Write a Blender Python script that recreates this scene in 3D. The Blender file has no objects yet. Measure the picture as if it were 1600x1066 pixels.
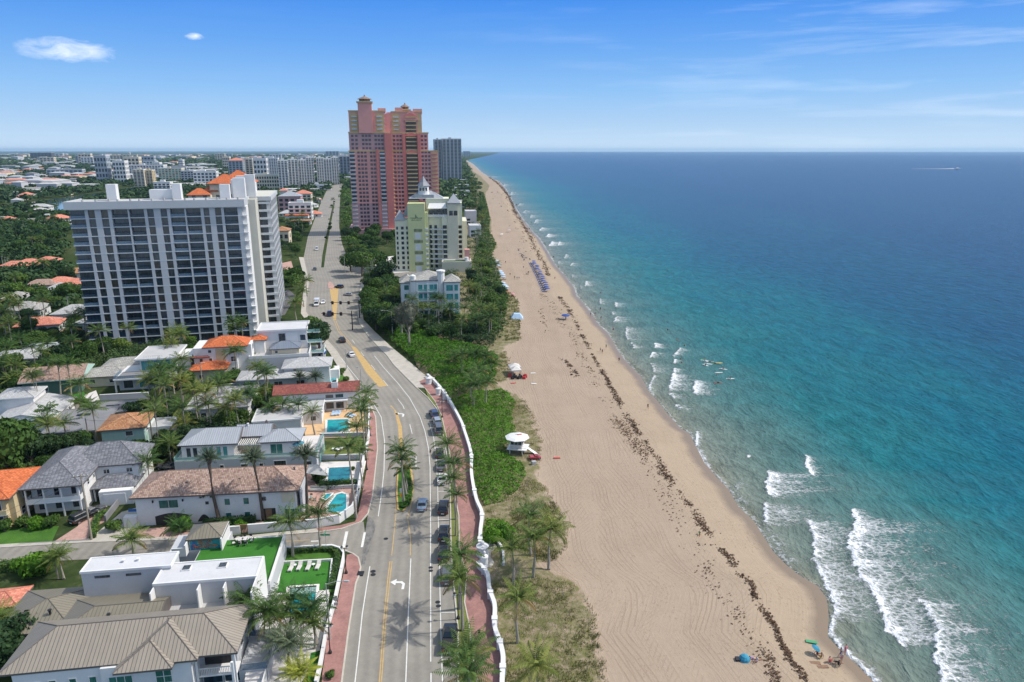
import bpy, math, random
import numpy as np
from mathutils import Vector, Matrix
from mathutils.geometry import tessellate_polygon
random.seed(7); NR = np.random.default_rng(7)
SC = bpy.context.scene
COL = SC.collection
R = math.radians
CAMH, FPX = 65.0, 1100.0
TH = math.atan(298/FPX); CT, ST = math.cos(TH), math.sin(TH)
SEA = -0.8
def W(px, py, z=0.0):
 "where the sight line of the survey photo meets the level z"
 u, v = px-800, py-533
 t = (CAMH-z)/(v*CT+FPX*ST)
 return (u*t, (FPX*CT-v*ST)*t)
def ZAT(py, Y):
 v = py-533
 return CAMH-(v*CT+FPX*ST)/(FPX*CT-v*ST)*Y
MATS = {}
def lin(c):
 return tuple(((x/12.92) if x <= .04045 else ((x+.055)/1.055)**2.4) for x in c)
def new_mat(name):
 m = bpy.data.materials.new(name); m.use_nodes = True
 nt = m.node_tree; b = nt.nodes['Principled BSDF']
 MATS[name] = m
 return m, nt, b
def nd(nt, typ, **kw):
 n = nt.nodes.new(typ)
 for k, v in kw.items():
  if hasattr(n, k) and not isinstance(v, (bpy.types.NodeSocket,)) and k not in n.inputs: setattr(n, k, v)
  elif isinstance(v, bpy.types.NodeSocket): nt.links.new(v, n.inputs[k])
  else: n.inputs[k].default_value = v
 return n
def lk(nt, a, b): nt.links.new(a, b)
def ramp(nt, fac, stops, interp='LINEAR'):
 r = nt.nodes.new('ShaderNodeValToRGB'); r.color_ramp.interpolation = interp
 e = r.color_ramp.elements
 while len(e) < len(stops): e.new(0.5)
 for i, (p, c) in enumerate(stops):
  e[i].position = p; e[i].color = (*c[:3], 1) if len(c) >= 3 else (c[0],)*3+(1,)
 if fac is not None: lk(nt, fac, r.inputs[0])
 return r
def mixc(nt, fac, a, b, typ='MIX'):
 n = nt.nodes.new('ShaderNodeMix'); n.data_type = 'RGBA'; n.blend_type = typ
 for s, v in ((n.inputs[0], fac), (n.inputs[6], a), (n.inputs[7], b)):
  if isinstance(v, bpy.types.NodeSocket): lk(nt, v, s)
  elif isinstance(v, (int, float)): s.default_value = v
  else: s.default_value = (*v[:3], 1)
 return n.outputs[2]
def math_(nt, op, a, b=0.0, c=0.0, clamp=False):
 n = nt.nodes.new('ShaderNodeMath'); n.operation = op; n.use_clamp = clamp
 for i, v in enumerate((a, b, c)):
  if isinstance(v, bpy.types.NodeSocket): lk(nt, v, n.inputs[i])
  else: n.inputs[i].default_value = v
 return n.outputs[0]
def noise(nt, vec, scale, detail=3, rough=.55, dist=0):
 n = nt.nodes.new('ShaderNodeTexNoise'); n.inputs['Scale'].default_value = scale
 n.inputs['Detail'].default_value = detail; n.inputs['Roughness'].default_value = rough
 n.inputs['Distortion'].default_value = dist
 if vec is not None: lk(nt, vec, n.inputs['Vector'])
 return n.outputs[0]
def pos(nt, scale=(1, 1, 1), rot=0):
 g = nt.nodes.new('ShaderNodeNewGeometry')
 m = nt.nodes.new('ShaderNodeMapping'); m.inputs['Scale'].default_value = scale; m.inputs['Rotation'].default_value = (0, 0, rot)
 lk(nt, g.outputs['Position'], m.inputs['Vector'])
 return m.outputs[0]
def bump(nt, b, h, strength=.3, dist=.05):
 n = nt.nodes.new('ShaderNodeBump'); n.inputs['Strength'].default_value = strength; n.inputs['Distance'].default_value = dist
 lk(nt, h, n.inputs['Height']); lk(nt, n.outputs[0], b.inputs['Normal'])
def plain(name, c, rough=.6, metal=0, var=.12, scale=1.5, spec=.5, emit=None, bmp=0):
 "a painted / mineral surface with faint blotches"
 m, nt, b = new_mat(name)
 n = noise(nt, pos(nt), scale, 4)
 n2 = noise(nt, pos(nt), scale*9, 2)
 f = math_(nt, 'MULTIPLY_ADD', n2, .35, math_(nt, 'MULTIPLY', n, .65))
 r = ramp(nt, f, [(.3, [x*(1-var*1.6) for x in c]), (.7, [min(1, x*(1+var)) for x in c])])
 lk(nt, r.outputs[0], b.inputs['Base Color'])
 b.inputs['Roughness'].default_value = rough; b.inputs['Metallic'].default_value = metal
 b.inputs['Specular IOR Level'].default_value = spec
 if emit: b.inputs['Emission Color'].default_value = (*c, 1); b.inputs['Emission Strength'].default_value = emit
 if bmp: bump(nt, b, n2, bmp)
 return m
def uvn(nt):
 return nt.nodes.new('ShaderNodeUVMap').outputs[0]
def seam_roof(name, c, c2, pitch=.45, rough=.45):
 "standing seam metal: ribs run up the slope (u = along the eave, v = up)"
 m, nt, b = new_mat(name)
 s = nt.nodes.new('ShaderNodeSeparateXYZ'); lk(nt, uvn(nt), s.inputs[0])
 fr = math_(nt, 'FRACT', math_(nt, 'DIVIDE', s.outputs[0], pitch))
 rib = math_(nt, 'LESS_THAN', fr, .16)
 cell = math_(nt, 'FLOOR', math_(nt, 'DIVIDE', s.outputs[0], pitch))
 wn = nt.nodes.new('ShaderNodeTexWhiteNoise'); wn.noise_dimensions = '1D'; lk(nt, cell, wn.inputs['W'])
 n = noise(nt, pos(nt), .6, 4)
 base = mixc(nt, math_(nt, 'MULTIPLY_ADD', wn.outputs[0], .3, math_(nt, 'MULTIPLY', n, .7)), [x*.82 for x in c], [x*1.16 for x in c])
 col = mixc(nt, math_(nt, 'MULTIPLY', rib, .75), base, c2)
 lk(nt, col, b.inputs['Base Color']); b.inputs['Roughness'].default_value = rough
 bump(nt, b, rib, .6, .05)
 return m
def tile_roof(name, ca, cb, cc, w=.32, h=.38, rough=.75):
 "barrel tiles: rows along the eave"
 m, nt, b = new_mat(name)
 s = nt.nodes.new('ShaderNodeSeparateXYZ'); lk(nt, uvn(nt), s.inputs[0])
 u = math_(nt, 'DIVIDE', s.outputs[0], w); v = math_(nt, 'DIVIDE', s.outputs[1], h)
 cx = nt.nodes.new('ShaderNodeCombineXYZ'); lk(nt, math_(nt, 'FLOOR', u), cx.inputs[0]); lk(nt, math_(nt, 'FLOOR', v), cx.inputs[1])
 wn = nt.nodes.new('ShaderNodeTexWhiteNoise'); lk(nt, cx.outputs[0], wn.inputs['Vector'])
 fu = math_(nt, 'ABSOLUTE', math_(nt, 'SUBTRACT', math_(nt, 'FRACT', u), .5))
 fv = math_(nt, 'FRACT', v)
 n = noise(nt, pos(nt), .35, 4)
 f = math_(nt, 'MULTIPLY_ADD', wn.outputs[0], .55, math_(nt, 'MULTIPLY', n, .45))
 r = ramp(nt, f, [(.22, ca), (.5, cb), (.78, cc)])
 dark = math_(nt, 'MULTIPLY', math_(nt, 'GREATER_THAN', fu, .4), .45)
 dk2 = math_(nt, 'MULTIPLY', math_(nt, 'LESS_THAN', fv, .14), .35)
 col = mixc(nt, math_(nt, 'MAXIMUM', dark, dk2), r.outputs[0], [x*.35 for x in ca])
 lk(nt, col, b.inputs['Base Color']); b.inputs['Roughness'].default_value = rough
 bump(nt, b, math_(nt, 'SUBTRACT', math_(nt, 'MULTIPLY', fv, -.5), fu), .7, .06)
 return m
class MB:
 def __init__(s): s.v = []; s.f = []; s.m = []; s.uv = []
 def add(s, vs, fs, m=0, uvs=None):
  o = len(s.v); s.v += [tuple(p) for p in vs]
  for i, f in enumerate(fs):
   s.f.append([o+k for k in f]); s.m.append(m); s.uv.append(uvs[i] if uvs else None)
 def face(s, pts, m=0):
  "a sloped or flat face with metric uv: u along its first edge, v up across it"
  P = [Vector(p) for p in pts]; e = (P[1]-P[0]).normalized()
  n = Vector((0, 0, 0))
  for i in range(len(P)): n += (P[i]-P[0]).cross(P[(i+1) % len(P)]-P[0])
  n.normalize(); w = n.cross(e)
  s.add(pts, [list(range(len(pts)))], m, [[((p-P[0]).dot(e), (p-P[0]).dot(w)) for p in P]])
 def box(s, x0, x1, y0, y1, z0, z1, m=0):
  vs = [(x0, y0, z0), (x1, y0, z0), (x1, y1, z0), (x0, y1, z0), (x0, y0, z1), (x1, y0, z1), (x1, y1, z1), (x0, y1, z1)]
  for q in ((0, 1, 5, 4), (1, 2, 6, 5), (2, 3, 7, 6), (3, 0, 4, 7), (4, 5, 6, 7), (3, 2, 1, 0)):
   s.face([vs[k] for k in q], m)
  return s
 def rbox(s, x0, x1, y0, y1, z0, z1, r=.04, m=0):
  "box with chamfered vertical and top edges"
  a = [(x0+r, y0), (x1-r, y0), (x1, y0+r), (x1, y1-r), (x1-r, y1), (x0+r, y1), (x0, y1-r), (x0, y0+r)]
  cx, cy = (x0+x1)/2, (y0+y1)/2
  b = [(x+(r if x < cx else -r)*.8, y+(r if y < cy else -r)*.8) for x, y in a]
  s.loft([[(x, y, z0) for x, y in a], [(x, y, z1-r) for x, y in a], [(x, y, z1) for x, y in b]], m)
  return s
 def loft(s, rings, m=0, cap=True, closed=True):
  n = len(rings[0]); vs = [p for r in rings for p in r]; fs = []
  for i in range(len(rings)-1):
   for j in range(n if closed else n-1):
    k = (j+1) % n
    fs.append([i*n+j, i*n+k, (i+1)*n+k, (i+1)*n+j])
  if cap: fs.append(list(range(n))[::-1]); fs.append([(len(rings)-1)*n+j for j in range(n)])
  s.add(vs, fs, m); return s
 def cyl(s, x, y, z0, z1, r0, r1=None, n=10, m=0):
  r1 = r0 if r1 is None else r1
  s.loft([[(x+r*math.cos(2*math.pi*k/n), y+r*math.sin(2*math.pi*k/n), z) for k in range(n)] for z, r in ((z0, r0), (z1, r1))], m)
  return s
 def lathe(s, x, y, prof, n=12, m=0):
  s.loft([[(x+r*math.cos(2*math.pi*k/n), y+r*math.sin(2*math.pi*k/n), z) for k in range(n)] for r, z in prof], m); return s
 def tube(s, pts, r, n=6, m=0):
  P = [Vector(p) for p in pts]; rings = []
  for i, p in enumerate(P):
   d = (P[min(i+1, len(P)-1)]-P[max(i-1, 0)]).normalized()
   a = d.cross(Vector((0, 0, 1)));
   if a.length < .05: a = d.cross(Vector((1, 0, 0)))
   a.normalize(); b = d.cross(a); rr = r[i] if isinstance(r, (list, tuple)) else r
   rings.append([tuple(p+a*(rr*math.cos(2*math.pi*k/n))+b*(rr*math.sin(2*math.pi*k/n))) for k in range(n)])
  s.loft(rings, m); return s
 def poly(s, pts, z, m=0):
  "flat polygon, triangulated"
  t = tessellate_polygon([[Vector((x, y, 0)) for x, y in pts]])
  vs = [(x, y, z) for x, y in pts]; fs = []
  for a, b, c in t:
   A, B, C_ = (Vector(vs[k]) for k in (a, b, c))
   fs.append([a, b, c] if (B-A).cross(C_-A).z > 0 else [a, c, b])
  s.add(vs, fs, m, [[(vs[k][0], vs[k][1]) for k in f] for f in fs]); return s
 def slab(s, pts, z0, z1, m=0, side=None):
  "polygon with real thickness"
  s.poly(pts, z1, m); n = len(pts)
  area = sum(pts[i][0]*pts[(i+1) % n][1]-pts[(i+1) % n][0]*pts[i][1] for i in range(n))
  P = pts if area > 0 else pts[::-1]
  for i in range(n):
   a, b = P[i], P[(i+1) % n]
   s.face([(a[0], a[1], z0), (b[0], b[1], z0), (b[0], b[1], z1), (a[0], a[1], z1)], m if side is None else side)
  return s
 def wall(s, pts, th, z0, z1, m=0, closed=False):
  "a wall of thickness th following a polyline"
  P = [Vector((x, y)) for x, y in pts]; L = []; Rr = []
  for i, p in enumerate(P):
   d = (P[min(i+1, len(P)-1)]-P[max(i-1, 0)]).normalized(); nn = Vector((-d.y, d.x))*th/2
   L.append(p+nn); Rr.append(p-nn)
  for i in range(len(P)-1):
   a, b, c, d = Rr[i], Rr[i+1], L[i+1], L[i]
   s.face([(a.x, a.y, z0), (b.x, b.y, z0), (b.x, b.y, z1), (a.x, a.y, z1)], m)
   s.face([(c.x, c.y, z0), (d.x, d.y, z0), (d.x, d.y, z1), (c.x, c.y, z1)], m)
   s.face([(a.x, a.y, z1), (b.x, b.y, z1), (c.x, c.y, z1), (d.x, d.y, z1)], m)
  for i, q in ((0, 1), (-1, -1)):
   a, b = (L[i], Rr[i]) if q == 1 else (Rr[i], L[i])
   s.face([(a.x, a.y, z0), (b.x, b.y, z0), (b.x, b.y, z1), (a.x, a.y, z1)], m)
  return s
 def hip(s, x0, x1, y0, y1, z, h, m=0, fm=None, fas=.25, inset=None, ends='hh'):
  "hip roof (ends 'h') or gable end ('g'); ridge along the longer side"
  if fm is None: fm = m
  w, d = x1-x0, y1-y0
  if w >= d:
   r = d/2 if inset is None else inset
   a = (x0+(r if ends[0] == 'h' else 0), (y0+y1)/2, z+h); b = (x1-(r if ends[1] == 'h' else 0), (y0+y1)/2, z+h)
   if w-2*r < .05 and ends == 'hh': b = a
   c = [(x0, y0, z), (x1, y0, z), (x1, y1, z), (x0, y1, z)]
   s.face([c[0], c[1], b, a] if a != b else [c[0], c[1], a], m); s.face([c[1], c[2], b], m if ends[1] == 'h' else fm)
   s.face([c[2], c[3], a, b] if a != b else [c[2], c[3], a], m); s.face([c[3], c[0], a], m if ends[0] == 'h' else fm)
  else:
   r = w/2 if inset is None else inset
   a = ((x0+x1)/2, y0+(r if ends[0] == 'h' else 0), z+h); b = ((x0+x1)/2, y1-(r if ends[1] == 'h' else 0), z+h)
   c = [(x0, y0, z), (x1, y0, z), (x1, y1, z), (x0, y1, z)]
   s.face([c[0], c[1], a], m if ends[0] == 'h' else fm); s.face([c[1], c[2], b, a], m)
   s.face([c[2], c[3], b], m if ends[1] == 'h' else fm); s.face([c[3], c[0], a, b], m)
  if fas:
   q = [(x0, y0), (x1, y0), (x1, y1), (x0, y1)]
   for i in range(4):
    p0, p1 = q[i], q[(i+1) % 4]
    s.face([(p0[0], p0[1], z-fas), (p1[0], p1[1], z-fas), (p1[0], p1[1], z), (p0[0], p0[1], z)], fm)
   s.face([(x0, y1, z-fas), (x1, y1, z-fas), (x1, y0, z-fas), (x0, y0, z-fas)], fm)
  return s
 def mesh(s, name, mats):
  me = bpy.data.meshes.new(name)
  me.from_pydata(s.v, [], s.f)
  mats = mats if isinstance(mats, (list, tuple)) else [mats]
  for m in mats: me.materials.append(MATS[m] if isinstance(m, str) else m)
  if any(s.m): me.polygons.foreach_set('material_index', s.m)
  if any(u is not None for u in s.uv):
   L = me.uv_layers.new(name='UVMap'); a = []
   for f, u in zip(s.f, s.uv):
    a += [c for q in (u if u else [(0, 0)]*len(f)) for c in q]
   L.data.foreach_set('uv', a)
  me.update(); return me
 def build(s, name, mats, parent=None, loc=None, rz=0):
  return obj(name, s.mesh(name, mats), parent, loc, rz)
def obj(name, me, parent=None, loc=None, rz=0, sc=None):
 o = bpy.data.objects.new(name, me); COL.objects.link(o)
 if parent: o.parent = parent
 if loc is not None: o.location = loc
 if rz: o.rotation_euler = (0, 0, rz)
 if sc is not None: o.scale = sc
 return o
def tag(o, label, cat, group=None, kind=None):
 o['label'] = label; o['category'] = cat
 if group: o['group'] = group
 if kind: o['kind'] = kind
 return o
def thing(name, label, cat, loc=(0, 0, 0), rz=0, group=None):
 o = obj(name, None, None, loc, rz); o.empty_display_size = .5
 return tag(o, label, cat, group)
def struct(o): o['kind'] = 'structure'; return o
def stuff(o, label, cat):
 o['kind'] = 'stuff'; o['label'] = label; o['category'] = cat; return o
def arrmesh(name, V, Fq, mats, mi=None, uv=None):
 "mesh from numpy arrays; Fq is (n,3) or (n,4)"
 me = bpy.data.meshes.new(name); k = Fq.shape[1]
 me.vertices.add(len(V)); me.vertices.foreach_set('co', np.asarray(V, 'f').ravel())
 me.loops.add(Fq.size); me.loops.foreach_set('vertex_index', np.asarray(Fq, 'i').ravel())
 me.polygons.add(len(Fq)); me.polygons.foreach_set('loop_start', np.arange(0, Fq.size, k, dtype='i'))
 for m in (mats if isinstance(mats, (list, tuple)) else [mats]): me.materials.append(MATS[m] if isinstance(m, str) else m)
 if mi is not None: me.polygons.foreach_set('material_index', np.asarray(mi, 'i'))
 me.update(calc_edges=True)
 if uv is not None:
  L = me.uv_layers.new(name='UVMap'); L.data.foreach_set('uv', np.asarray(uv, 'f')[np.asarray(Fq).ravel()].ravel())
 return me
def setattrf(me, name, arr):
 a = me.attributes.new(name, 'FLOAT', 'POINT'); a.data.foreach_set('value', np.asarray(arr, 'f'))
def inpoly(x, y, P):
 c = False; n = len(P); j = n-1
 for i in range(n):
  xi, yi = P[i]; xj, yj = P[j]
  if (yi > y) != (yj > y) and x < (xj-xi)*(y-yi)/(yj-yi)+xi: c = not c
  j = i
 return c
AVOID = []          # footprints that trees keep clear of
def avoid(P): AVOID.append((min(p[0] for p in P), max(p[0] for p in P), min(p[1] for p in P), max(p[1] for p in P), P))
def free(x, y, r=0):
 for x0, x1, y0, y1, P in AVOID:
  if x0-r <= x <= x1+r and y0-r <= y <= y1+r:
   if inpoly(x, y, P): return False
   if r and any(inpoly(x+dx*r, y+dy*r, P) for dx, dy in ((1, 0), (-1, 0), (0, 1), (0, -1))): return False
 return True
def GP(l, z=0): return [W(a, b, z) for a, b in l]
plain('stucco', (.62, .62, .62), .8, var=.05, scale=.5)
plain('stucco_grey', (.45, .46, .48), .8, var=.05, scale=.5)
plain('stucco_white', (.66, .66, .65), .75, var=.07, scale=.4)
plain('stucco_cream', (.62, .55, .42), .8, var=.06)
plain('stucco_yellow', (.52, .42, .25), .8, var=.06)
plain('stucco_green', (.36, .52, .47), .8, var=.06)
plain('stucco_darkgreen', (.08, .16, .12), .8, var=.1)
plain('condo_white', (.44, .46, .48), .75, var=.04, scale=.1)
plain('condo_beige', (.50, .49, .43), .8, var=.05, scale=.1)
plain('condo_band', (.33, .37, .41), .7, var=.05, scale=.2)
plain('flat_roof', (.42, .42, .42), .8, var=.07, scale=.35)
plain('flat_roof_bright', (.53, .53, .54), .7, var=.07, scale=.3)
plain('flat_roof_grey', (.20, .20, .21), .85, var=.14, scale=.35)
plain('white_trim', (.66, .66, .65), .6, var=.03)
plain('balcony_slab', (.50, .53, .56), .7, var=.06)
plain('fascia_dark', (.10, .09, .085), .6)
plain('coral', (.66, .31, .275), .8, var=.07, scale=.15)
plain('coral_deep', (.62, .20, .17), .8, var=.07, scale=.15)
plain('coral_mauve', (.48, .285, .285), .8, var=.07, scale=.15)
plain('ochre', (.52, .38, .20), .8, var=.07, scale=.15)
plain('lime_stucco', (.58, .60, .31), .8, var=.05, scale=.1)
plain('beige_stucco', (.60, .57, .44), .8, var=.05, scale=.1)
plain('hotel_cream', (.68, .67, .50), .8, var=.05, scale=.1)
plain('pale_stucco', (.64, .67, .66), .8, var=.05, scale=.1)
plain('dark_metal', (.03, .03, .033), .45, metal=.4)
plain('pole_grey', (.36, .36, .35), .6)
plain('pole_wood', (.30, .26, .21), .9, var=.2, scale=4)
plain('tyre', (.018, .018, .018), .85)
plain('rim', (.4, .4, .42), .35, metal=.8)
plain('sign_teal', (.03, .22, .12), .5); plain('sign_orange', (.8, .38, .03), .5); plain('sign_green_text', (.06, .13, .07), .6)
plain('blue_paint', (.04, .16, .45), .5)
plain('fabric_white', (.55, .53, .51), .8); plain('fabric_blue', (.018, .06, .24), .8); plain('fabric_pale', (.36, .5, .66), .8)
plain('fabric_green', (.06, .30, .14), .8); plain('fabric_teal', (.03, .24, .36), .8); plain('fabric_red', (.5, .05, .05), .7)
plain('fabric_purple', (.2, .14, .38), .8); plain('fabric_black', (.02, .02, .025), .8); plain('fabric_pink', (.6, .2, .26), .8)
plain('fabric_yellow', (.7, .5, .08), .8)
plain('board_white', (.78, .78, .74), .35)
plain('skin_light', (.50, .30, .20), .6); plain('skin_dark', (.22, .11, .07), .6); plain('hair', (.03, .02, .015), .8)
plain('wood_brown', (.22, .13, .08), .8, var=.2, scale=3)
plain('asphalt_dark', (.10, .10, .105), .9, var=.15, scale=.4)
plain('curb', (.46, .43, .37), .9, var=.12, scale=.8)
plain('concrete', (.42, .39, .34), .9, var=.14, scale=.5)
plain('pool_coping', (.66, .65, .62), .7); plain('deck_white', (.60, .57, .55), .8, var=.08, scale=.6)
plain('deck_orange', (.60, .40, .22), .85, var=.1, scale=.8)
plain('paint_white', (.66, .66, .63), .7, var=.12, scale=1.5); plain('paint_yellow', (.48, .32, .12), .7, var=.16, scale=1.2)
plain('lamp_glass', (.55, .55, .5), .4)
for nm, c, me_ in (('car_black', (.012, .012, .014), 0), ('car_silver', (.42, .44, .47), .5), ('car_white', (.72, .72, .72), 0), ('car_grey', (.12, .125, .135), .4),
                   ('car_blue', (.02, .04, .12), .2), ('car_red', (.35, .02, .02), 0), ('car_lightblue', (.25, .33, .42), .4), ('car_tan', (.32, .3, .26), .3)):
 m, nt, b = new_mat(nm); n = noise(nt, pos(nt), 2.5, 3)
 r = ramp(nt, n, [(.3, [x*.85 for x in c]), (.7, [x*1.1 for x in c])]); lk(nt, r.outputs[0], b.inputs['Base Color'])
 b.inputs['Roughness'].default_value = .25; b.inputs['Metallic'].default_value = me_; b.inputs['Coat Weight'].default_value = .6
m, nt, b = new_mat('car_glass'); b.inputs['Base Color'].default_value = (.015, .02, .025, 1); b.inputs['Roughness'].default_value = .08
m, nt, b = new_mat('headlight'); b.inputs['Base Color'].default_value = (.7, .7, .68, 1); b.inputs['Roughness'].default_value = .15
m, nt, b = new_mat('taillight'); b.inputs['Base Color'].default_value = (.4, .01, .01, 1); b.inputs['Roughness'].default_value = .2
def glassmat(name, c, c2, rough=.12, scale=.35):
 "window glass with curtains and dim rooms behind: a blotchy dark tone under a shiny coat"
 m, nt, b = new_mat(name)
 n = noise(nt, pos(nt, (1, 1, 1)), scale, 2); v = noise(nt, pos(nt, (3, 3, .4)), 1.2, 2)
 f = math_(nt, 'MULTIPLY_ADD', v, .5, math_(nt, 'MULTIPLY', n, .5))
 r = ramp(nt, f, [(.38, c), (.62, c2)]); lk(nt, r.outputs[0], b.inputs['Base Color'])
 b.inputs['Roughness'].default_value = rough; b.inputs['Specular IOR Level'].default_value = .6
glassmat('glass_dark', (.008, .014, .02), (.07, .08, .09))
glassmat('glass_blue', (.01, .02, .035), (.03, .06, .09))
glassmat('glass_green', (.015, .09, .075), (.05, .18, .15))
glassmat('glass_teal', (.03, .20, .20), (.10, .34, .32))
glassmat('glass_brown', (.02, .018, .016), (.07, .06, .05))
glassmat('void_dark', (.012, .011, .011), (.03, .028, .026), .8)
m, nt, b = new_mat('glass_rail'); b.inputs['Base Color'].default_value = (.30, .55, .50, 1); b.inputs['Roughness'].default_value = .1; b.inputs['Alpha'].default_value = .55
m, nt, b = new_mat('glass_rail_blue'); b.inputs['Base Color'].default_value = (.14, .22, .30, 1); b.inputs['Roughness'].default_value = .08; b.inputs['Alpha'].default_value = .6
seam_roof('metal_taupe', (.27, .235, .19), (.06, .05, .045), .46)
seam_roof('metal_taupe_dark', (.20, .18, .135), (.09, .08, .065), .5)
seam_roof('metal_grey', (.34, .36, .39), (.14, .15, .17), .45)
seam_roof('metal_bluegrey', (.17, .20, .25), (.09, .10, .13), .5)
tile_roof('tile_brown', (.20, .125, .095), (.33, .22, .17), (.42, .30, .245))
tile_roof('tile_orange', (.36, .085, .025), (.52, .125, .035), (.64, .18, .06))
tile_roof('tile_red', (.16, .04, .035), (.24, .06, .045), (.30, .10, .07))
tile_roof('tile_rust', (.28, .12, .055), (.38, .18, .08), (.46, .26, .14))
tile_roof('tile_slate', (.11, .115, .13), (.16, .165, .185), (.23, .235, .26), .6, .22)
tile_roof('tile_grey', (.24, .23, .21), (.33, .32, .30), (.42, .41, .38), .5, .3)
tile_roof('tile_white', (.34, .34, .34), (.42, .42, .42), (.49, .49, .49), .4, .35)
tile_roof('tile_coral', (.42, .14, .09), (.58, .2, .13), (.66, .30, .2))
m, nt, b = new_mat('flat_roof_stained')
n = noise(nt, pos(nt, (1, .45, 1), .5), .55, 5, .65, .6); r = ramp(nt, n, [(.44, (.08, .08, .08)), (.52, (.24, .24, .23)), (.62, (.33, .33, .32))])
lk(nt, r.outputs[0], b.inputs['Base Color']); b.inputs['Roughness'].default_value = .9
def paver(name, a, c, d):
 m, nt, b = new_mat(name)
 br = nt.nodes.new('ShaderNodeTexBrick'); lk(nt, pos(nt), br.inputs['Vector'])
 br.inputs['Scale'].default_value = 4.5; br.inputs['Color1'].default_value = (*a, 1); br.inputs['Color2'].default_value = (*c, 1); br.inputs['Mortar'].default_value = (*d, 1)
 br.inputs['Mortar Size'].default_value = .02
 n = noise(nt, pos(nt), .5, 5); n2 = noise(nt, pos(nt), 3, 3)
 f = ramp(nt, math_(nt, 'MULTIPLY_ADD', n2, .4, math_(nt, 'MULTIPLY', n, .6)), [(.35, (.72,)), (.62, (1.12,))])
 lk(nt, mixc(nt, 1.0, br.outputs[0], f.outputs[0], 'MULTIPLY'), b.inputs['Base Color']); b.inputs['Roughness'].default_value = .9
paver('paver_red', (.300, .145, .130), (.345, .175, .155), (.25, .15, .13))
paver('paver_pink', (.42, .25, .21), (.48, .30, .25), (.35, .24, .2))
m, nt, b = new_mat('asphalt')
P = pos(nt)
n1 = noise(nt, P, .12, 4); n2 = noise(nt, P, 1.1, 5, .7); n3 = noise(nt, P, 14, 2)
s = nt.nodes.new('ShaderNodeSeparateXYZ'); lk(nt, uvn(nt), s.inputs[0])
wv = math_(nt, 'SINE', math_(nt, 'MULTIPLY', s.outputs[0], 3.8)); wv = math_(nt, 'MULTIPLY', wv, .05)
f = math_(nt, 'ADD', math_(nt, 'MULTIPLY_ADD', n1, .45, math_(nt, 'MULTIPLY', n2, .35)), math_(nt, 'MULTIPLY_ADD', n3, .2, wv))
r = ramp(nt, f, [(.34, (.180, .166, .145)), (.5, (.225, .209, .182)), (.66, (.275, .255, .222))])
vo = nt.nodes.new('ShaderNodeTexVoronoi'); vo.feature = 'DISTANCE_TO_EDGE'; vo.inputs['Scale'].default_value = .11
lk(nt, P, vo.inputs['Vector'])
ck = ramp(nt, vo.outputs[0], [(.0, (.55,)), (.006, (1,))])
lk(nt, mixc(nt, .22, r.outputs[0], ck.outputs[0], 'MULTIPLY'), b.inputs['Base Color']); b.inputs['Roughness'].default_value = .9
bump(nt, b, n3, .2, .02)
m, nt, b = new_mat('asphalt_stain'); n = noise(nt, pos(nt, (1, .4, 1)), 1.2, 5, .7); r = ramp(nt, n, [(.36, (.085, .085, .08)), (.58, (.2, .19, .175))]); lk(nt, r.outputs[0], b.inputs['Base Color']); b.inputs['Roughness'].default_value = .7
def turf(name, a, c, sc=1.2):
 m, nt, b = new_mat(name)
 n = noise(nt, pos(nt), sc*.25, 4); n2 = noise(nt, pos(nt), sc*6, 3)
 r = ramp(nt, math_(nt, 'MULTIPLY_ADD', n2, .5, math_(nt, 'MULTIPLY', n, .5)), [(.36, a), (.62, c)])
 lk(nt, r.outputs[0], b.inputs['Base Color']); b.inputs['Roughness'].default_value = .95; b.inputs['Specular IOR Level'].default_value = .1
 bump(nt, b, n2, .5, .08)
turf('lawn', (.035, .10, .015), (.075, .17, .03))
turf('lawn_bright', (.03, .125, .018), (.05, .18, .03))
turf('lawn_dry', (.10, .13, .035), (.17, .19, .06))
def leafmat(name, stops, trans=.25, scale=.45):
 m, nt, b = new_mat(name)
 oi = nt.nodes.new('ShaderNodeObjectInfo'); g = nt.nodes.new('ShaderNodeNewGeometry')
 n = noise(nt, pos(nt), scale, 3); n2 = noise(nt, pos(nt), scale*7, 2)
 f = math_(nt, 'ADD', math_(nt, 'MULTIPLY_ADD', oi.outputs['Random'], .3, math_(nt, 'MULTIPLY', n, .4)), math_(nt, 'MULTIPLY', math_(nt, 'ADD', n2, g.outputs['Random Per Island']), .2))
 r = ramp(nt, f, stops)
 lk(nt, r.outputs[0], b.inputs['Base Color']); b.inputs['Roughness'].default_value = .65; b.inputs['Specular IOR Level'].default_value = .2
 t = nt.nodes.new('ShaderNodeBsdfTranslucent'); lk(nt, r.outputs[0], t.inputs[0])
 mx = nt.nodes.new('ShaderNodeMixShader'); mx.inputs[0].default_value = trans
 out = nt.nodes['Material Output']; lk(nt, b.outputs[0], mx.inputs[1]); lk(nt, t.outputs[0], mx.inputs[2]); lk(nt, mx.outputs[0], out.inputs[0])
leafmat('leaf_broad', [(.25, (.020, .052, .010)), (.5, (.045, .10, .018)), (.75, (.095, .165, .030))])
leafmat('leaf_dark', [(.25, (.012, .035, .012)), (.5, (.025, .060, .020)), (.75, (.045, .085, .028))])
leafmat('leaf_grape', [(.25, (.030, .095, .006)), (.5, (.070, .185, .012)), (.8, (.14, .28, .024))], .3)
leafmat('leaf_light', [(.25, (.05, .105, .015)), (.5, (.09, .17, .025)), (.75, (.16, .22, .04))])
leafmat('leaf_palm', [(.25, (.022, .060, .014)), (.5, (.050, .108, .024)), (.75, (.105, .155, .034))], .2)
leafmat('leaf_palm_gold', [(.25, (.045, .09, .018)), (.5, (.095, .15, .028)), (.75, (.19, .21, .045))], .2)
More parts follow.
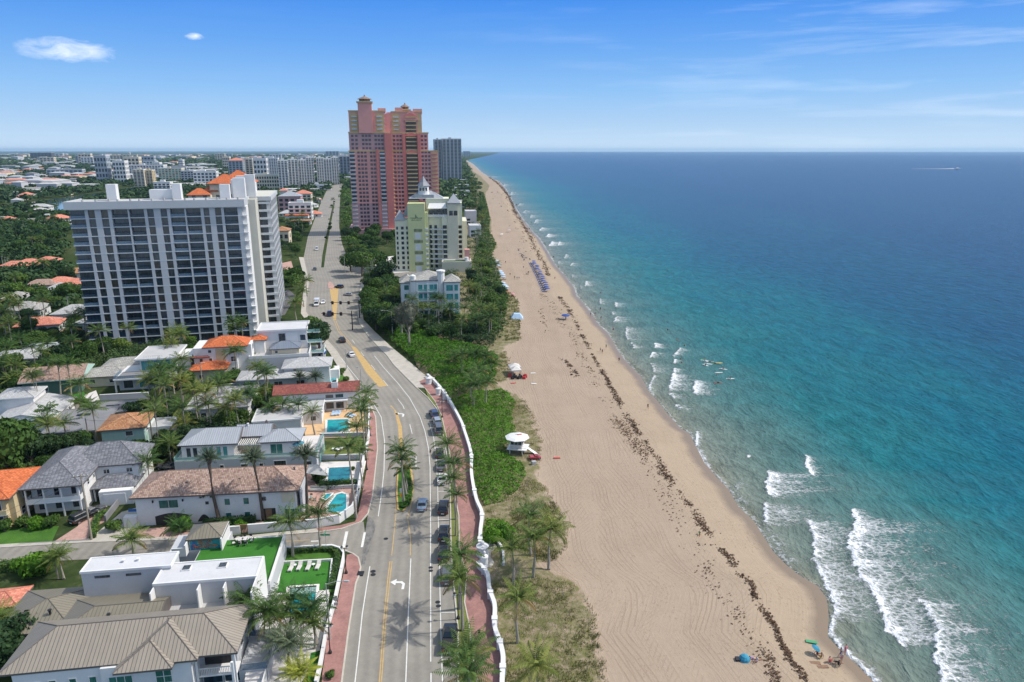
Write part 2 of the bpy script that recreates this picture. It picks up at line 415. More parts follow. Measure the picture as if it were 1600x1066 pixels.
leafmat('leaf_palm_dry', [(.25, (.16, .11, .04)), (.7, (.30, .21, .08))], .1)
leafmat('leaf_date', [(.25, (.035, .06, .035)), (.5, (.07, .10, .055)), (.75, (.12, .15, .08))], .15)
leafmat('leaf_yellow', [(.3, (.16, .20, .02)), (.7, (.34, .36, .05))], .25)
leafmat('leaf_grass', [(.25, (.080, .095, .028)), (.5, (.16, .165, .055)), (.8, (.30, .26, .12))], .2)
leafmat('leaf_casuarina', [(.25, (.06, .07, .05)), (.7, (.13, .14, .10))], .2)
leafmat('seaweed', [(.3, (.06, .034, .020)), (.7, (.14, .085, .048))], 0)
plain('bark', (.20, .16, .12), .95, var=.25, scale=5); plain('bark_pale', (.30, .27, .23), .95, var=.2, scale=6); plain('bark_dark', (.09, .07, .055), .95, var=.25, scale=5)
def poolw(name, a, c):
 m, nt, b = new_mat(name)
 n = noise(nt, pos(nt), .8, 3, .5, 1); r = ramp(nt, n, [(.35, a), (.65, c)])
 lk(nt, r.outputs[0], b.inputs['Base Color']); b.inputs['Roughness'].default_value = .06; b.inputs['IOR'].default_value = 1.33
 bump(nt, b, noise(nt, pos(nt), 3, 3), .15, .05)
poolw('pool_turq', (.01, .22, .27), (.02, .33, .36)); poolw('pool_deep', (.01, .12, .17), (.015, .19, .24)); poolw('pool_pale', (.24, .36, .36), (.3, .42, .42))
poolw('canal', (.05, .085, .10), (.08, .12, .14))
m, nt, b = new_mat('mural_blue'); n = noise(nt, pos(nt, (1, 1, 1)), .9, 3)
r = ramp(nt, n, [(.38, (.02, .12, .38)), (.5, (.03, .26, .30)), (.62, (.05, .35, .5))]); lk(nt, r.outputs[0], b.inputs['Base Color'])
plain('mural_orange', (.62, .19, .04), .7, var=.3, scale=3)
cam = bpy.data.cameras.new('camera'); co = bpy.data.objects.new('camera', cam); COL.objects.link(co)
cam.sensor_width = 36; cam.lens = FPX/1600*36; cam.clip_end = 90000; cam.clip_start = .5
co.location = (0, 0, CAMH); co.rotation_euler = (math.pi/2-TH, 0, 0); SC.camera = co
SUN_EL, SUN_AZ = R(49), R(6)      # azimuth measured from +X (the sea side) towards +Y
sd = bpy.data.lights.new('sun', 'SUN'); sd.energy = 3.35; sd.angle = R(.53); sd.color = (1, .955, .88)
so = bpy.data.objects.new('sun', sd); COL.objects.link(so)
dv = Vector((math.cos(SUN_EL)*math.cos(SUN_AZ), math.cos(SUN_EL)*math.sin(SUN_AZ), math.sin(SUN_EL)))
so.rotation_euler = dv.to_track_quat('Z', 'Y').to_euler(); so.location = (60, 60, 200)
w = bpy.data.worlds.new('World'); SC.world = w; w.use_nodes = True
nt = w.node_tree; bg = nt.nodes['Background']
sky = nt.nodes.new('ShaderNodeTexSky'); sky.sky_type = 'NISHITA'; sky.sun_disc = False
sky.sun_elevation = SUN_EL; sky.sun_rotation = math.pi/2-SUN_AZ; sky.altitude = 50; sky.air_density = 1.25; sky.dust_density = .6; sky.ozone_density = 1.5
tc = nt.nodes.new('ShaderNodeTexCoord'); sp = nt.nodes.new('ShaderNodeSeparateXYZ'); lk(nt, tc.outputs['Generated'], sp.inputs[0])
az = math_(nt, 'ARCTAN2', sp.outputs[0], sp.outputs[1]); el = math_(nt, 'ARCSINE', sp.outputs[2])
cxyz = nt.nodes.new('ShaderNodeCombineXYZ'); lk(nt, az, cxyz.inputs[0]); lk(nt, el, cxyz.inputs[1])
def blob(a0, e0, ra, re, sc, soft=1.0, stretch=2.5, thr=.42):
 mp = nt.nodes.new('ShaderNodeMapping'); mp.inputs['Scale'].default_value = (1, stretch, 1); lk(nt, cxyz.outputs[0], mp.inputs[0])
 n = noise(nt, mp.outputs[0], sc, 6, .62, .5)
 da = math_(nt, 'DIVIDE', math_(nt, 'SUBTRACT', az, a0), ra); de = math_(nt, 'DIVIDE', math_(nt, 'SUBTRACT', el, e0), re)
 d = math_(nt, 'ADD', math_(nt, 'MULTIPLY', da, da), math_(nt, 'MULTIPLY', de, de))
 m_ = math_(nt, 'SUBTRACT', 1.0, d, clamp=True)
 return math_(nt, 'MULTIPLY', math_(nt, 'SUBTRACT', math_(nt, 'MULTIPLY', m_, math_(nt, 'MULTIPLY', n, 1.6)), thr), soft, clamp=True)
c1 = blob(R(-30.3), R(6.3), .074, .020, 30, 1.15, 2.4, .42)
c1b = blob(R(-22.7), R(7.6), .016, .006, 60, 1.3, 2.2, .35)
mp = nt.nodes.new('ShaderNodeMapping'); mp.inputs['Scale'].default_value = (1.6, 17, 1); mp.inputs['Rotation'].default_value = (0, 0, R(-7)); lk(nt, cxyz.outputs[0], mp.inputs[0])
ci = noise(nt, mp.outputs[0], 2.4, 7, .6, .3)
rgt = nt.nodes.new('ShaderNodeMapRange'); lk(nt, az, rgt.inputs[0]); rgt.inputs[1].default_value = -.15; rgt.inputs[2].default_value = .62
cir = math_(nt, 'MULTIPLY', math_(nt, 'MULTIPLY', math_(nt, 'SUBTRACT', ci, .50), 2.6, clamp=True), math_(nt, 'MULTIPLY_ADD', rgt.outputs[0], .6, .03), clamp=True)
cl = math_(nt, 'MAXIMUM', math_(nt, 'MAXIMUM', c1, c1b), math_(nt, 'MULTIPLY', cir, .75), clamp=True)
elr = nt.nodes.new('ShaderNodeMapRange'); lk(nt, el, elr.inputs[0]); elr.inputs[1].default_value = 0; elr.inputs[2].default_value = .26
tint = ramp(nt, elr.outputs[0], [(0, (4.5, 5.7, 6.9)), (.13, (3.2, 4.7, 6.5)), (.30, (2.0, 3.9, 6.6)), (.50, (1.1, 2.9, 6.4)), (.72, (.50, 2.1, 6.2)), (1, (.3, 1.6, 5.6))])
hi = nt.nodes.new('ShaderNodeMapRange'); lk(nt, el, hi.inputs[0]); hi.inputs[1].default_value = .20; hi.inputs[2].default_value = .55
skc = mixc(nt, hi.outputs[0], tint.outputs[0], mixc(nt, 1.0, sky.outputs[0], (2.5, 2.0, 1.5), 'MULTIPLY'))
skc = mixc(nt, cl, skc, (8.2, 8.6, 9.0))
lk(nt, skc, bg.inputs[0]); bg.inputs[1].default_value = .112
SC.view_settings.view_transform = 'Standard'; SC.view_settings.look = 'None'; SC.view_settings.exposure = .35; SC.view_settings.gamma = 1
SC.cycles.max_bounces = 5; SC.cycles.diffuse_bounces = 3; SC.cycles.glossy_bounces = 2; SC.cycles.transmission_bounces = 3; SC.cycles.transparent_max_bounces = 12; SC.cycles.volume_bounces = 0
SC.cycles.use_denoising = True
def fY(pxs, z=0, ext=None):
 a = sorted([W(x, y, z) for x, y in pxs], key=lambda p: p[1])
 Y = np.array([p[1] for p in a]); X = np.array([p[0] for p in a])
 return lambda y: np.interp(y, Y, X)
shore_px = [(1420, 1130), (1364, 1066), (1332, 1034), (1308, 1012), (1292, 996), (1293, 960), (1290, 935), (1276, 916), (1248, 900), (1228, 884), (1208, 864), (1192, 840), (1176, 815), (1152, 792), (1136, 764), (1116, 744), (1100, 724), (1088, 700),
 (1075, 677), (1060, 668), (1040, 645), (1022, 622), (1012, 610), (999, 587), (988, 577), (974.6, 562), (963, 546), (956, 533), (947.6, 519), (934, 508), (922, 488), (909, 472), (900, 463), (896, 449.5), (887, 438), (880, 429), (868, 416), (860, 403), (854, 392),
 (846, 380), (842, 373), (832, 363), (815, 341), (805, 325), (798, 311), (790, 296), (779.7, 284), (768, 279), (754, 271), (746, 264), (739, 257), (729, 251), (725.5, 246.5), (721, 242.5)]
S0 = fY(shore_px, SEA)
def S(y): return S0(y)-np.clip((np.asarray(y, float)-9000), 0, 1e6)*.12
veg_px = [(965, 1130), (952, 1066), (938, 1010), (930, 960), (915, 930), (895, 908), (868, 893), (846, 884), (868, 872), (884, 858), (888, 830), (868, 790), (850, 760), (838, 742), (846, 725), (842, 700), (846, 685), (835, 655), (820, 627), (800, 612), (775, 602), (792, 595), (800, 580), (797, 566), (790, 549), (792, 541), (813, 532),
 (812, 496), (811, 470), (802, 462), (787, 447), (781, 429), (774, 408), (768, 400), (779, 385), (768, 363), (768, 343), (763, 325), (759, 304), (766, 291), (753, 277), (731, 262), (722, 252)]
V = fY(veg_px)
wall_px = [(783, 1130), (785, 1066), (786, 1035), (780, 1010), (773, 988), (773, 955), (765, 931), (761, 904), (746, 887), (746, 880), (750, 856), (751, 836), (753, 809), (744, 786), (737, 748), (736, 714), (726, 680), (719, 661), (699, 625), (682, 603), (668, 590)]
WL0 = fY(wall_px)
RL_px = [(525.5, 1130), (534, 1066), (543.5, 993), (556, 912), (563, 880), (570, 840), (575, 803), (582, 776), (590, 701), (587, 652), (579, 634), (560, 605), (526, 549), (504, 524), (478, 488), (479, 465), (483, 441), (474.5, 402.5), (481, 370), (489, 350), (500, 321), (507.5, 304), (514, 291)]
RR_px = [(717, 1130), (716, 1066), (716, 988), (709, 914), (705, 860), (704, 800), (703, 757), (700, 720), (692, 678), (683, 640), (669, 622), (650, 605), (616, 571), (605, 556), (576, 526), (562, 506), (559, 490), (560, 477), (562, 460), (565, 441), (555, 416), (540, 396), (534, 379), (530, 355), (530, 332), (532, 304), (535, 291)]
RL, RR = fY(RL_px), fY(RR_px)
def EAST(y):      # inner edge of the shore strip: the white wall, then the back of the walk
 y = np.asarray(y); k = np.clip((y-195)/70, 0, 1); return (1-k)*np.where(y < 195, WL0(y), RR(y)+6)+k*np.maximum(RR(y)+6, V(y)-26)
def ygrid(y0, y1, f):
 a = [y0]
 while a[-1] < y1: a.append(a[-1]+max(.25, f*a[-1]**2/71500))
 return np.array(a)
def vnoise(x, y, seed=0):
 x = np.asarray(x, float)+seed*37.7; y = np.asarray(y, float)+seed*91.3
 xi = np.floor(x); yi = np.floor(y); fx = x-xi; fy = y-yi; fx = fx*fx*(3-2*fx); fy = fy*fy*(3-2*fy)
 def h(a, b): s = np.sin(a*127.1+b*311.7)*43758.5453; return s-np.floor(s)
 return (h(xi, yi)*(1-fx)+h(xi+1, yi)*fx)*(1-fy)+(h(xi, yi+1)*(1-fx)+h(xi+1, yi+1)*fx)*fy
def fbm(x, y, o=4, seed=0):
 return sum(vnoise(x*2**k, y*2**k, seed+k)*.5**(k+1) for k in range(o))
def gridmesh(name, X, Y, Z, mats, U=None, Vv=None):
 n, m_ = X.shape
 V3 = np.stack([X, Y, Z], -1).reshape(-1, 3)
 i = np.arange(n-1)[:, None]*m_+np.arange(m_-1)[None, :]
 F = np.stack([i, i+1, i+1+m_, i+m_], -1).reshape(-1, 4)
 uv = None if U is None else np.stack([U, Vv], -1).reshape(-1, 2)
 me = arrmesh(name, V3, F, mats, uv=uv); me.polygons.foreach_set('use_smooth', np.ones(len(F), bool)); return me
FAR = 34000.0
YS = ygrid(52, FAR, 1.15)
d = np.concatenate([np.arange(-5, 62, .38), 62*1.06**np.arange(0, 108)]); d = d[d < FAR]
D, YY = np.meshgrid(d, YS); XX = S(YY)+D
brk = [([(1262, 818), (1268, 850), (1268, 876), (1284, 912), (1298, 940), (1300, 962)], 8.5, .9),
 ([(1336, 816), (1322, 840), (1328, 868), (1342, 902), (1364, 934), (1376, 962), (1382, 988), (1400, 1000)], 8.5, 1.0),
 ([(1436, 944), (1460, 985), (1456, 1024), (1466, 1066), (1476, 1110)], 5.5, 1.0),
 ([(1198, 742), (1195, 755), (1198, 773)], 8.5, 1.0), ([(1193, 790), (1190, 804), (1192, 818)], 9.0, .85), ([(1196, 826), (1206, 850), (1232, 880)], 7, .5),
 ([(1258, 716), (1256, 727), (1264, 739)], 1.6, 1.2), ([(1328, 798), (1330, 806), (1336, 812)], 1.8, 1.2),
 ([(1150, 758), (1146, 770), (1158, 786)], 4, .5), ([(1086, 676), (1084, 700), (1094, 722)], 1.3, 1.0), ([(1296, 966), (1292, 990), (1306, 1010), (1334, 1036), (1366, 1068)], 1.2, 1.0),
 ([(1302, 1000), (1330, 1010), (1350, 1030)], 7, .3), ([(1394, 1030), (1420, 1066)], 9, .22),
 ([(914, 440), (913, 447)], 4.5, 1), ([(905, 446), (907, 452)], 4, .6), ([(936, 468), (935, 475)], 5.5, .8), ([(960, 474), (960, 480)], 4.5, 1), ([(955, 488), (955, 492)], 4.5, .8), ([(962, 496), (957, 504)], 4.5, 1),
 ([(977, 512), (976, 522), (978, 531)], 5.5, .85), ([(984, 536), (984, 538)], 1.2, 1.2), ([(988, 540), (988, 545)], 3.5, 1), ([(1022, 538), (1022, 544)], 3, 1.2), ([(1017, 552), (1014, 559)], 3.5, 1.1),
 ([(1060, 546), (1050, 557)], 3, 1.1), ([(1052, 563), (1051, 568)], 2.4, 1.1), ([(1016, 570), (1020, 582)], 6.5, .8), ([(1051, 577), (1051, 583)], 2.4, 1.2), ([(1049, 586), (1047, 596)], 4, 1.1), ([(1047, 598), (1044, 610)], 6, .9),
 ([(1085, 598), (1082, 606), (1083, 615)], 4, 1.15), ([(1044, 616), (1048, 623)], 4, .85), ([(1054, 634), (1060, 640)], 4.5, .85), ([(1020, 588), (1012, 604), (1012, 618)], 2, .8),
 ([(1166, 712), (1166, 715)], .8, 1.2), ([(830, 336), (827, 341)], 8, .8), ([(838, 343), (834, 349)], 7, .9), ([(846, 356), (842, 361)], 8, 1), ([(856, 366), (852, 371)], 8, 1.1), ([(862, 378), (856, 385)], 9, 1.1), ([(874, 378), (871, 384)], 6, 1),
 ([(884, 398), (880, 404)], 5, .8), ([(893, 412), (890, 416)], 5, .9), ([(872, 408), (871, 414)], 9, .7), ([(812, 318), (808, 323)], 9, .8), ([(820, 329), (817, 333)], 10, .8), ([(799, 300), (797, 305)], 12, .8), ([(788, 288), (784, 292)], 14, .8), ([(770, 275), (766, 278)], 20, .8), ([(893, 430), (893, 434)], 6, .7), ([(925, 455), (925, 458)], 5, .6)]
foam = np.zeros_like(XX); crest = np.zeros_like(XX); surf = np.zeros_like(XX)
wob = (fbm(YY*.9, YY*0+3, 4, 5)-.5)
for pts, tail, st in brk:
 a = sorted([W(x, y, SEA) for x, y in pts], key=lambda p: p[1]); ya, yb = a[0][1], a[-1][1]
 st = st*.86 if ya > 200 else st
 pad = max(.6, (yb-ya)*(.12 if yb-ya > 12 else .4)); sl = (YY > ya-pad*3) & (YY < yb+pad*3) & (XX > min(p[0] for p in a)-12)
 if not sl.any(): continue
 xe = np.interp(YY[sl], [p[1] for p in a], [p[0] for p in a])
 x = XX[sl]; y = YY[sl]; per = (fbm(y*1.1, y*0, 4, int(ya) % 50)-.5)*1.6
 dx = x-xe-per*min(1.2, tail*.25)
 tl = tail*1.35*(1.0+1.5*(fbm(y*.55, y*0+9, 3, int(ya) % 31)-.3))
 tp = np.clip(1-np.maximum(ya-y, y-yb)/pad, 0, 1)
 rag = .75+.5*fbm(x*.8, y*.8, 4, 11)
 f = np.clip(dx/.5, 0, 1)*np.exp(-np.clip(dx, 0, None)/np.maximum(tl, .3))*tp*rag*st
 lead = np.exp(-((dx-.45)/.4)**2)*tp*st*.5*(.4+1.2*fbm(y*.7, y*0, 3, 3))
 foam[sl] = np.maximum(foam[sl], f+lead); crest[sl] = np.maximum(crest[sl], np.exp(-((dx-.9)/1.1)**2)*tp*min(1, tail/3)*st)
 surf[sl] = np.maximum(surf[sl], .5*np.exp(-np.clip(dx, 0, None)/(tail*2.5))*np.clip(dx/2+1, 0, 1)*tp)
edge = np.exp(-((D-.5-wob*2.2)/(.55+YY*.0016))**2)*(.55+.9*fbm(YY*.11, YY*0, 3, 2))
edge = edge*.72
foam = np.maximum(foam, edge)
foam = np.maximum(foam, np.clip(1-D/(16+YY*.02), 0, 1)*.26*fbm(XX*.2, YY*.08, 3, 8)*2*(YY < 500))
sw = (np.sin((D+YY*.33+wob*6)*.72)*.5+.5)**2
Z = SEA+.03*np.sin((D+YY*.33)*.72)*np.clip(D/20, 0, 1)*np.clip((900-YY)/900, 0, 1)+crest*.45
Z[D < 0] = SEA+D[D < 0]*.1-.15
sea = obj('sea_water', gridmesh('sea_water', XX, YY, Z, [], D, YY)); struct(sea)
setattrf(sea.data, 'foam', foam.ravel()); setattrf(sea.data, 'surf', surf.ravel()); setattrf(sea.data, 'off', D.ravel())
m, nt, b = new_mat('sea'); sea.data.materials.append(m)
def attr(nt, n):
 a = nt.nodes.new('ShaderNodeAttribute'); a.attribute_name = n; return a.outputs['Fac']
off = attr(nt, 'off'); P = pos(nt)
big = noise(nt, pos(nt, (1, .35, 1), R(15)), .012, 4, .6); mid = noise(nt, pos(nt, (1, .5, 1), R(20)), .05, 4, .6)
wd = math_(nt, 'MULTIPLY', off, math_(nt, 'MULTIPLY_ADD', big, 1.5, math_(nt, 'MULTIPLY_ADD', mid, .7, -.1)))
lg = math_(nt, 'DIVIDE', math_(nt, 'LOGARITHM', math_(nt, 'ADD', math_(nt, 'MAXIMUM', wd, 0.0), 1.0), 2.718), 8.0)   # ln(1+d)/8
def LG(d_): return math.log(1+d_)/8
dr = ramp(nt, lg, [(LG(0), (.20, .19, .14)), (LG(3.5), (.15, .175, .145)), (LG(10), (.110, .160, .140)), (LG(20), (.060, .142, .138)), (LG(42), (.014, .125, .142)),
                   (LG(75), (.005, .100, .145)), (LG(130), (.005, .072, .135)), (LG(280), (.006, .054, .128)), (LG(900), (.008, .048, .125)), (LG(8000), (.010, .044, .115))])
wave1 = noise(nt, pos(nt, (1, .45, 1), R(28)), .28, 4, .6, .4); wave2 = noise(nt, pos(nt, (1, .6, 1), R(35)), 1.1, 4, .65)
wf = math_(nt, 'MULTIPLY_ADD', wave1, .5, math_(nt, 'MULTIPLY', wave2, .5))
shade = ramp(nt, wf, [(.36, (.62,)), (.5, (.95,)), (.64, (1.35,))])
wcol = mixc(nt, .85, dr.outputs[0], shade.outputs[0], 'MULTIPLY')
fo = attr(nt, 'foam'); su = attr(nt, 'surf')
lace = nt.nodes.new('ShaderNodeTexVoronoi'); lace.feature = 'DISTANCE_TO_EDGE'; lace.inputs['Scale'].default_value = 1.25
wp = nt.nodes.new('ShaderNodeMixRGB'); wp.blend_type = 'ADD'; wp.inputs[0].default_value = 1
nn = nt.nodes.new('ShaderNodeTexNoise'); nn.inputs['Scale'].default_value = .9; nn.inputs['Detail'].default_value = 3
lk(nt, pos(nt, (.55, 1, 1)), wp.inputs[1]); lk(nt, P, nn.inputs[0]); lk(nt, nn.outputs[1], wp.inputs[2]); lk(nt, wp.outputs[0], lace.inputs[0])
lc = math_(nt, 'SUBTRACT', 1.0, math_(nt, 'MULTIPLY', lace.outputs[0], 3.0), clamp=True)
fn = noise(nt, pos(nt, (.55, 1.1, 1)), 3.6, 5, .75); fn2 = noise(nt, pos(nt, (.5, 1, 1)), .7, 4, .7)
tot = math_(nt, 'ADD', math_(nt, 'MULTIPLY', lc, .26), math_(nt, 'ADD', math_(nt, 'MULTIPLY', fn, .75), math_(nt, 'MULTIPLY', fn2, .5)))
fa = math_(nt, 'MULTIPLY', math_(nt, 'SUBTRACT', math_(nt, 'ADD', tot, math_(nt, 'MULTIPLY', fo, .66)), 1.12), 3.0, clamp=True)
fl = noise(nt, pos(nt, (.35, 1, 1), R(20)), .09, 5, .8); fleck = math_(nt, 'MULTIPLY', math_(nt, 'SUBTRACT', fl, .735), 9, clamp=True)
fa = math_(nt, 'MAXIMUM', fa, math_(nt, 'MULTIPLY', fleck, .6))
wcol = mixc(nt, math_(nt, 'MULTIPLY', su, .55), wcol, (.16, .22, .20))
lk(nt, mixc(nt, fa, wcol, (.66, .68, .70)), b.inputs['Base Color'])
b.inputs['IOR'].default_value = 1.14
lk(nt, math_(nt, 'MULTIPLY_ADD', fa, .5, .22), b.inputs['Roughness'])
b.inputs['Specular IOR Level'].default_value = .16
bump(nt, b, math_(nt, 'ADD', math_(nt, 'MULTIPLY', wave1, 1.6), math_(nt, 'ADD', math_(nt, 'MULTIPLY', wave2, .5), math_(nt, 'MULTIPLY', fa, .25))), 1.0, .8)
YB = ygrid(52, 20000, 1.6)
t = np.linspace(0, 1, 110)**.9; T, YY2 = np.meshgrid(t, YB)
XE = EAST(YY2); XS = S(YY2)+9; XB = XE+(XS-XE)*T; DB = XB-S(YY2)
ZB = np.where(DB > -11, -(np.clip(DB+11, 0, None)/11)*.80, 0.0); ZB = np.where(DB > 0, -.8-DB*.12, ZB)
ZB += .02
inl = np.clip((-DB-14)/6, 0, 1)
ZB += inl*(.22*(fbm(XB*.12, YY2*.12, 3, 4)-.5)*np.clip((XB-XE)/4, 0, 1)+.05*(fbm(XB*.8, YY2*.8, 3, 6)-.5))
vg = V(YY2)+(fbm(YY2*.35, XB*.35, 4, 9)-.5)*np.minimum(5, 2+YY2*.01)
veg = np.clip((vg-XB)/1.6+.5, 0, 1)
ZB += veg*np.clip((XB-XE)/3, 0, 1)*.35*fbm(XB*.2, YY2*.2, 3, 14)
beach = obj('beach_sand', gridmesh('beach_sand', XB, YY2, ZB, [], DB, YY2)); struct(beach)
setattrf(beach.data, 'veg', veg.ravel()); setattrf(beach.data, 'off', DB.ravel())
m, nt, b = new_mat('sand'); beach.data.materials.append(m)
ve = attr(nt, 'veg'); off = attr(nt, 'off')
uvv = uvn(nt)
mp = nt.nodes.new('ShaderNodeMapping'); mp.inputs['Scale'].default_value = (1.3, .05, 1); lk(nt, uvv, mp.inputs[0])
trk = noise(nt, mp.outputs[0], 2.2, 4, .6, .25)            # rake and tyre lines that run along the shore
mp2 = nt.nodes.new('ShaderNodeMapping'); mp2.inputs['Scale'].default_value = (.22, 1, 1); mp2.inputs['Rotation'].default_value = (0, 0, R(62)); lk(nt, uvv, mp2.inputs[0])
trk2 = noise(nt, mp2.outputs[0], .5, 4, .6, 1.2)
n1 = noise(nt, pos(nt), .06, 4); n2 = noise(nt, pos(nt), 1.4, 5, .7); n3 = noise(nt, pos(nt), 6, 3)
f = math_(nt, 'ADD', math_(nt, 'MULTIPLY_ADD', trk, .20, math_(nt, 'MULTIPLY', trk2, .14)), math_(nt, 'ADD', math_(nt, 'MULTIPLY', n1, .30), math_(nt, 'MULTIPLY_ADD', n2, .24, math_(nt, 'MULTIPLY', n3, .12))))
dry = ramp(nt, f, [(.34, (.285, .218, .162)), (.5, (.330, .256, .192)), (.68, (.375, .295, .224))])
gold = ramp(nt, f, [(.36, (.30, .232, .165)), (.66, (.385, .303, .218))])
mr = nt.nodes.new('ShaderNodeMapRange'); lk(nt, off, mr.inputs[0]); mr.inputs[1].default_value = -16; mr.inputs[2].default_value = -8
c_ = mixc(nt, mr.outputs[0], dry.outputs[0], gold.outputs[0])
wn_ = noise(nt, pos(nt), .25, 3)
mw = nt.nodes.new('ShaderNodeMapRange'); lk(nt, math_(nt, 'ADD', off, math_(nt, 'MULTIPLY', wn_, 2.4)), mw.inputs[0]); mw.inputs[1].default_value = -1.9; mw.inputs[2].default_value = -.1
c_ = mixc(nt, mw.outputs[0], c_, (.205, .155, .108))
gn = noise(nt, pos(nt), .55, 5, .7); g2 = noise(nt, pos(nt), 3.0, 4, .7)
gm = math_(nt, 'MULTIPLY', math_(nt, 'SUBTRACT', math_(nt, 'ADD', math_(nt, 'MULTIPLY_ADD', gn, .55, math_(nt, 'MULTIPLY', g2, .3)), math_(nt, 'MULTIPLY', ve, .34)), .645), 6, clamp=True)
gm = math_(nt, 'MULTIPLY', gm, math_(nt, 'GREATER_THAN', ve, .02))
gcol = ramp(nt, math_(nt, 'MULTIPLY_ADD', g2, .6, math_(nt, 'MULTIPLY', n1, .4)), [(.36, (.060, .080, .024)), (.5, (.12, .125, .042)), (.66, (.22, .19, .085))])
c_ = mixc(nt, gm, c_, gcol.outputs[0])
sx = nt.nodes.new('ShaderNodeSeparateXYZ'); lk(nt, uvv, sx.inputs[0])
bend = noise(nt, uvv, .018, 2); bend2 = noise(nt, pos(nt, (1, 1, 1), .6), .02, 2)
def ruts(freq, slope, amp, bn, msk_scale, seed):
 ph = math_(nt, 'ADD', math_(nt, 'MULTIPLY', math_(nt, 'MULTIPLY_ADD', sx.outputs[1], slope, sx.outputs[0]), freq), math_(nt, 'MULTIPLY', bn, amp))
 ln_ = math_(nt, 'GREATER_THAN', math_(nt, 'SINE', ph), .72)
 mp_ = nt.nodes.new('ShaderNodeMapping'); mp_.inputs['Location'].default_value = (seed, seed, 0); mp_.inputs['Scale'].default_value = (1, .10, 1); lk(nt, uvv, mp_.inputs[0])
 mk_ = math_(nt, 'MULTIPLY', math_(nt, 'SUBTRACT', noise(nt, mp_.outputs[0], msk_scale, 3), .50), 9, clamp=True)
 return math_(nt, 'MULTIPLY', ln_, mk_)
rut = math_(nt, 'MAXIMUM', ruts(9.0, .0, 26, bend, .28, 3), math_(nt, 'MAXIMUM', ruts(7.0, .16, 40, bend2, .2, 31), math_(nt, 'MULTIPLY', ruts(7.5, -.7, 60, bend, .12, 77), .8)))
rut = math_(nt, 'MULTIPLY', rut, math_(nt, 'LESS_THAN', off, -9.0))
ftp = math_(nt, 'MULTIPLY', math_(nt, 'GREATER_THAN', noise(nt, pos(nt, (1, .8, 1)), 2.4, 1), .66), math_(nt, 'GREATER_THAN', noise(nt, pos(nt), .13, 2), .46))
mks = math_(nt, 'MAXIMUM', rut, math_(nt, 'MULTIPLY', ftp, math_(nt, 'LESS_THAN', off, -1.5)))
c_ = mixc(nt, math_(nt, 'MULTIPLY', mks, .30), c_, (.20, .14, .095))
lk(nt, c_, b.inputs['Base Color'])
lk(nt, math_(nt, 'MULTIPLY_ADD', mw.outputs[0], -.55, .92), b.inputs['Roughness']); b.inputs['Specular IOR Level'].default_value = .25
bh = math_(nt, 'MULTIPLY', math_(nt, 'SUBTRACT', 1.0, mw.outputs[0]), math_(nt, 'ADD', math_(nt, 'MULTIPLY', trk, .75), math_(nt, 'MULTIPLY_ADD', n2, .8, math_(nt, 'MULTIPLY', n3, .35))))
bump(nt, b, math_(nt, 'SUBTRACT', bh, math_(nt, 'MULTIPLY', mks, .7)), .6, .12)
YG = ygrid(45, FAR, 5); s_ = np.linspace(0, 1, 90)**2.6
Tg, YY3 = np.meshgrid(s_, YG)
XR = np.where(YY3 < 20000, EAST(YY3)+.6, S(YY3)+5); XG = XR-Tg*(45000)
land = obj('ground', gridmesh('ground', XG[:, ::-1], YY3[:, ::-1], XG[:, ::-1]*0-.06, [])); struct(land)
m, nt, b = new_mat('ground'); land.data.materials.append(m)
n1 = noise(nt, pos(nt), .02, 5); n2 = noise(nt, pos(nt), .35, 5, .7)
g = ramp(nt, math_(nt, 'MULTIPLY_ADD', n1, .4, math_(nt, 'MULTIPLY', n2, .6)), [(.35, (.022, .038, .014)), (.5, (.040, .060, .022)), (.64, (.09, .10, .05))])
far_ = noise(nt, pos(nt, (1, .8, 1)), .011, 6, .75); town = math_(nt, 'MULTIPLY', math_(nt, 'SUBTRACT', far_, .60), 8, clamp=True)
sp = nt.nodes.new('ShaderNodeSeparateXYZ'); lk(nt, pos(nt), sp.inputs[0])
fm_ = nt.nodes.new('ShaderNodeMapRange'); lk(nt, sp.outputs[1], fm_.inputs[0]); fm_.inputs[1].default_value = 1300; fm_.inputs[2].default_value = 2600
lk(nt, mixc(nt, math_(nt, 'MULTIPLY', town, math_(nt, 'MULTIPLY', fm_.outputs[0], .55)), g.outputs[0], (.30, .29, .27)), b.inputs['Base Color']); b.inputs['Roughness'].default_value = 1; b.inputs['Specular IOR Level'].default_value = 0
hz = MB(); hz.box(-46000, 40000, -900, 36000, -12, 128)
hm = bpy.data.materials.new('haze_air'); hm.use_nodes = True; t_ = hm.node_tree; t_.nodes.clear()
pv = t_.nodes.new('ShaderNodeVolumePrincipled'); ot = t_.nodes.new('ShaderNodeOutputMaterial'); pv.inputs['Density'].default_value = 3.4e-5
pv.inputs['Color'].default_value = (.50, .76, 1.0, 1); pv.inputs['Anisotropy'].default_value = .2
t_.links.new(pv.outputs[0], ot.inputs['Volume']); MATS['haze_air'] = hm
hzo = hz.build('haze', 'haze_air'); stuff(hzo, 'thin blue sea haze over the far shore', 'haze')
def ribbon(name, fl, fr, y0, y1, z, mat, step=2.5, ncol=5):
 ys = np.arange(y0, y1, step); a = np.linspace(0, 1, ncol); A, Yy = np.meshgrid(a, ys); L, Rr = fl(Yy), fr(Yy); X = L+(Rr-L)*A
 return obj(name, gridmesh(name, X, Yy, X*0+z, mat, X-L, Yy))
road = struct(ribbon('road', RL, RR, 52, 1500, .0, 'asphalt'))
avoid([(RL(y)-1.5, y) for y in range(50, 1200, 12)]+[(RR(y)+1.5, y) for y in range(1190, 49, -12)])
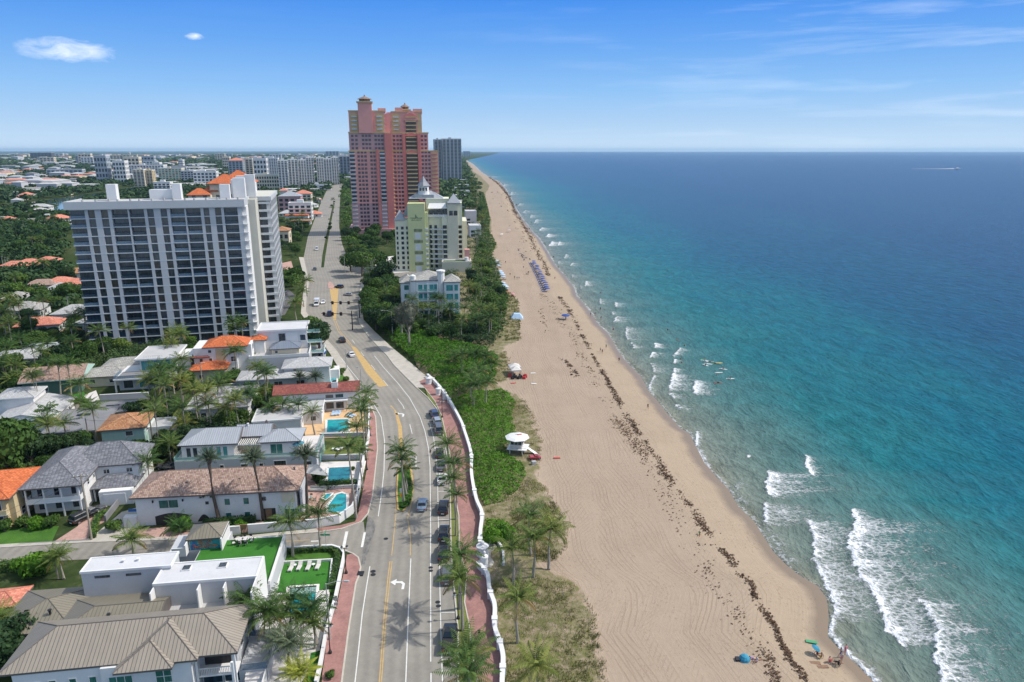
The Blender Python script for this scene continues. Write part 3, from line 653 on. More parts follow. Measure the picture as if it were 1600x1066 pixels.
side = [(-120, 868), (0, 856.5), (139, 848), (250, 845), (354, 846), (420, 838), (499, 832), (533, 827), (568, 815), (572, 845), (565, 884), (560, 872), (552, 866), (537, 860), (518, 858), (430, 859), (0, 881), (-120, 890)]
P = GP(side); MB().poly(P, .006).build('side_street', 'asphalt'); struct(bpy.data.objects['side_street']); avoid(P)
st2 = GP([(40, 648), (75, 634), (240, 622), (262, 640), (258, 648), (150, 652), (60, 656)]); struct(MB().poly(st2, 0).build('back_street', 'asphalt')); avoid(st2)
st3 = GP([(150, 632), (60, 634), (-30, 640), (-30, 634), (60, 629)])
def walk(name, px, mat, z=.13, kz=0):
 P = GP(px); o = struct(MB().slab(P, -.05, z).build(name, mat)); avoid(P); return o
sw1 = [(497, 1130), (504, 1052), (513, 988), (527.6, 942), (540, 882), (542, 868), (552, 866), (560, 872), (563.6, 887), (561, 900), (556, 912), (543.5, 993), (534, 1066), (525.5, 1130)]
walk('sidewalk', sw1, 'paver_red')
sw2 = [(499, 832), (533, 827), (564, 816), (575, 803), (582, 776), (590, 701), (588, 655), (584, 640), (576, 640), (576, 672), (573, 735), (560, 803), (555, 816), (530, 822), (494, 826)]
walk('sidewalk', sw2, 'paver_red')
walk('sidewalk', [(499, 826), (499, 832), (420, 838), (354, 846), (250, 845), (139, 848), (0, 856.5), (-60, 860), (-60, 855), (0, 851.5), (139, 843), (250, 840), (354, 841)], 'concrete', .11)
walk('sidewalk', [(576, 640), (548, 606), (515, 552), (497, 527), (470, 490), (472, 470), (477, 441), (467, 402), (474.5, 402.5), (483, 441), (479, 465), (478, 488), (504, 524), (526, 549), (560, 605), (584, 640)], 'concrete', .12)
east_in = [(750, 1130), (744, 1052), (739, 1031), (733, 976), (726, 942), (729, 900), (718, 860), (717, 807), (711, 775), (706, 735), (702, 705), (698, 685), (690, 650), (680, 628), (664, 607), (655, 597)]
walk('promenade', east_in+wall_px[::-1], 'paver_red', .125)
walk('sidewalk', [(651, 606), (664, 607), (655, 597), (668, 590), (640, 566), (612, 543), (585, 518), (568, 500), (566, 480), (567, 460), (572, 441), (565, 441), (562, 460), (560, 477), (559, 490), (562, 506), (576, 526), (605, 556), (616, 571)], 'concrete', .12)
verge = [(x, y) for x, y in RR_px if y > 606]+east_in[::-1]
vp = GP([p for p in RR_px if p[1] > 610])+GP(east_in[::-1][1:]); struct(MB().slab(vp, -.05, .10).build('planter_strip', 'lawn_dry')); avoid(vp)
def curb(pts, name='kerb', mat='curb', w=.22, z1=.15):
 return struct(MB().wall(pts, w, -.05, z1).build(name, mat))
curb(GP([(525.5, 1130), (534, 1066), (543.5, 993), (556, 912), (561, 900), (563.6, 887), (560, 872), (552, 866), (537, 860), (518, 858), (430, 859)]))
curb(GP([(354, 846), (420, 838), (499, 832), (533, 827), (564, 816), (575, 803), (582, 776), (590, 701), (587, 652), (579, 634), (560, 605), (526, 549), (504, 524), (478, 488)]))
curb(GP([p for p in RR_px if p[1] > 440])); curb(GP(east_in[:-1]), w=.18)
cr = GP([(555, 417), (563, 442), (610, 440), (660, 430), (655, 420), (600, 418)]); struct(MB().poly(cr, .008).build('cross_street', 'asphalt')); avoid(cr)
def line(pxs, w, mat, z, name='road_marking', dash=None):
 P = [Vector(W(x, y)) for x, y in pxs]; mb = MB(); pts = [P[0]]
 for a, b_ in zip(P[:-1], P[1:]):
  n = max(1, int((b_-a).length/2.5))
  pts += [a.lerp(b_, k/n) for k in range(1, n+1)]
 for k, (a, b_) in enumerate(zip(pts[:-1], pts[1:])):
  if dash and (k//dash) % 3: continue
  e = (b_-a).normalized(); n = Vector((-e.y, e.x))*w/2
  mb.face([(a.x-n.x, a.y-n.y, z), (b_.x-n.x, b_.y-n.y, z), (b_.x+n.x, b_.y+n.y, z), (a.x+n.x, a.y+n.y, z)])
 return struct(mb.build(name, mat))
z1 = .012
line([(548, 1130), (554.7, 1066), (560, 1018), (566, 960), (573, 915), (578, 885)], .14, 'paint_white', z1)
line([(591, 807), (597, 765), (600, 735), (601, 690), (595.7, 652), (586.7, 636), (562, 596), (544, 574), (524, 547)], .14, 'paint_white', z1)
for dx in (-1.6, 1.6): line([(587+dx, 1130), (594.3+dx, 1066), (602+dx, 960), (608+dx, 900), (611+dx, 877)], .15, 'paint_yellow', z1)
line([(612, 868), (615, 840), (618.5, 805), (619.5, 780), (620, 745), (622, 733)], .14, 'paint_yellow', z1)
line([(641, 868), (641.5, 840), (637, 810), (643, 785), (646, 760), (643, 728), (632, 700)], .14, 'paint_yellow', z1)
struct(MB().poly(GP([(622, 667), (616, 640), (609, 634), (612, 634), (621, 645), (628, 667), (630, 700), (622, 722), (624, 697)]), z1).build('road_marking', 'paint_yellow'))
struct(MB().poly(GP([(515, 450), (529, 450), (527, 478), (525, 500), (521, 500), (519, 478)]), z1).build('road_marking', 'paint_yellow'))
struct(MB().poly(GP([(548, 540), (556, 543), (582, 575), (605, 603), (592, 605), (572, 582)]), z1).build('road_marking', 'paint_yellow'))
for dx in (-1.5, 1.5): line([(523+dx, 500), (530+dx, 518), (549+dx, 540)], .2, 'paint_yellow', z1)
line([(631, 1130), (634, 1066), (638, 960), (642, 873)], .14, 'paint_white', z1)
line([(650, 730), (650, 705), (646, 685.6), (638.5, 656), (629.5, 634)], .14, 'paint_white', z1, dash=2)
line([(629.5, 634), (610, 608), (586, 578), (566, 553), (548, 528)], .13, 'paint_white', z1, dash=2)
line([(673.4, 1130), (673.4, 1052)], .14, 'paint_white', z1)
line([(673, 1034), (672.8, 840), (673, 836), (672, 730), (670, 703), (664, 674), (656, 651), (640, 622), (622.7, 600), (600, 575), (585, 556)], .14, 'paint_white', z1)
line([(692, 1130), (691.4, 1066), (689, 990), (686, 860), (684.5, 800), (684, 760), (681, 710), (677.7, 685), (671, 660)], .12, 'paint_white', z1)
for y, xa, xb in ((1031, 691, 715), (957, 688, 711), (905, 687, 708), (855, 685.6, 704.5), (812, 685, 703.5), (768, 684, 702.5), (730, 682.5, 700), (700, 680, 696.5), (676, 676, 691)):
 line([(xa, y), (xb, y)], .12, 'paint_white', z1)
line([(542, 830.6), (536.6, 856)], .5, 'paint_white', z1); line([(570, 832), (565.5, 855)], .4, 'paint_white', z1)
line([(486, 846), (499, 845.4), (499, 857), (486, 857.5)], .3, 'paint_white', z1)
line([(440, 846.5), (484, 843.6)], .14, 'paint_yellow', z1)
def arrow(px, py, s=1.0, flip=1):
 x, y = W(px, py); mb = MB(); z = z1
 mb.poly([(x+a*s, y+b_*s) for a, b_ in [(-1.5, .53), (-.6, 1.35), (-.6, .8), (.3, .78), (.85, .2), (.9, -1.3), (.5, -1.3), (.45, 0), (.15, .3), (-.6, .3), (-.6, -.3)]], z)
 struct(mb.build('road_arrow', 'paint_white'))
arrow(624, 913, 1.0); arrow(626, 648, 1.1)
for i, (px, py, r) in enumerate([(583, 893, .42), (583, 898, .42), (673, 887, .36), (673, 892, .36), (684, 941, .38), (685, 947, .38), (603, 842, .4), (608, 683, .35), (517, 1052, .3), (546, 945, .22)]):
 x, y = W(px, py); mb = MB(); mb.cyl(x, y, .0, .02, r, n=14); c = mb.build('manhole_cover', 'dark_metal')
 tag(c, 'dark round iron cover in the pale asphalt' if py > 700 and px < 680 else 'dark round iron cover in the road near the parking lane', 'manhole cover', 'iron covers in the road')
for px, py in ((563.5, 896.5),):
 x, y = W(px, py); tag(MB().box(x-.5, x+.5, y-.7, y+.5, .0, .16).build('storm_drain', 'dark_metal'), 'dark storm drain grate at the kerb by the side street corner', 'drain')
struct(MB().poly(GP([(575, 806), (583, 812), (587, 822), (582, 842), (576, 862), (569, 884), (564, 884), (568, 850), (571, 828)]), .009).build('road_stain', 'asphalt_stain'))
isl = [(622, 733), (634, 727), (642, 735), (645, 762), (640, 785), (629, 800), (622, 797), (620, 770)]
P = GP(isl); struct(MB().slab(P, -.02, .13).build('median_island', 'lawn')); curb(P+[P[0]], w=.3, mat='paint_yellow')
for q in ([(509, 396), (513, 372), (518, 345), (523, 318), (521, 316), (515, 344), (509, 372), (504, 398), (502, 418), (506, 418)], ):
 struct(MB().slab(GP(q), -.02, .14).build('median_island', 'ground'))
struct(MB().slab(GP([(512, 443), (516, 440), (523, 447), (521, 452), (513, 451)]), -.02, .12).build('median_island', 'paver_pink'))
wu = [p for p in wall_px if p[1] <= 856][::-1]; wl_ = [p for p in wall_px if p[1] >= 887]
def smooth(pxs, n=6):
 P = [Vector(W(*p)) for p in pxs]; out = []
 for i in range(len(P)-1):
  p0, p1, p2, p3 = P[max(i-1, 0)], P[i], P[i+1], P[min(i+2, len(P)-1)]
  for k in range(n):
   t = k/n; out.append(.5*((2*p1)+(p2-p0)*t+(2*p0-5*p1+4*p2-p3)*t*t+(3*p1-p0-3*p2+p3)*t**3))
 out.append(P[-1]); return [(p.x, p.y) for p in out]
def seawall(px, label):
 t = thing('beach_wall', label, 'wall')
 P = smooth(px); MB().wall(P, .42, -.1, 1.05).build('wall', 'stucco_white', t); MB().wall(P, .62, 1.052, 1.2).build('coping', 'white_trim', t)
 for i in range(4, len(P)-2, 9):
  x, y = P[i]; MB().box(x-.42, x+.42, y-.42, y+.42, -.1, 1.34).build('pier', 'white_trim', t)
seawall(wu, 'long white wavy wall beside the red promenade, north of the round gate columns')
seawall(wl_[::-1], 'white wavy wall beside the red promenade, south of the round gate columns')
def column(px, py, r, lab, h=2.0):
 x, y = W(px, py); t = thing('gate_column', lab, 'column', (x, y, 0), 0, 'white round gate columns')
 MB().lathe(0, 0, [(r*1.12, -.1), (r*1.12, .25), (r, .3), (r, h*.72), (r*1.15, h*.76), (r*1.15, h*.86), (r*.95, h*.9)], 20).build('shaft', 'stucco_white', t)
 MB().lathe(0, 0, [(r*.95, h*.9), (r*.6, h*.95), (r*.32, h*1.0), (r*.3, h*1.08), (r*.42, h*1.15), (r*.3, h*1.24), (.02, h*1.28)], 16).build('cap', 'white_trim', t)
column(754, 868, .92, 'wide white drum column at the beach gate, under the green bush', 2.1)
column(757, 886, .55, 'narrow white column at the beach gate, where the south wall starts', 2.3)
for i, (px, py, l) in enumerate([(670, 600, 'white gate pillar at the north end of the promenade'), (685, 617, 'white gate pillar between two others beside the thick hedge'), (695, 624, 'white gate pillar with ball cap where the wavy wall begins')]):
 column(px, py, .85-.15*i, l, 2.2)
x, y = W(765, 853); t = thing('bollard', 'slim white bollard inside the beach gate', 'bollard', (x, y, 0)); MB().cyl(0, 0, 0, 1.25, .17, .15, 12).build('post', 'white_trim', t); MB().lathe(0, 0, [(.17, 1.25), (.19, 1.33), (.1, 1.42), (.01, 1.44)], 12).build('cap', 'white_trim', t)
P = smooth([(758, 846), (770, 846), (780, 853), (786, 866), (787, 886)]); tag(MB().wall(P, .35, -.1, .7).build('curved_wall', 'stucco_white'), 'low curved white wall around the beach gate landing', 'wall')
struct(MB().slab(GP([(752, 850), (768, 848), (780, 856), (785, 870), (784, 886), (768, 888), (748, 888)]), -.05, .16).build('gate_landing', 'concrete'))
sp_ = GP([(785, 884), (840, 884), (880, 890), (880, 897), (846, 898), (800, 896), (784, 892)])
def patch(name, px, mat, z, z0=-.06, av=True, kind=True):
 P = GP(px, z); o = MB().slab(P, z0, z).build(name, mat)
 if kind: struct(o)
 if av: avoid(P)
 return o
patch('lawn', [(-40, 836), (0, 826), (92, 822), (80, 848), (0, 852), (-40, 856)], 'lawn', .04)
patch('driveway', [(82, 848), (122, 822), (125, 800), (165, 795), (168, 812), (150, 822), (138, 843)], 'paver_pink', .05)
patch('driveway', [(139, 843), (190, 800), (225, 790), (235, 795), (222, 815), (190, 840)], 'concrete', .03)
patch('driveway', [(205, 828), (330, 818), (345, 834), (300, 842), (215, 843)], 'paver_pink', .045)
patch('garden', [(345, 819), (470, 812), (500, 822), (350, 836)], 'lawn', .04)
patch('garden_path', [(380, 818), (412, 815), (408, 830), (378, 833)], 'paver_pink', .06)
patch('pool_deck', [(466, 742), (485, 740), (500, 768), (545, 755), (562, 765), (557, 797), (545, 806), (515, 814), (470, 818)], 'paver_pink', .07)
patch('pool_deck', [(499, 722), (572, 720), (563, 762), (500, 766)], 'deck_white', .09)
patch('lawn', [(498, 687), (576, 685), (572, 716), (500, 718)], 'lawn_dry', .06)
patch('pool_deck', [(486, 640), (575, 636), (575, 682), (478, 686), (470, 650)], 'deck_orange', .08)
patch('garden', [(530, 628), (552, 627), (552, 638), (530, 640)], 'lawn_bright', .10)
patch('lawn', [(73, 630), (130, 612), (140, 622), (150, 626), (75, 631)], 'lawn_bright', .05)
patch('lawn', [(88, 654), (104, 648), (112, 652), (100, 664)], 'lawn_bright', .05)
patch('driveway', [(130, 618), (150, 610), (156, 625), (140, 628)], 'deck_white', .06)
patch('garden', [(490, 590), (540, 585), (545, 610), (500, 612)], 'lawn', .05)
patch('deck', [(400, 925), (432, 926), (452, 1000), (500, 990), (500, 1022), (470, 1066), (440, 1100), (380, 1100), (390, 980)], 'deck_white', .05)
patch('deck', [(430, 925), (516, 918), (507, 985), (500, 1010), (430, 1010)], 'deck_white', .09)
patch('lawn', [(440, 880), (520, 876), (512, 920.6), (432, 926)], 'lawn_bright', .18)
patch('lawn', [(436, 862), (520, 858), (530, 866), (524, 925), (514, 925), (519, 876), (436, 880)], 'lawn', .12)
patch('lawn', [(486, 1020), (502, 1016), (492, 1100), (476, 1100)], 'lawn_bright', .14)
patch('parking_lot', [(425, 470), (450, 452), (462, 462), (445, 492), (428, 495)], 'asphalt_dark', .02)
patch('plaza', [(437, 412), (455, 408), (460, 425), (444, 430)], 'paver_pink', .03)
patch('driveway', [(590, 403), (632, 398), (640, 425), (596, 428), (586, 415)], 'deck_white', .03)
def pool(name, px, water, label, z=.1, cop='pool_coping', w=.55):
 P = GP(px, z); t = thing(name, label, 'pool', (0, 0, 0))
 c = Vector((sum(p[0] for p in P)/len(P), sum(p[1] for p in P)/len(P)))
 MB().slab(P, z-.01, z+.03).build('water', water, t)
 MB().wall(P+[P[0]], w, z-.05, z+.12).build('coping', cop, t)
 return t
pool('pool', [(510, 656), (546, 655), (546, 674), (509, 677)], 'pool_turq', 'turquoise pool in the orange stone deck')
pool('pool', [(512, 731), (549.5, 729.5), (548, 753), (510, 755)], 'pool_deep', 'deep blue green rectangular pool in the pale deck', .12)
pool('pool', [(511, 790), (524, 773), (534, 770), (543, 773), (543, 800), (511, 802)], 'pool_turq', 'six sided bright turquoise pool on the pink brick deck', .12)
pool('spa_pool', [(503, 779), (509, 772), (520, 771), (516, 777), (509, 782)], 'pool_turq', 'small spa basin beside the six sided pool', .25, w=.4)
pool('pool', [(450, 918), (497, 914.5), (493, 957), (452, 961)], 'pool_turq', 'white edged pool between the loungers lawn and the palms', .15, w=.5)
o = MB().slab(GP([(452, 920), (495, 916.5), (494.3, 926), (452, 930)], .22), .16, .185).build('shelf_water', 'pool_pale', bpy.data.objects['pool.003'] if 'pool.003' in bpy.data.objects else None)
pool('pool', [(508, 592), (527, 591), (527, 599), (508, 601)], 'pool_turq', 'small green blue pool behind the red tiled house', .15)
def gwall(px, h, label, th=.3, mat='stucco_white', z0=-.1, cap=True, name='garden_wall'):
 P = GP(px); t = thing(name, label, 'wall'); MB().wall(P, th, z0, h).build('wall', mat, t)
 if cap: MB().wall(P, th+.1, h+.002, h+.08).build('coping', 'white_trim', t)
 return t
gwall([(494, 1075), (502, 1040), (511, 990), (524, 943), (536, 884), (538, 872), (532, 864), (519, 860), (437, 864)], 1.0, 'white boundary wall curving around the loungers lawn beside the sidewalk')
gwall([(515, 922), (519, 878), (441, 882), (433, 924)], .5, 'low white kerb wall framing the turf with four loungers', .25)
gwall([(418, 872), (403, 965)], 2.4, 'tall white wall between the flat roofed house and the lounge garden', .3)
gwall([(354, 836), (376, 834)], 1.5, 'short white wall left of the wooden garden gate'); gwall([(388, 833), (495, 824), (530, 817), (551, 802), (558, 788), (566, 740), (569, 722)], 1.6, 'white garden wall curving around the pink brick pool deck')
gwall([(498, 719), (570, 717)], 1.1, 'grey garden wall between the dry lawn and the deep blue pool', mat='stucco_grey'); gwall([(500, 684), (576, 682)], 1.0, 'grey wall between the orange deck and the dry lawn', mat='stucco_grey')
gwall([(571, 716), (577, 684), (577, 640)], 1.3, 'white wall with palms beside the north part of the brick sidewalk')
gwall([(500, 766), (561, 763)], .8, 'low wall under the shrubs between the two lower pools', mat='stucco_grey')
gwall([(553, 605), (551, 612), (545, 617), (536, 618)], 1.4, 'white curved wall at the end of the red tiled roof')
gwall([(165, 815), (225, 738), (232, 735)], 1.2, 'grey green side wall beside the slate roofed house', mat='flat_roof_grey', cap=False)
gwall([(157, 626), (233, 622)], 1.6, 'grey gate wall in front of the flat roofed terrace house', mat='stucco_grey')
gwall([(340, 612), (382, 607)], 1.8, 'grey fence wall behind the stained flat roof', mat='stucco_grey')
gwall([(190, 650), (245, 645)], 1.2, 'white fence by the back street under the palms')
def quads_at(C, N, size, rng, asp=.62):
 "little pointed leaf clumps: centre C, facing N"
 n = len(C); a = rng.normal(size=(n, 3)); T = np.cross(N, a); T /= np.linalg.norm(T, axis=1)[:, None]+1e-9; B = np.cross(N, T)
 s = (np.asarray(size)*np.ones(n))[:, None]
 V = np.stack([C-T*s, C-B*s*asp+N*s*.12, C+T*s, C+B*s*asp+N*s*.12], 1).reshape(-1, 3)
 return V, np.arange(n*4).reshape(-1, 4)
def crown_arrays(rng, R_=4.0, Hh=3.2, n=2600, leaf=.32, lobes=12, flat=.8, hollow=.55):
 L = []
 for k in range(lobes):
  a = rng.uniform(0, 2*math.pi); rr = R_*.62*math.sqrt(rng.uniform(.05, 1)); z = rng.uniform(-.35, .55)*Hh*(1-rr/R_*.6)
  L.append((rr*math.cos(a), rr*math.sin(a), z, R_*rng.uniform(.32, .52)))
 L.append((0, 0, Hh*.25, R_*.55)); L = np.array(L)
 pick = rng.choice(len(L), n, p=L[:, 3]**2/np.sum(L[:, 3]**2))
 dirs = rng.normal(size=(n, 3)); dirs[:, 2] = dirs[:, 2]*.8+.25; dirs /= np.linalg.norm(dirs, axis=1)[:, None]
 rad = L[pick, 3]*(hollow+(1.08-hollow)*rng.uniform(0, 1, n)**.45)
 C = L[pick, :3]+dirs*rad[:, None]*np.array([1, 1, flat])
 N = dirs+rng.normal(size=(n, 3))*.55; N /= np.linalg.norm(N, axis=1)[:, None]
 return quads_at(C, N, leaf*rng.uniform(.55, 1.35, n), rng)
def core_arrays(rng, R_, Hh):
 "dark inner mass so crowns are not see-through all over"
 u = np.linspace(0, 2*math.pi, 11)[:-1]; v = np.linspace(-1.2, 1.35, 6)
 V = np.array([(math.cos(a)*math.cos(b)*R_, math.sin(a)*math.cos(b)*R_, math.sin(b)*Hh) for b in v for a in u])
 V *= (1+rng.uniform(-.18, .12, len(V)))[:, None]
 F = [[i*10+j, i*10+(j+1) % 10, (i+1)*10+(j+1) % 10, (i+1)*10+j] for i in range(5) for j in range(10)]
 return V, np.array(F)
def join(*parts):
 Vs, Fs, o = [], [], 0
 for V, F in parts: Vs.append(V); Fs.append(F+o); o += len(V)
 return np.concatenate(Vs), np.concatenate(Fs)
def trunk_mesh(name, h, r, mat, limbs=5, spread=2.0, rng=None):
 mb = MB(); mb.tube([(0, 0, -.3), (.05, 0, h*.4), (0, .08, h*.8), (.1, 0, h*1.15)], [r*1.25, r, r*.85, r*.4], 7)
 for k in range(limbs):
  a = 2*math.pi*k/limbs+.4; z0 = h*(.5+.08*k)
  mb.tube([(0, 0, z0), (math.cos(a)*spread*.5, math.sin(a)*spread*.5, z0+h*.28), (math.cos(a)*spread, math.sin(a)*spread, z0+h*.5)], [r*.5, r*.35, r*.12], 5)
 return mb.mesh(name, mat)
rng = np.random.default_rng(11)
TREES = {}
def mk_tree(key, R_, Hh, n, leaf, mat, h, lobes=12, bark='bark', flat=.8, v=3):
 TREES[key] = []
 for k in range(v):
  V, F = join(crown_arrays(rng, R_, Hh, n, leaf, lobes, flat), core_arrays(rng, R_*.6, Hh*.5))
  TREES[key].append((arrmesh(key+'_crown', V, F, mat), trunk_mesh(key+'_trunk', h, .2+R_*.03, bark, 5, R_*.5), h+Hh*.35))
mk_tree('broad', 4.2, 3.0, 3000, .34, 'leaf_broad', 3.2, 13, v=4)
mk_tree('dark', 3.6, 3.2, 2400, .32, 'leaf_dark', 3.4, 11, 'bark_dark')
mk_tree('light', 3.4, 2.6, 2200, .32, 'leaf_light', 2.8, 11)
mk_tree('bushy', 2.0, 1.5, 1100, .24, 'leaf_broad', .7, 8)
mk_tree('grape', 2.4, 1.6, 1500, .26, 'leaf_grape', .7, 9)
mk_tree('wispy', 3.0, 5.0, 2600, .20, 'leaf_casuarina', 5.0, 14, 'bark_pale')
def frond(rng, L, e0, droop, yaw, nl=15, lw=.10, ll=.85, twist=0, z0=0.0, r0=.1):
 "one feathered palm leaf: an arching rib with drooping leaflets on both sides"
 t = np.linspace(0, 1, nl); ang = e0-droop*t**1.4
 dx = np.cos(ang); dz = np.sin(ang); st = L/(nl-1)
 x = r0+np.concatenate([[0], np.cumsum(dx[:-1]*st)]); z = z0+np.concatenate([[0], np.cumsum(dz[:-1]*st)])
 side = rng.uniform(-.12, .12)*L*t**2
 V = []; F = []
 w = .05*(1-t*.8)
 for i in range(nl): V += [(x[i], side[i]-w[i], z[i]), (x[i], side[i]+w[i], z[i]+.01)]
 for i in range(nl-1): F.append([2*i, 2*i+1, 2*i+3, 2*i+2])
 prof = np.sin(np.clip(t*1.05+.12, 0, 1.08)*math.pi*.93)**.7
 for i in range(1, nl):
  l = ll*max(prof[i], .22)*rng.uniform(.85, 1.1)
  for s in (-1, 1):
   b = len(V); dr = l*rng.uniform(.35, .62); fw = l*.45
   px, pz = x[i]+fw*dx[i]*.8, z[i]-dr+fw*dz[i]*.6; py = side[i]+s*l*.72
   mx, mz, my = x[i]+fw*.45*dx[i], z[i]-dr*.28, side[i]+s*l*.42
   V += [(x[i]-lw/2, side[i], z[i]), (mx-lw, my, mz), (px, py, pz), (mx+lw, my, mz+.02)]
   F.append([b, b+1, b+2, b+3] if s < 0 else [b, b+3, b+2, b+1])
 V = np.array(V); c, s_ = math.cos(yaw), math.sin(yaw)
 V = np.stack([V[:, 0]*c-V[:, 1]*s_, V[:, 0]*s_+V[:, 1]*c, V[:, 2]], 1)
 return V, np.array(F)
def palm_crown(rng, kind, wind=0.0):
 parts = []; dry = []
 if kind == 'coconut':
  n = 22
  for k in range(n):
   lay = k/n; e0 = R(78-lay*92)+rng.uniform(-.1, .1); yaw = k*2.39996+rng.uniform(-.2, .2)
   p = frond(rng, rng.uniform(3.5, 4.3), e0, R(64+rng.uniform(-8, 14)), yaw, 19, .085, .92)
   (dry if k >= n-3 else parts).append(p)
 elif kind == 'date':
  n = 44
  for k in range(n):
   lay = k/n; e0 = R(84-lay*100)+rng.uniform(-.08, .08)
   parts.append(frond(rng, rng.uniform(2.5, 3.0), e0, R(28+rng.uniform(-6, 10)), k*2.39996, 16, .075, .55))
 elif kind == 'bushy':
  n = 46
  for k in range(n):
   lay = k/n; e0 = R(80-lay*82)+rng.uniform(-.08, .08)
   parts.append(frond(rng, rng.uniform(3.2, 4.2), e0, R(60+rng.uniform(-8, 10)), k*2.39996, 19, .075, .78))
 elif kind == 'small':
  for k in range(13):
   parts.append(frond(rng, rng.uniform(1.3, 1.8), R(70-k*5)+rng.uniform(-.1, .1), R(70), k*2.39996, 9, .11, .5))
 a = join(*parts)
 return a, (join(*dry) if dry else None)
PALMS = {}
def mk_palm(key, kind, mat, v, bark='bark_pale', r=.14, base=1.5):
 PALMS[key] = []
 for k in range(v):
  g, d_ = palm_crown(rng, kind); V, F = g; mi = np.zeros(len(F), int); mats = [mat]
  if d_ is not None:
   V, F = join(g, d_); mi = np.concatenate([np.zeros(len(g[1]), int), np.ones(len(d_[1]), int)]); mats = [mat, 'leaf_palm_dry' if k % 2 else 'leaf_palm_gold']
  cm = arrmesh(key+'_crown', V, F, mats, mi)
  mb = MB(); bx = [.25, -.2, .12, 0][k % 4]
  pts = [(0, 0, -.03), (bx*.2, 0, .1), (bx, bx*.4, .45), (bx*.6, bx*.3, .8), (0, 0, 1.0)]
  mb.tube(pts, [r*base*1.3, r*base, r*1.05, r*.95, r*1.1], 8)
  if kind == 'date': mb.lathe(0, 0, [(r*1.1, .90), (r*2.1, .94), (r*2.3, .98), (r*1.2, 1.02)], 9)
  else: mb.lathe(0, 0, [(r*1.0, .95), (r*1.5, .98), (r*1.1, 1.03)], 8)
  PALMS[key].append((cm, mb.mesh(key+'_trunk', bark)))
mk_palm('coconut', 'coconut', 'leaf_palm', 4)
mk_palm('golden', 'coconut', 'leaf_palm_gold', 2)
mk_palm('date', 'date', 'leaf_date', 2, 'bark_dark', .22, 1.2)
mk_palm('bushy', 'bushy', 'leaf_date', 1, 'bark', .24, 1.2)
mk_palm('areca', 'bushy', 'leaf_yellow', 1, 'bark', .1)
mk_palm('small', 'small', 'leaf_palm', 2, 'bark_pale', .07)
_pc = [0]
def palm(x, y, h, key='coconut', label='', group=None, sc=1.0, z=0, cat='palm tree'):
 cm, tm = PALMS[key][_pc[0] % len(PALMS[key])]; _pc[0] += 1
 t = thing('palm_tree', label, cat, (x, y, z), random.uniform(0, 6.28), group)
 obj('trunk', tm, t, sc=(sc*1.1, sc*1.1, h))
 t.rotation_euler = (random.uniform(-.06, .06), random.uniform(-.06, .06), t.rotation_euler[2])
 c = obj('crown', cm, t, (0, 0, h), sc=(sc*random.uniform(.9, 1.12), sc*random.uniform(.9, 1.12), sc*random.uniform(.85, 1.15))); c.rotation_euler = (random.uniform(-.08, .08), random.uniform(-.08, .08), random.uniform(0, 6.28))
 return t
def palm_px(bx, by, cy, key='coconut', label='', group=None, sc=1.0, z=0):
 x, y = W(bx, by, z); h = max(1.2, ZAT(cy, y)-z); return palm(x, y, h, key, label, group, sc, z)
_tc = [0]
def tree(x, y, key, label, group=None, sc=1.0, hz=1.0, name='tree', cat='tree', z=0):
 cm, tm, ch = TREES[key][_tc[0] % len(TREES[key])]; _tc[0] += 1
 t = thing(name, label, cat, (x, y, z), random.uniform(0, 6.28), group)
 obj('trunk', tm, t, sc=(sc, sc, sc*hz)); obj('crown', cm, t, (0, 0, ch*sc*hz), sc=(sc, sc, sc*(.8+.2*hz)))
 return t
def tree_px(px, py, key, label, group=None, sc=1.0, hz=1.0, name='tree', cat='tree'):
 x, y = W(px, py); return tree(x, y, key, label, group, sc, hz, name, cat)
g = 'coconut palms in the strip between the road and the red promenade'
for bx, by, cy, k, s, l in [
 (704, 756, 692, 'coconut', 1.0, 'coconut palm by the parking lane, northernmost of the planter row'),
 (709, 786, 720, 'coconut', 1.05, 'coconut palm second from the north in the promenade planter'),
 (713, 812, 745, 'coconut', .9, 'coconut palm between the silver car and the red promenade'),
 (712, 838, 772, 'coconut', .7, 'small crowned palm beside the black car nearest the planter bend'),
 (719, 952, 866, 'coconut', 1.0, 'coconut palm leaning over the cars beside the round gate columns'),
 (723, 986, 901, 'golden', .95, 'yellow green palm shading the red promenade just south of the gate'),
 (737, 1105, 1018, 'coconut', 1.05, 'coconut palm beside the black pickup truck'),
 (733, 1146, 1052, 'coconut', .95, 'nearest palm of the planter, cut by the lower picture edge')]:
 palm_px(bx, by, cy, k, l, g, s)
g = 'palms in the road median'
for bx, by, cy, s, l in [(635, 775, 703, .95, 'rear palm of the three on the grassy median island'), (631, 786, 719, .95, 'middle palm on the grassy median island'), (637, 768, 733, .8, 'short palm on the grassy median island')]:
 palm_px(bx, by, cy, 'coconut', l, g, s)
g = 'palms along the west sidewalk'
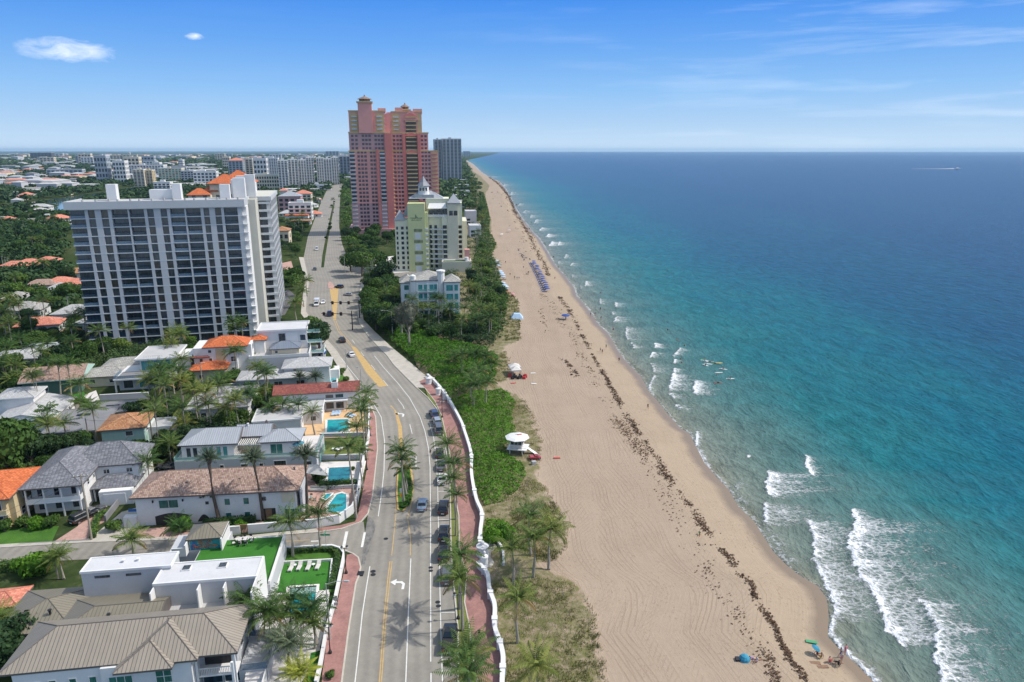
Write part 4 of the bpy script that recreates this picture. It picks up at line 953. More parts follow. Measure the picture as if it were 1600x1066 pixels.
for bx, by, cy, k, s, l in [
 (557, 810, 697, 'coconut', .95, 'tall slim palm at the corner of the pink brick pool deck'), (567, 762, 704, 'coconut', .8, 'palm behind the white wall beside the deep blue pool'),
 (566, 742, 664, 'coconut', 1.05, 'palm over the dry lawn beside the brick sidewalk'), (572, 716, 641, 'coconut', 1.1, 'palm beside the black lamp at the orange pool deck'),
 (574, 692, 628, 'coconut', 1.05, 'palm shading the orange deck loungers'), (573, 672, 612, 'coconut', 1.0, 'northernmost palm of the west sidewalk clump'),
 (492, 680, 643, 'golden', .85, 'golden palm beside the turquoise pool in the orange deck'), (470, 668, 631, 'coconut', .85, 'palm in front of the low white wing under the red tile roof'),
 (444, 665, 630, 'coconut', .85, 'palm between the stained roof and the red tiled house'), (427, 668, 637, 'coconut', .85, 'palm just east of the weathered grey roof'),
 (458, 870, 812, 'coconut', 1.0, 'palm by the side street wall, west of the street sign'), (501, 862, 803, 'coconut', 1.0, 'palm by the side street beside the street sign'),
 (209, 868, 841, 'golden', .9, 'yellowish palm beside the flat white roof and side street'), (283, 853, 825, 'coconut', .85, 'palm beside the garden pavilion roof'),
 (331, 812, 772, 'small', 1.2, 'small palm at the brown tiled house, left of the pair'), (374, 808, 779, 'small', 1.2, 'small palm at the brown tiled house wall, between the tall date palms'), (366, 808, 782, 'small', 1.1, 'thin palm hugging the long white house wall'),
 (238, 762, 718, 'coconut', .9, 'palm in the lane beside the slate roofed house'), (226, 752, 728, 'golden', .7, 'low palm by the grey side wall lane'), (268, 725, 690, 'coconut', .8, 'palm west of the glass terrace house'),
 (289, 690, 660, 'golden', .9, 'golden palm between the terrace house and the stained roof')]:
 palm_px(bx, by, cy, k, l, g, s)
g = 'tall date palms in front of the brown tiled house'
for bx, by, cy, l in [(343, 818, 716, 'tall date palm at the centre of the long white house front'), (412, 813, 713, 'tall date palm beside the house entrance and emblem'), (480, 805, 708, 'tall date palm at the east corner by the pool deck')]:
 palm_px(bx, by, cy, 'date', l, g, 1.0)
g = 'garden palms around the lounge pool'
for bx, by, cy, k, s, l in [
 (388, 985, 935, 'coconut', .95, 'palm at the corner of the white terrace above the taupe roof'), (417, 1020, 955, 'coconut', .95, 'palm with a thin trunk beside the house steps'), (424, 1022, 962, 'coconut', .9, 'palm standing close behind the step side palm'),
 (456, 1000, 938, 'coconut', .9, 'dark palm on the near edge of the white edged pool'), (472, 1012, 964, 'golden', 1.0, 'bright green palm in front of the white edged pool'), (495, 1008, 947, 'coconut', 1.0, 'palm on the pale deck beside the boundary wall'),
 (492, 1014, 972, 'golden', .8, 'half dry palm with brown fronds on the pale deck'), (453, 1052, 1006, 'bushy', .95, 'large grey green date palm spreading over the patio'), (470, 1085, 1052, 'areca', .8, 'yellow green bushy palm at the lower picture edge'),
 (442, 1005, 962, 'coconut', .9, 'palm in the middle of the lounge garden clump')]:
 palm_px(bx, by, cy, k, l, g, s)
g = 'palms standing in the dune grass'
for bx, by, cy, k, s, l in [
 (829, 868, 803, 'coconut', 1.0, 'dune palm nearest the green bushes'), (857, 891, 826, 'golden', 1.05, 'dune palm at the edge of the open sand'), (833, 903, 838, 'golden', 1.05, 'dune palm with yellow fronds in the middle of the group of four'),
 (802, 918, 857, 'golden', .98, 'dune palm just east of the curved gate wall'), (809, 1006, 935, 'golden', .95, 'lone palm in the dry dune grass beside the white wall'), (835, 1108, 1036, 'golden', 1.0, 'dune palm cut by the lower picture edge')]:
 palm_px(bx, by, cy, k, l, g, s)
g = 'palms over the beach shrubs'
for i, (bx, by, cy) in enumerate([(722, 590, 553), (742, 592, 553), (758, 592, 556), (740, 640, 601), (759, 636, 597), (714, 575, 556), (748, 615, 578), (768, 590, 566), (735, 628, 590)]):
 palm_px(bx, by, cy, 'coconut', 'coconut palm rising from the green beach shrubs north of the lifeguard tower', g, 1.0)
palm_px(690, 508, 466, 'coconut', 'slim palm in front of the teal windowed apartment block', 'palms by the apartment block', .95)
palm_px(704, 512, 488, 'coconut', 'short palm at the corner of the teal windowed apartment block', 'palms by the apartment block', .9)
g = 'palms of the back neighbourhood'
for bx, by, cy, k, s, l in [
 (62, 648, 584, 'golden', .9, 'palm with pale trunk at the bend of the back street'), (65, 650, 590, 'coconut', .7, 'palm sharing its root with the pale trunked street palm'), (86, 612, 566, 'coconut', .9, 'palm in front of the brown grey roof'), (95, 620, 568, 'coconut', .95, 'palm beside the dark green house wall'),
 (112, 622, 568, 'coconut', 1.0, 'tall palm on the small lawn by the back street'), (130, 640, 600, 'coconut', 1.0, 'dense palm at the east end of the small lawn'), (83, 680, 640, 'small', 1.9, 'leaning palm over the white metal roof'),
 (128, 655, 628, 'golden', .9, 'golden palm beside the grey flat roof'), (140, 655, 632, 'coconut', .8, 'low palm by the back street kerb'),
 (252, 648, 585, 'coconut', 1.0, 'tall palm in the palm clump beside the terrace house'), (261, 640, 572, 'coconut', 1.0, 'tallest palm beside the flat roofed terrace house'), (270, 645, 590, 'golden', 1.0, 'orange tinted palm in the clump by the terrace house'), (285, 630, 578, 'coconut', .95, 'palm between the terrace house and the orange roof'),
 (246, 650, 600, 'coconut', .9, 'lower palm beside the pole of the back street'), (345, 612, 590, 'coconut', .9, 'palm beside the lower orange roof'), (352, 615, 592, 'coconut', .9, 'palm right of the lower orange roof'),
 (405, 575, 558, 'coconut', .7, 'palm in front of the white cube house'), (410, 635, 612, 'golden', .9, 'palm tucked behind the red tiled roof'), (470, 612, 588, 'date', .9, 'spiky palm left of the pair in front of the white hip roof'), (494, 612, 588, 'date', .9, 'spiky palm right of the pair in front of the white hip roof'),
 (12, 600, 560, 'coconut', 1.0, 'palm at the west picture edge above the white metal roof'), (20, 615, 592, 'golden', .9, 'bright palm above the white metal roof'), (37, 560, 530, 'coconut', 1, 'palm in the dark trees west of the tower'), (150, 530, 500, 'golden', 1, 'palm at the foot of the white tower'),
 (100, 905, 868, 'golden', .75, 'clumped palm at the side street wall behind the taupe roof'), (92, 905, 872, 'golden', .65, 'slender palm in the clump behind the taupe roof'), (6, 1010, 965, 'golden', .9, 'palm at the lower west picture edge'),
 (480, 463, 438, 'coconut', 1.2, 'palm leaning over the boulevard beside the white tower'), (475, 480, 455, 'coconut', 1, 'palm at the boulevard kerb by the tower'), (463, 500, 472, 'golden', 1.1, 'golden palm by the tower parking lot')]:
 palm_px(bx, by, cy, k, l, g, s)
def hedge(px, w, h, mat, label, dens=26, leaf=.17):
 P = smooth(px, 4); r_ = np.random.default_rng(len(label)); C = []; Nn = []
 L = [0]
 for a, b_ in zip(P[:-1], P[1:]): L.append(L[-1]+math.hypot(b_[0]-a[0], b_[1]-a[1]))
 n = int(L[-1]*dens*(w+h)); s = r_.uniform(0, L[-1], n); xs = np.interp(s, L, [p[0] for p in P]); ys = np.interp(s, L, [p[1] for p in P])
 k = r_.uniform(0, 2*h+w, n); side = np.where(k < h, -1, np.where(k < h+w, 0, 1)); u = np.where(side == 0, (k-h)-w/2, side*w/2)
 z = np.where(side < 0, k, np.where(side == 0, h, k-h-w)); z = z+r_.normal(0, .05, n)
 gx = np.gradient(xs) if False else 0
 idx = np.clip(np.searchsorted(L, s)-1, 0, len(P)-2); A = np.array(P); dd = A[idx+1]-A[idx]; dd /= np.linalg.norm(dd, axis=1)[:, None]+1e-9
 nx, ny = -dd[:, 1], dd[:, 0]; uu = u+r_.normal(0, .06, n)
 C = np.stack([xs+nx*uu, ys+ny*uu, z], 1); N = np.stack([nx*side, ny*side, (side == 0)*1.0+.2], 1)+r_.normal(size=(n, 3))*.5; N /= np.linalg.norm(N, axis=1)[:, None]
 V, F = quads_at(C, N, leaf*r_.uniform(.6, 1.3, n), r_)
 t = thing('hedge', label, 'hedge'); obj('leaves', arrmesh('hedge_leaves', V, F, mat), t)
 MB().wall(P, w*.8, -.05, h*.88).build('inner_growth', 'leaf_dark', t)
 return t
hedge([(318, 822), (400, 816)], 1.0, 1.3, 'leaf_dark', 'dark clipped hedge along the foot of the long white house')
hedge([(440, 866), (480, 863), (520, 862), (528, 872), (524, 900), (518, 922)], 1.1, .9, 'leaf_broad', 'green hedge inside the curved white wall around the lounge garden')
hedge([(500, 764), (530, 762), (558, 760)], 1.6, 1.5, 'leaf_broad', 'leafy green shrubs between the two lower pools')
hedge([(145, 842), (152, 815), (165, 803)], .9, 1.0, 'leaf_light', 'bright hedge between the brick driveway and the side wall')
hedge([(0, 893), (34, 888)], 1.6, 1.6, 'leaf_broad', 'clipped hedge at the side street by the west picture edge')
hedge([(395, 668), (480, 690)], .01+.6, .6, 'leaf_broad', 'thin hedge behind the white flat roof')
hedge([(420, 820), (492, 815)], .9, .6, 'leaf_broad', 'low flowering hedge inside the side street wall')
hedge([(628, 795), (637, 785), (640, 760), (632, 735)], 1.2, .5, 'leaf_grape', 'low green planting filling the median island')
hedge([(110, 655), (230, 640)], 1.8, 1.6, 'leaf_broad', 'hedge between the back street and the grey flat roof')
hedge([(488, 520), (500, 512), (494, 505)], 1.5, 1.5, 'leaf_broad', 'hedge at the kerb behind the white cube house')
for i, (px, py, sc, k, l) in enumerate([(352, 822, .6, 'bushy', 'round green bush in front of the pale gate wall'), (288, 828, .9, 'grape', 'round bright bush by the arched carport'), (376, 826, .55, 'grape', 'small rounded bush left of the wooden garden gate'),
   (524, 608, .7, 'bushy', 'clipped round bush at the end of the red tiled roof'), (540, 596, .6, 'bushy', 'dark round bush beside the walled garden'), (514, 590, .7, 'light', 'yellow green clipped bush behind the little pool'), (534, 584, .7, 'bushy', 'bush at the kerb above the walled garden'),
   (40, 822, .8, 'bushy', 'leafy bush in front of the porch, west half'), (60, 826, .8, 'grape', 'leafy bush in front of the porch, middle'), (80, 822, .8, 'bushy', 'leafy bush in front of the porch, by the brick driveway'), (8, 830, .9, 'bushy', 'shrub at the orange roofed house corner'),
   (60, 895, 1.3, 'grape', 'big rounded shrub behind the taupe roof by the side street'), (70, 888, 1.1, 'bushy', 'shrub beside the clumped palm at the side street'), (770, 846, .9, 'grape', 'round green bush right behind the wide gate column'), (784, 842, .8, 'grape', 'green bush east of the gate bollard'),
   (500, 752, .8, 'bushy', 'bushy clump at the corner of the deep blue pool'), (552, 735, .35, 'bushy', 'tiny shrub beside the deep blue pool'), (516, 1060, .4, 'bushy', 'shrub at the wall foot near the lamp')]):
 tree_px(px, py, k if k in TREES else 'bushy', l, 'garden bushes', sc, 1, 'shrub', 'shrub')
for px, py, k, sc, hz_, l in [
 (18, 760, 'broad', 1.75, 1.2, 'huge bright green tree above the orange roof at the west edge'), (52, 738, 'dark', 1.3, 1.1, 'dark tree with pale blossoms behind the slate roofed house'), (75, 728, 'dark', 1.0, 1.0, 'dark leafy tree between the grey roof and the slate roof'),
 (8, 735, 'broad', 1.2, 1.1, 'broad tree touching the west picture edge above the orange roof'), (500, 560, 'dark', 1.5, 1.25, 'round dark tree at the kerb beside the white cube house'), (488, 535, 'broad', 1.2, 1.2, 'green tree behind the white cube house roof'),
 (640, 545, 'wispy', 1.4, 1.2, 'grey wispy pine in front of the apartment block'), (628, 530, 'wispy', 1.2, 1.1, 'thin grey pine beside the dark hedge trees'), (600, 448, 'dark', 1.7, 1.1, 'spreading dark tree at the far junction corner'), (566, 432, 'broad', 1.8, 1.15, 'broad green tree at the crossing in front of the pink towers'), (590, 425, 'broad', 1.6, 1.1, 'green tree between the crossing and the pale hotel'),
 (548, 424, 'broad', 1.4, 1.0, 'green tree reaching over the far boulevard lanes'), (622, 420, 'light', 1.3, 1.0, 'light green tree at the hotel forecourt'), (180, 830, 'bushy', .8, 1, 'bush at the end of the grey side wall'), (20, 1035, 'dark', 1.0, .8, 'dark tree beside the taupe roof at the lower west edge'), (5, 1050, 'dark', 1.0, .8, 'dark tree in the lower west picture corner')]:
 tree_px(px, py, k, l, None, sc, hz_)
def cover_pts(P, n, r_):
 x0, x1 = min(p[0] for p in P), max(p[0] for p in P); y0, y1 = min(p[1] for p in P), max(p[1] for p in P)
 A = np.stack([r_.uniform(x0, x1, n), r_.uniform(y0, y1, n)], 1)
 px = np.array(P); ins = np.zeros(n, bool); j = len(P)-1
 for i in range(len(P)):
  xi, yi = px[i]; xj, yj = px[j]
  with np.errstate(divide='ignore', invalid='ignore'):
   c = ((yi > A[:, 1]) != (yj > A[:, 1])) & (A[:, 0] < (xj-xi)*(A[:, 1]-yi)/(yj-yi)+xi)
  ins ^= c; j = i
 return A[ins]
def thicket(px, hmax, dens, mat, label, leaf=.2, seed=1, sc_=.45, rag=1.0):
 r_ = np.random.default_rng(seed); P = GP(px)
 area = abs(sum(P[i][0]*P[(i+1) % len(P)][1]-P[(i+1) % len(P)][0]*P[i][1] for i in range(len(P))))/2
 bx = (max(p[0] for p in P)-min(p[0] for p in P))*(max(p[1] for p in P)-min(p[1] for p in P))
 A = cover_pts(P, int(dens*bx), r_)
 E = np.array(smooth_w(P+[P[0]], 3)); de = np.min(np.hypot(A[:, None, 0]-E[None, :, 0], A[:, None, 1]-E[None, :, 1]), 1)
 hn = fbm(A[:, 0]*sc_, A[:, 1]*sc_, 4, seed)
 h = hmax*np.clip(de/2.2, .12, 1)**.6*(.35+.95*hn)
 e = .35; gx = (fbm((A[:, 0]+e)*sc_, A[:, 1]*sc_, 4, seed)-hn)/e; gy = (fbm(A[:, 0]*sc_, (A[:, 1]+e)*sc_, 4, seed)-hn)/e
 z = h-np.abs(r_.normal(0, .16*hmax, len(A)))*.6
 N = np.stack([-gx*hmax*1.4, -gy*hmax*1.4, np.ones(len(A))], 1)+r_.normal(size=(len(A), 3))*.5; N /= np.linalg.norm(N, axis=1)[:, None]
 C = np.stack([A[:, 0], A[:, 1], np.maximum(z, .05)], 1)
 V, F = quads_at(C, N, leaf*r_.uniform(.6, 1.4, len(A)), r_, .7)
 return stuff(obj('shrub_thicket', arrmesh('thicket', V, F, mat)), label, 'shrubs')
def smooth_w(P, n):
 out = []
 for a, b_ in zip(P[:-1], P[1:]):
  for k in range(n): out.append((a[0]+(b_[0]-a[0])*k/n, a[1]+(b_[1]-a[1])*k/n))
 return out
thicket([(758, 792), (742, 765), (739, 735), (736, 702), (727, 672), (716, 650), (702, 628), (740, 614), (790, 613), (806, 630), (800, 655), (810, 690), (790, 712), (818, 728), (822, 745), (808, 770), (785, 786)], 1.9, 26, 'leaf_grape', 'dense bright green sea grape thicket between the white wall and the lifeguard tower', .19, 1)
thicket([(765, 845), (755, 830), (758, 812), (785, 815), (806, 830), (800, 848)], 1.6, 26, 'leaf_grape', 'small patch of green shrubs just north of the beach gate', .19, 2)
thicket([(700, 625), (685, 600), (668, 585), (640, 560), (612, 535), (600, 520), (640, 512), (690, 535), (745, 545), (778, 560), (775, 600), (740, 613)], 2.8, 16, 'leaf_grape', 'tangled green shrubs beside the road north of the promenade', .26, 3, .3)
thicket([(700, 540), (640, 515), (600, 522), (575, 500), (565, 470), (575, 450), (620, 470), (640, 500), (720, 508), (760, 520), (775, 533), (770, 545), (745, 545)], 4.2, 9, 'leaf_dark', 'dark undergrowth in front of the apartment block', .34, 4, .2)
thicket([(728, 515), (740, 470), (735, 430), (742, 400), (752, 350), (748, 300), (756, 303), (762, 325), (766, 345), (764, 363), (776, 385), (768, 402), (774, 412), (780, 430), (785, 447), (796, 462), (790, 500), (785, 530), (770, 533)], 2.6, 2.2, 'leaf_broad', 'green coastal shrubs between the hotel and the open sand', .5, 5, .12)
def grass(px, dens, label, seed, hh=.34, w=.05):
 r_ = np.random.default_rng(seed); P = GP(px); bx = (max(p[0] for p in P)-min(p[0] for p in P))*(max(p[1] for p in P)-min(p[1] for p in P))
 A = cover_pts(P, int(dens*bx), r_); k = fbm(A[:, 0]*.45, A[:, 1]*.45, 4, seed); A = A[k > .30+.12*r_.uniform(size=len(A))]
 nb = 9; n = len(A)*nb; B = np.repeat(A, nb, 0)+r_.normal(0, .26, (n, 2)); a = r_.uniform(0, 6.28, n); lean = r_.uniform(.1, .8, n)*hh; hgt = hh*r_.uniform(.5, 1.3, n)
 tx = np.cos(a)*lean; ty = np.sin(a)*lean; wx, wy = -np.sin(a)*w, np.cos(a)*w
 z0 = .05
 V = np.stack([np.stack([B[:, 0]-wx, B[:, 1]-wy, z0+0*a], 1), np.stack([B[:, 0]+wx, B[:, 1]+wy, z0+0*a], 1), np.stack([B[:, 0]+tx, B[:, 1]+ty, z0+hgt], 1)], 1).reshape(-1, 3)
 return stuff(obj('dune_grass', arrmesh('dune_grass', V, np.arange(n*3).reshape(-1, 3), 'leaf_grass')), label, 'grass')
grass([(790, 1100), (786, 1030), (778, 990), (776, 950), (768, 915), (790, 905), (845, 905), (890, 912), (915, 935), (930, 965), (938, 1010), (950, 1066), (960, 1100)], 5, 'tufted dry dune grass beside the white wall in the near dunes', 21)
grass([(760, 800), (800, 775), (825, 745), (850, 760), (868, 790), (888, 830), (884, 858), (860, 880), (815, 868), (800, 835), (770, 812)], 7, 'green dune grass around the group of four palms', 22)
grass([(800, 612), (822, 628), (838, 660), (847, 690), (840, 730), (815, 715), (806, 690), (800, 655)], 3.2, 'pale dune grass beside the lifeguard tower', 23)
grass([(785, 445), (802, 462), (811, 470), (812, 496), (813, 532), (790, 536), (785, 500)], 1.0, 'green beach grass near the blue sun tent', 24, .6, .12)
grass([(770, 562), (790, 549), (797, 566), (795, 592), (778, 598)], 1.5, 'patch of dune grass behind the white canopies', 25, .5, .09)
def weed(px, n, sx, label, seed, size=.14, gaps=.53):
 r_ = np.random.default_rng(seed); P = np.array(smooth(px, 6)); L = np.concatenate([[0], np.cumsum(np.hypot(*np.diff(P, axis=0).T))])
 yv = P[:, 1]; wt = 1/np.maximum(yv, 60)**1.0; cw = np.cumsum(wt[:-1]*np.diff(L)); cw = np.concatenate([[0], cw/cw[-1]])
 u = r_.uniform(size=n); s = np.interp(u, cw, L); x = np.interp(s, L, P[:, 0]); y = np.interp(s, L, P[:, 1])
 dn = fbm(s*.35, s*0, 4, seed); dn2 = fbm(s*.07, s*0+5, 3, seed+1)
 wob_ = (fbm(s*.25, s*0+7, 3, seed)-.5)*1.8; off_ = r_.normal(0, sx, n)*(.3+1.2*dn2)*(1+y*.002)
 keep = dn > gaps*r_.uniform(.6, 1.1, n); x, y, off_, wob_ = x[keep], y[keep], off_[keep], wob_[keep]; n = len(x)
 C = np.stack([x+off_+wob_, y+r_.normal(0, .3, n), np.full(n, .0)], 1); C[:, 2] = -np.clip((C[:, 0]-S(C[:, 1])+11)/11, 0, 1)*.8+.07+r_.uniform(0, .06, n)
 N = np.stack([np.zeros(n), np.zeros(n), np.ones(n)], 1)+r_.normal(size=(n, 3))*.35; N /= np.linalg.norm(N, axis=1)[:, None]
 V, F = quads_at(C, N, size*r_.uniform(.4, 1.5, n)*(1+y*.0045), r_, .55)
 return stuff(obj('seaweed', arrmesh('seaweed', V, F, 'seaweed')), label, 'seaweed')
weed([(1290, 1110), (1262, 1066), (1232, 1020), (1204, 968), (1178, 922), (1145, 878), (1118, 845), (1096, 815), (1060, 765), (1035, 730), (1015, 697), (988, 660), (962, 618), (940, 577), (921, 545), (906, 515), (890, 485), (874, 463)], 6200, .42, 'broken brown line of washed up seaweed along the whole beach', 31)
weed([(858, 432), (852, 415), (842, 398), (834, 380), (826, 365), (815, 347), (804, 330), (799, 315), (790, 300), (778, 287), (765, 277)], 1800, .5, 'far dark seaweed line beyond the blue loungers', 32, .2, .4)
weed([(1212, 1066), (1180, 1005), (1130, 925), (1090, 860), (1040, 770), (1000, 700), (968, 655), (950, 620)], 700, .9, 'scattered older seaweed bits inland of the main line', 33, .12, .52)
weed([(935, 605), (918, 570), (904, 545), (892, 520), (874, 500), (860, 472), (838, 455)], 550, .8, 'second brown weed line near the blue beach umbrella', 34, .13, .5)
weed([(835, 400), (825, 370), (812, 345), (800, 325), (785, 305), (775, 300)], 260, 3, 'weed scraps on the far beach', 35, .25, .5)
weed([(1225, 1110), (1214, 1066), (1206, 1045), (1195, 1020)], 260, .4, 'loose clump of weed near the lower picture edge', 36, .14, .42)
weed([(858, 520), (848, 500), (840, 478)], 90, .6, 'thin weed traces in the middle of the sand', 37, .18, .45)
weed([(1010, 712), (985, 680), (962, 655)], 420, .9, 'broken patch of weed west of the main line', 38, .14, .4)
weed([(900, 590), (885, 565), (872, 560)], 60, .5, 'few weed scraps on the upper sand', 39, .25, .4)
_mc = {}
def cached(key, fn):
 if key not in _mc: _mc[key] = fn()
 return _mc[key]
def frame_mesh(w, h, fr, mull=0, hb=0):
 def f():
  mb = MB(); t = .09
  mb.box(-w/2, -w/2+t, -.07, 0, 0, h); mb.box(w/2-t, w/2, -.07, 0, 0, h); mb.box(-w/2+t, w/2-t, -.07, 0, h-t, h); mb.box(-w/2-.06, w/2+.06, -.10, 0, -.06, 0)
  mb.box(-w/2+t, w/2-t, -.07, 0, 0, t)
  for k in range(mull): x = -w/2+w*(k+1)/(mull+1); mb.box(x-.035, x+.035, -.06, 0, t, h-t)
  if hb: mb.box(-w/2+t, w/2-t, -.055, 0, h*.5-.03, h*.5+.03)
  return mb.mesh('window_frame', fr)
 return cached(('fr', w, h, fr, mull, hb), f)
def pane_mesh(w, h, gl):
 def f():
  mb = MB(); mb.face([(-w/2+.06, -.03, .03), (w/2-.06, -.03, .03), (w/2-.06, -.03, h-.03), (-w/2+.06, -.03, h-.03)]); return mb.mesh('window_pane', gl)
 return cached(('pn', w, h, gl), f)
FACE = {'S': 0, 'E': math.pi/2, 'N': math.pi, 'W': -math.pi/2}
class Bld:
 def __init__(s, name, label, cat, org, ang, group=None):
  s.t = thing(name, label, cat, (org[0], org[1], 0), ang, group); s.o = org; s.a = ang; s.q = {}
 def w2(s, x, y):
  c, n = math.cos(s.a), math.sin(s.a); return (s.o[0]+x*c-y*n, s.o[1]+x*n+y*c)
 def foot(s, x0, x1, y0, y1):
  avoid([s.w2(x0, y0), s.w2(x1, y0), s.w2(x1, y1), s.w2(x0, y1)])
 def part(s, name, mat, fn, loc=None, parent=None):
  mb = MB(); fn(mb); return mb.build(name, mat, parent or s.t, loc)
 def wall(s, x0, x1, y0, y1, z0, z1, mat='stucco', name='wall', fp=True):
  if fp: s.foot(x0-1, x1+1, y0-1, y1+1)
  return s.part(name, mat, lambda m: m.box(x0, x1, y0, y1, z0, z1))
 def box(s, name, mat, *a, **k):
  return s.part(name, mat, lambda m: m.box(*a), **k)
 def hip(s, x0, x1, y0, y1, z, h, mat, fm='fascia_dark', fas=.25, inset=None, ends='hh', ov=.55, ridge=True):
  def f(m):
   m.hip(x0-ov, x1+ov, y0-ov, y1+ov, z, h, 0, 1, fas, inset, ends)
  o = s.part('roof', [mat, fm], f)
  if ridge:
   X0, X1, Y0, Y1 = x0-ov, x1+ov, y0-ov, y1+ov; W_, D_ = X1-X0, Y1-Y0; e = .07
   def g(m):
    if W_ >= D_:
     r = D_/2 if inset is None else inset; a = (X0+(r if ends[0] == 'h' else 0), (Y0+Y1)/2, z+h); b_ = (X1-(r if ends[1] == 'h' else 0), (Y0+Y1)/2, z+h)
     if (Vector(a)-Vector(b_)).length > .1: m.tube([a, b_], e, 5)
     cs = [((X0, Y0, z), a), ((X0, Y1, z), a), ((X1, Y0, z), b_), ((X1, Y1, z), b_)]
    else:
     r = W_/2 if inset is None else inset; a = ((X0+X1)/2, Y0+(r if ends[0] == 'h' else 0), z+h); b_ = ((X0+X1)/2, Y1-(r if ends[1] == 'h' else 0), z+h)
     m.tube([a, b_], e, 5); cs = [((X0, Y0, z), a), ((X1, Y0, z), a), ((X0, Y1, z), b_), ((X1, Y1, z), b_)]
    for p, q in cs: m.tube([p, q], e, 5)
   s.part('ridge_cap', mat, g, parent=o)
  return o
 def flat(s, x0, x1, y0, y1, z, mat='flat_roof', wallm='stucco_white', par=.35, th=.22, ov=0):
  def f(m): m.box(x0-ov+th, x1+ov-th, y0-ov+th, y1+ov-th, z-.2, z+.03)
  o = s.part('roof', mat, f)
  def g(m):
   X0, X1, Y0, Y1 = x0-ov-.02, x1+ov+.02, y0-ov-.02, y1+ov+.02
   m.box(X0, X1, Y0, Y0+th, z-.25, z+par); m.box(X0, X1, Y1-th, Y1, z-.25, z+par); m.box(X0, X0+th, Y0+th, Y1-th, z-.25, z+par); m.box(X1-th, X1, Y0+th, Y1-th, z-.25, z+par)
  s.part('parapet', wallm, g, parent=o); return o
 def win(s, face, u, z, w, h, at, gl='glass_dark', fr='white_trim', mull=0, hb=0):
  "face S/E/N/W; u = centre along the face; at = where the wall stands; a window part with its pane"
  x, y = (u, at) if face in 'SN' else (at, u)
  o = obj('window', frame_mesh(round(w, 2), round(h, 2), fr, mull, hb), s.t, (x, y, z), FACE[face]); obj('pane', pane_mesh(round(w, 2), round(h, 2), gl), o); return o
 def q_win(s, face, u, z, w, h, at, gl, name='window', depth=.12, border=None):
  s.q.setdefault(name, []).append((face, u, z, w, h, at, gl, depth, border))
 def flush(s, cap=100):
  "small repeated window parts; past the cap the farthest become one part"
  for name, L in s.q.items():
   def dist(e):
    x, y = (e[1], e[5]) if e[0] in 'SN' else (e[5], e[1]); X, Y = s.w2(x, y); fc = {'S': 0, 'E': 1 if X < 0 else 3, 'W': 3, 'N': 5}[e[0]]
    return math.hypot(X, Y)*(1+.25*fc)-e[2]*.3
   L.sort(key=dist)
   rest = {}
   for i, e in enumerate(L):
    face, u, z, w, h, at, gl, dp, bd = e; x, y = (u, at) if face in 'SN' else (at, u)
    if i < cap:
     def mk():
      m = MB(); m.box(-w/2, w/2, -dp, .05, 0, h)
      if bd: m.box(-w/2-.12, w/2+.12, -dp-.05, .04, -.18, -.02, 1); m.box(-w/2-.12, w/2+.12, -dp-.05, .04, h+.02, h+.14, 1)
      return m.mesh(name, [gl, bd] if bd else [gl])
     obj(name, cached((name, round(w, 2), round(h, 2), gl, dp, bd), mk), s.t, (x, y, z), FACE[face])
    else: rest.setdefault(gl, []).append(e)
   for gl, es in rest.items():
    mb = MB()
    for face, u, z, w, h, at, _, dp, bd in es:
     x, y = (u, at) if face in 'SN' else (at, u); a = FACE[face]; c, n = math.cos(a), math.sin(a); q = MB(); q.box(-w/2, w/2, -dp, .05, 0, h)
     mb.add([(x+p[0]*c-p[1]*n, y+p[0]*n+p[1]*c, z+p[2]) for p in q.v], q.f)
    o = mb.build(name, gl, s.t); o['kind'] = 'stuff'
  s.q = {}
 def rail(s, x0, x1, y0, y1, z, mat='glass_rail', h=1.0, th=.05, name='railing', sides='SEN'):
  def f(m):
   if 'S' in sides: m.box(x0, x1, y0, y0+th, z, z+h)
   if 'N' in sides: m.box(x0, x1, y1-th, y1, z, z+h)
   if 'E' in sides: m.box(x1-th, x1, y0+th, y1-th, z, z+h)
   if 'W' in sides: m.box(x0, x0+th, y0+th, y1-th, z, z+h)
  return s.part(name, mat, f)
 def posts(s, pts, z0, z1, r=.12, mat='white_trim', name='post'):
  for x, y in pts: s.box(name, mat, x-r, x+r, y-r, y+r, z0, z1)
 def vent(s, x, y, z, mat='dark_metal'):
  s.part('roof_vent', mat, lambda m: (m.cyl(x, y, z-.2, z+.35, .16, n=8), m.cyl(x, y, z+.35, z+.45, .26, n=8)))
def ang(a, b, z=0):
 p, q = W(*a, z), W(*b, z); return math.atan2(q[1]-p[1], q[0]-p[0])
b = Bld('coastal_house', 'large pale grey house with taupe standing seam hip roofs in the lower west corner', 'house', W(3, 1058, 6.5), R(8.4))
b.wall(.7, 25, 3, 9.2, 0, 6.4, 'stucco_grey'); b.wall(10.5, 20.6, -.1, 6, 0, 6.38, 'stucco', fp=False); b.wall(.8, 10.5, .3, 3, 0, 6.36, 'stucco', fp=False)
b.hip(0, 25.2, .9, 9.2, 6.6, 2.5, 'metal_taupe', ov=.7)
b.hip(13.4, 20.9, .1, 8.4, 6.66, 2.4, 'metal_taupe', ov=.6)
b.hip(12.9, 18.4, -.9, 5.2, 6.55, 1.6, 'metal_taupe', ov=.5)
b.vent(2.2, 6.6, 7.2, 'white_trim'); b.vent(1.5, 4.6, 7.1, 'white_trim')
for u, w_, n in ((5, .9, 0), (7.2, .9, 0), (9.4, .9, 0), (2.3, .85, 0), (3.3, .85, 0)): b.win('S', u, 3.9, w_, 1.3, .3, 'glass_green')
b.win('S', 12.6, 3.9, 2.7, 1.3, -.1, 'glass_green', mull=2); b.win('S', 17.4, 3.6, 1.9, 1.9, -.1, 'glass_green', mull=1, hb=1)
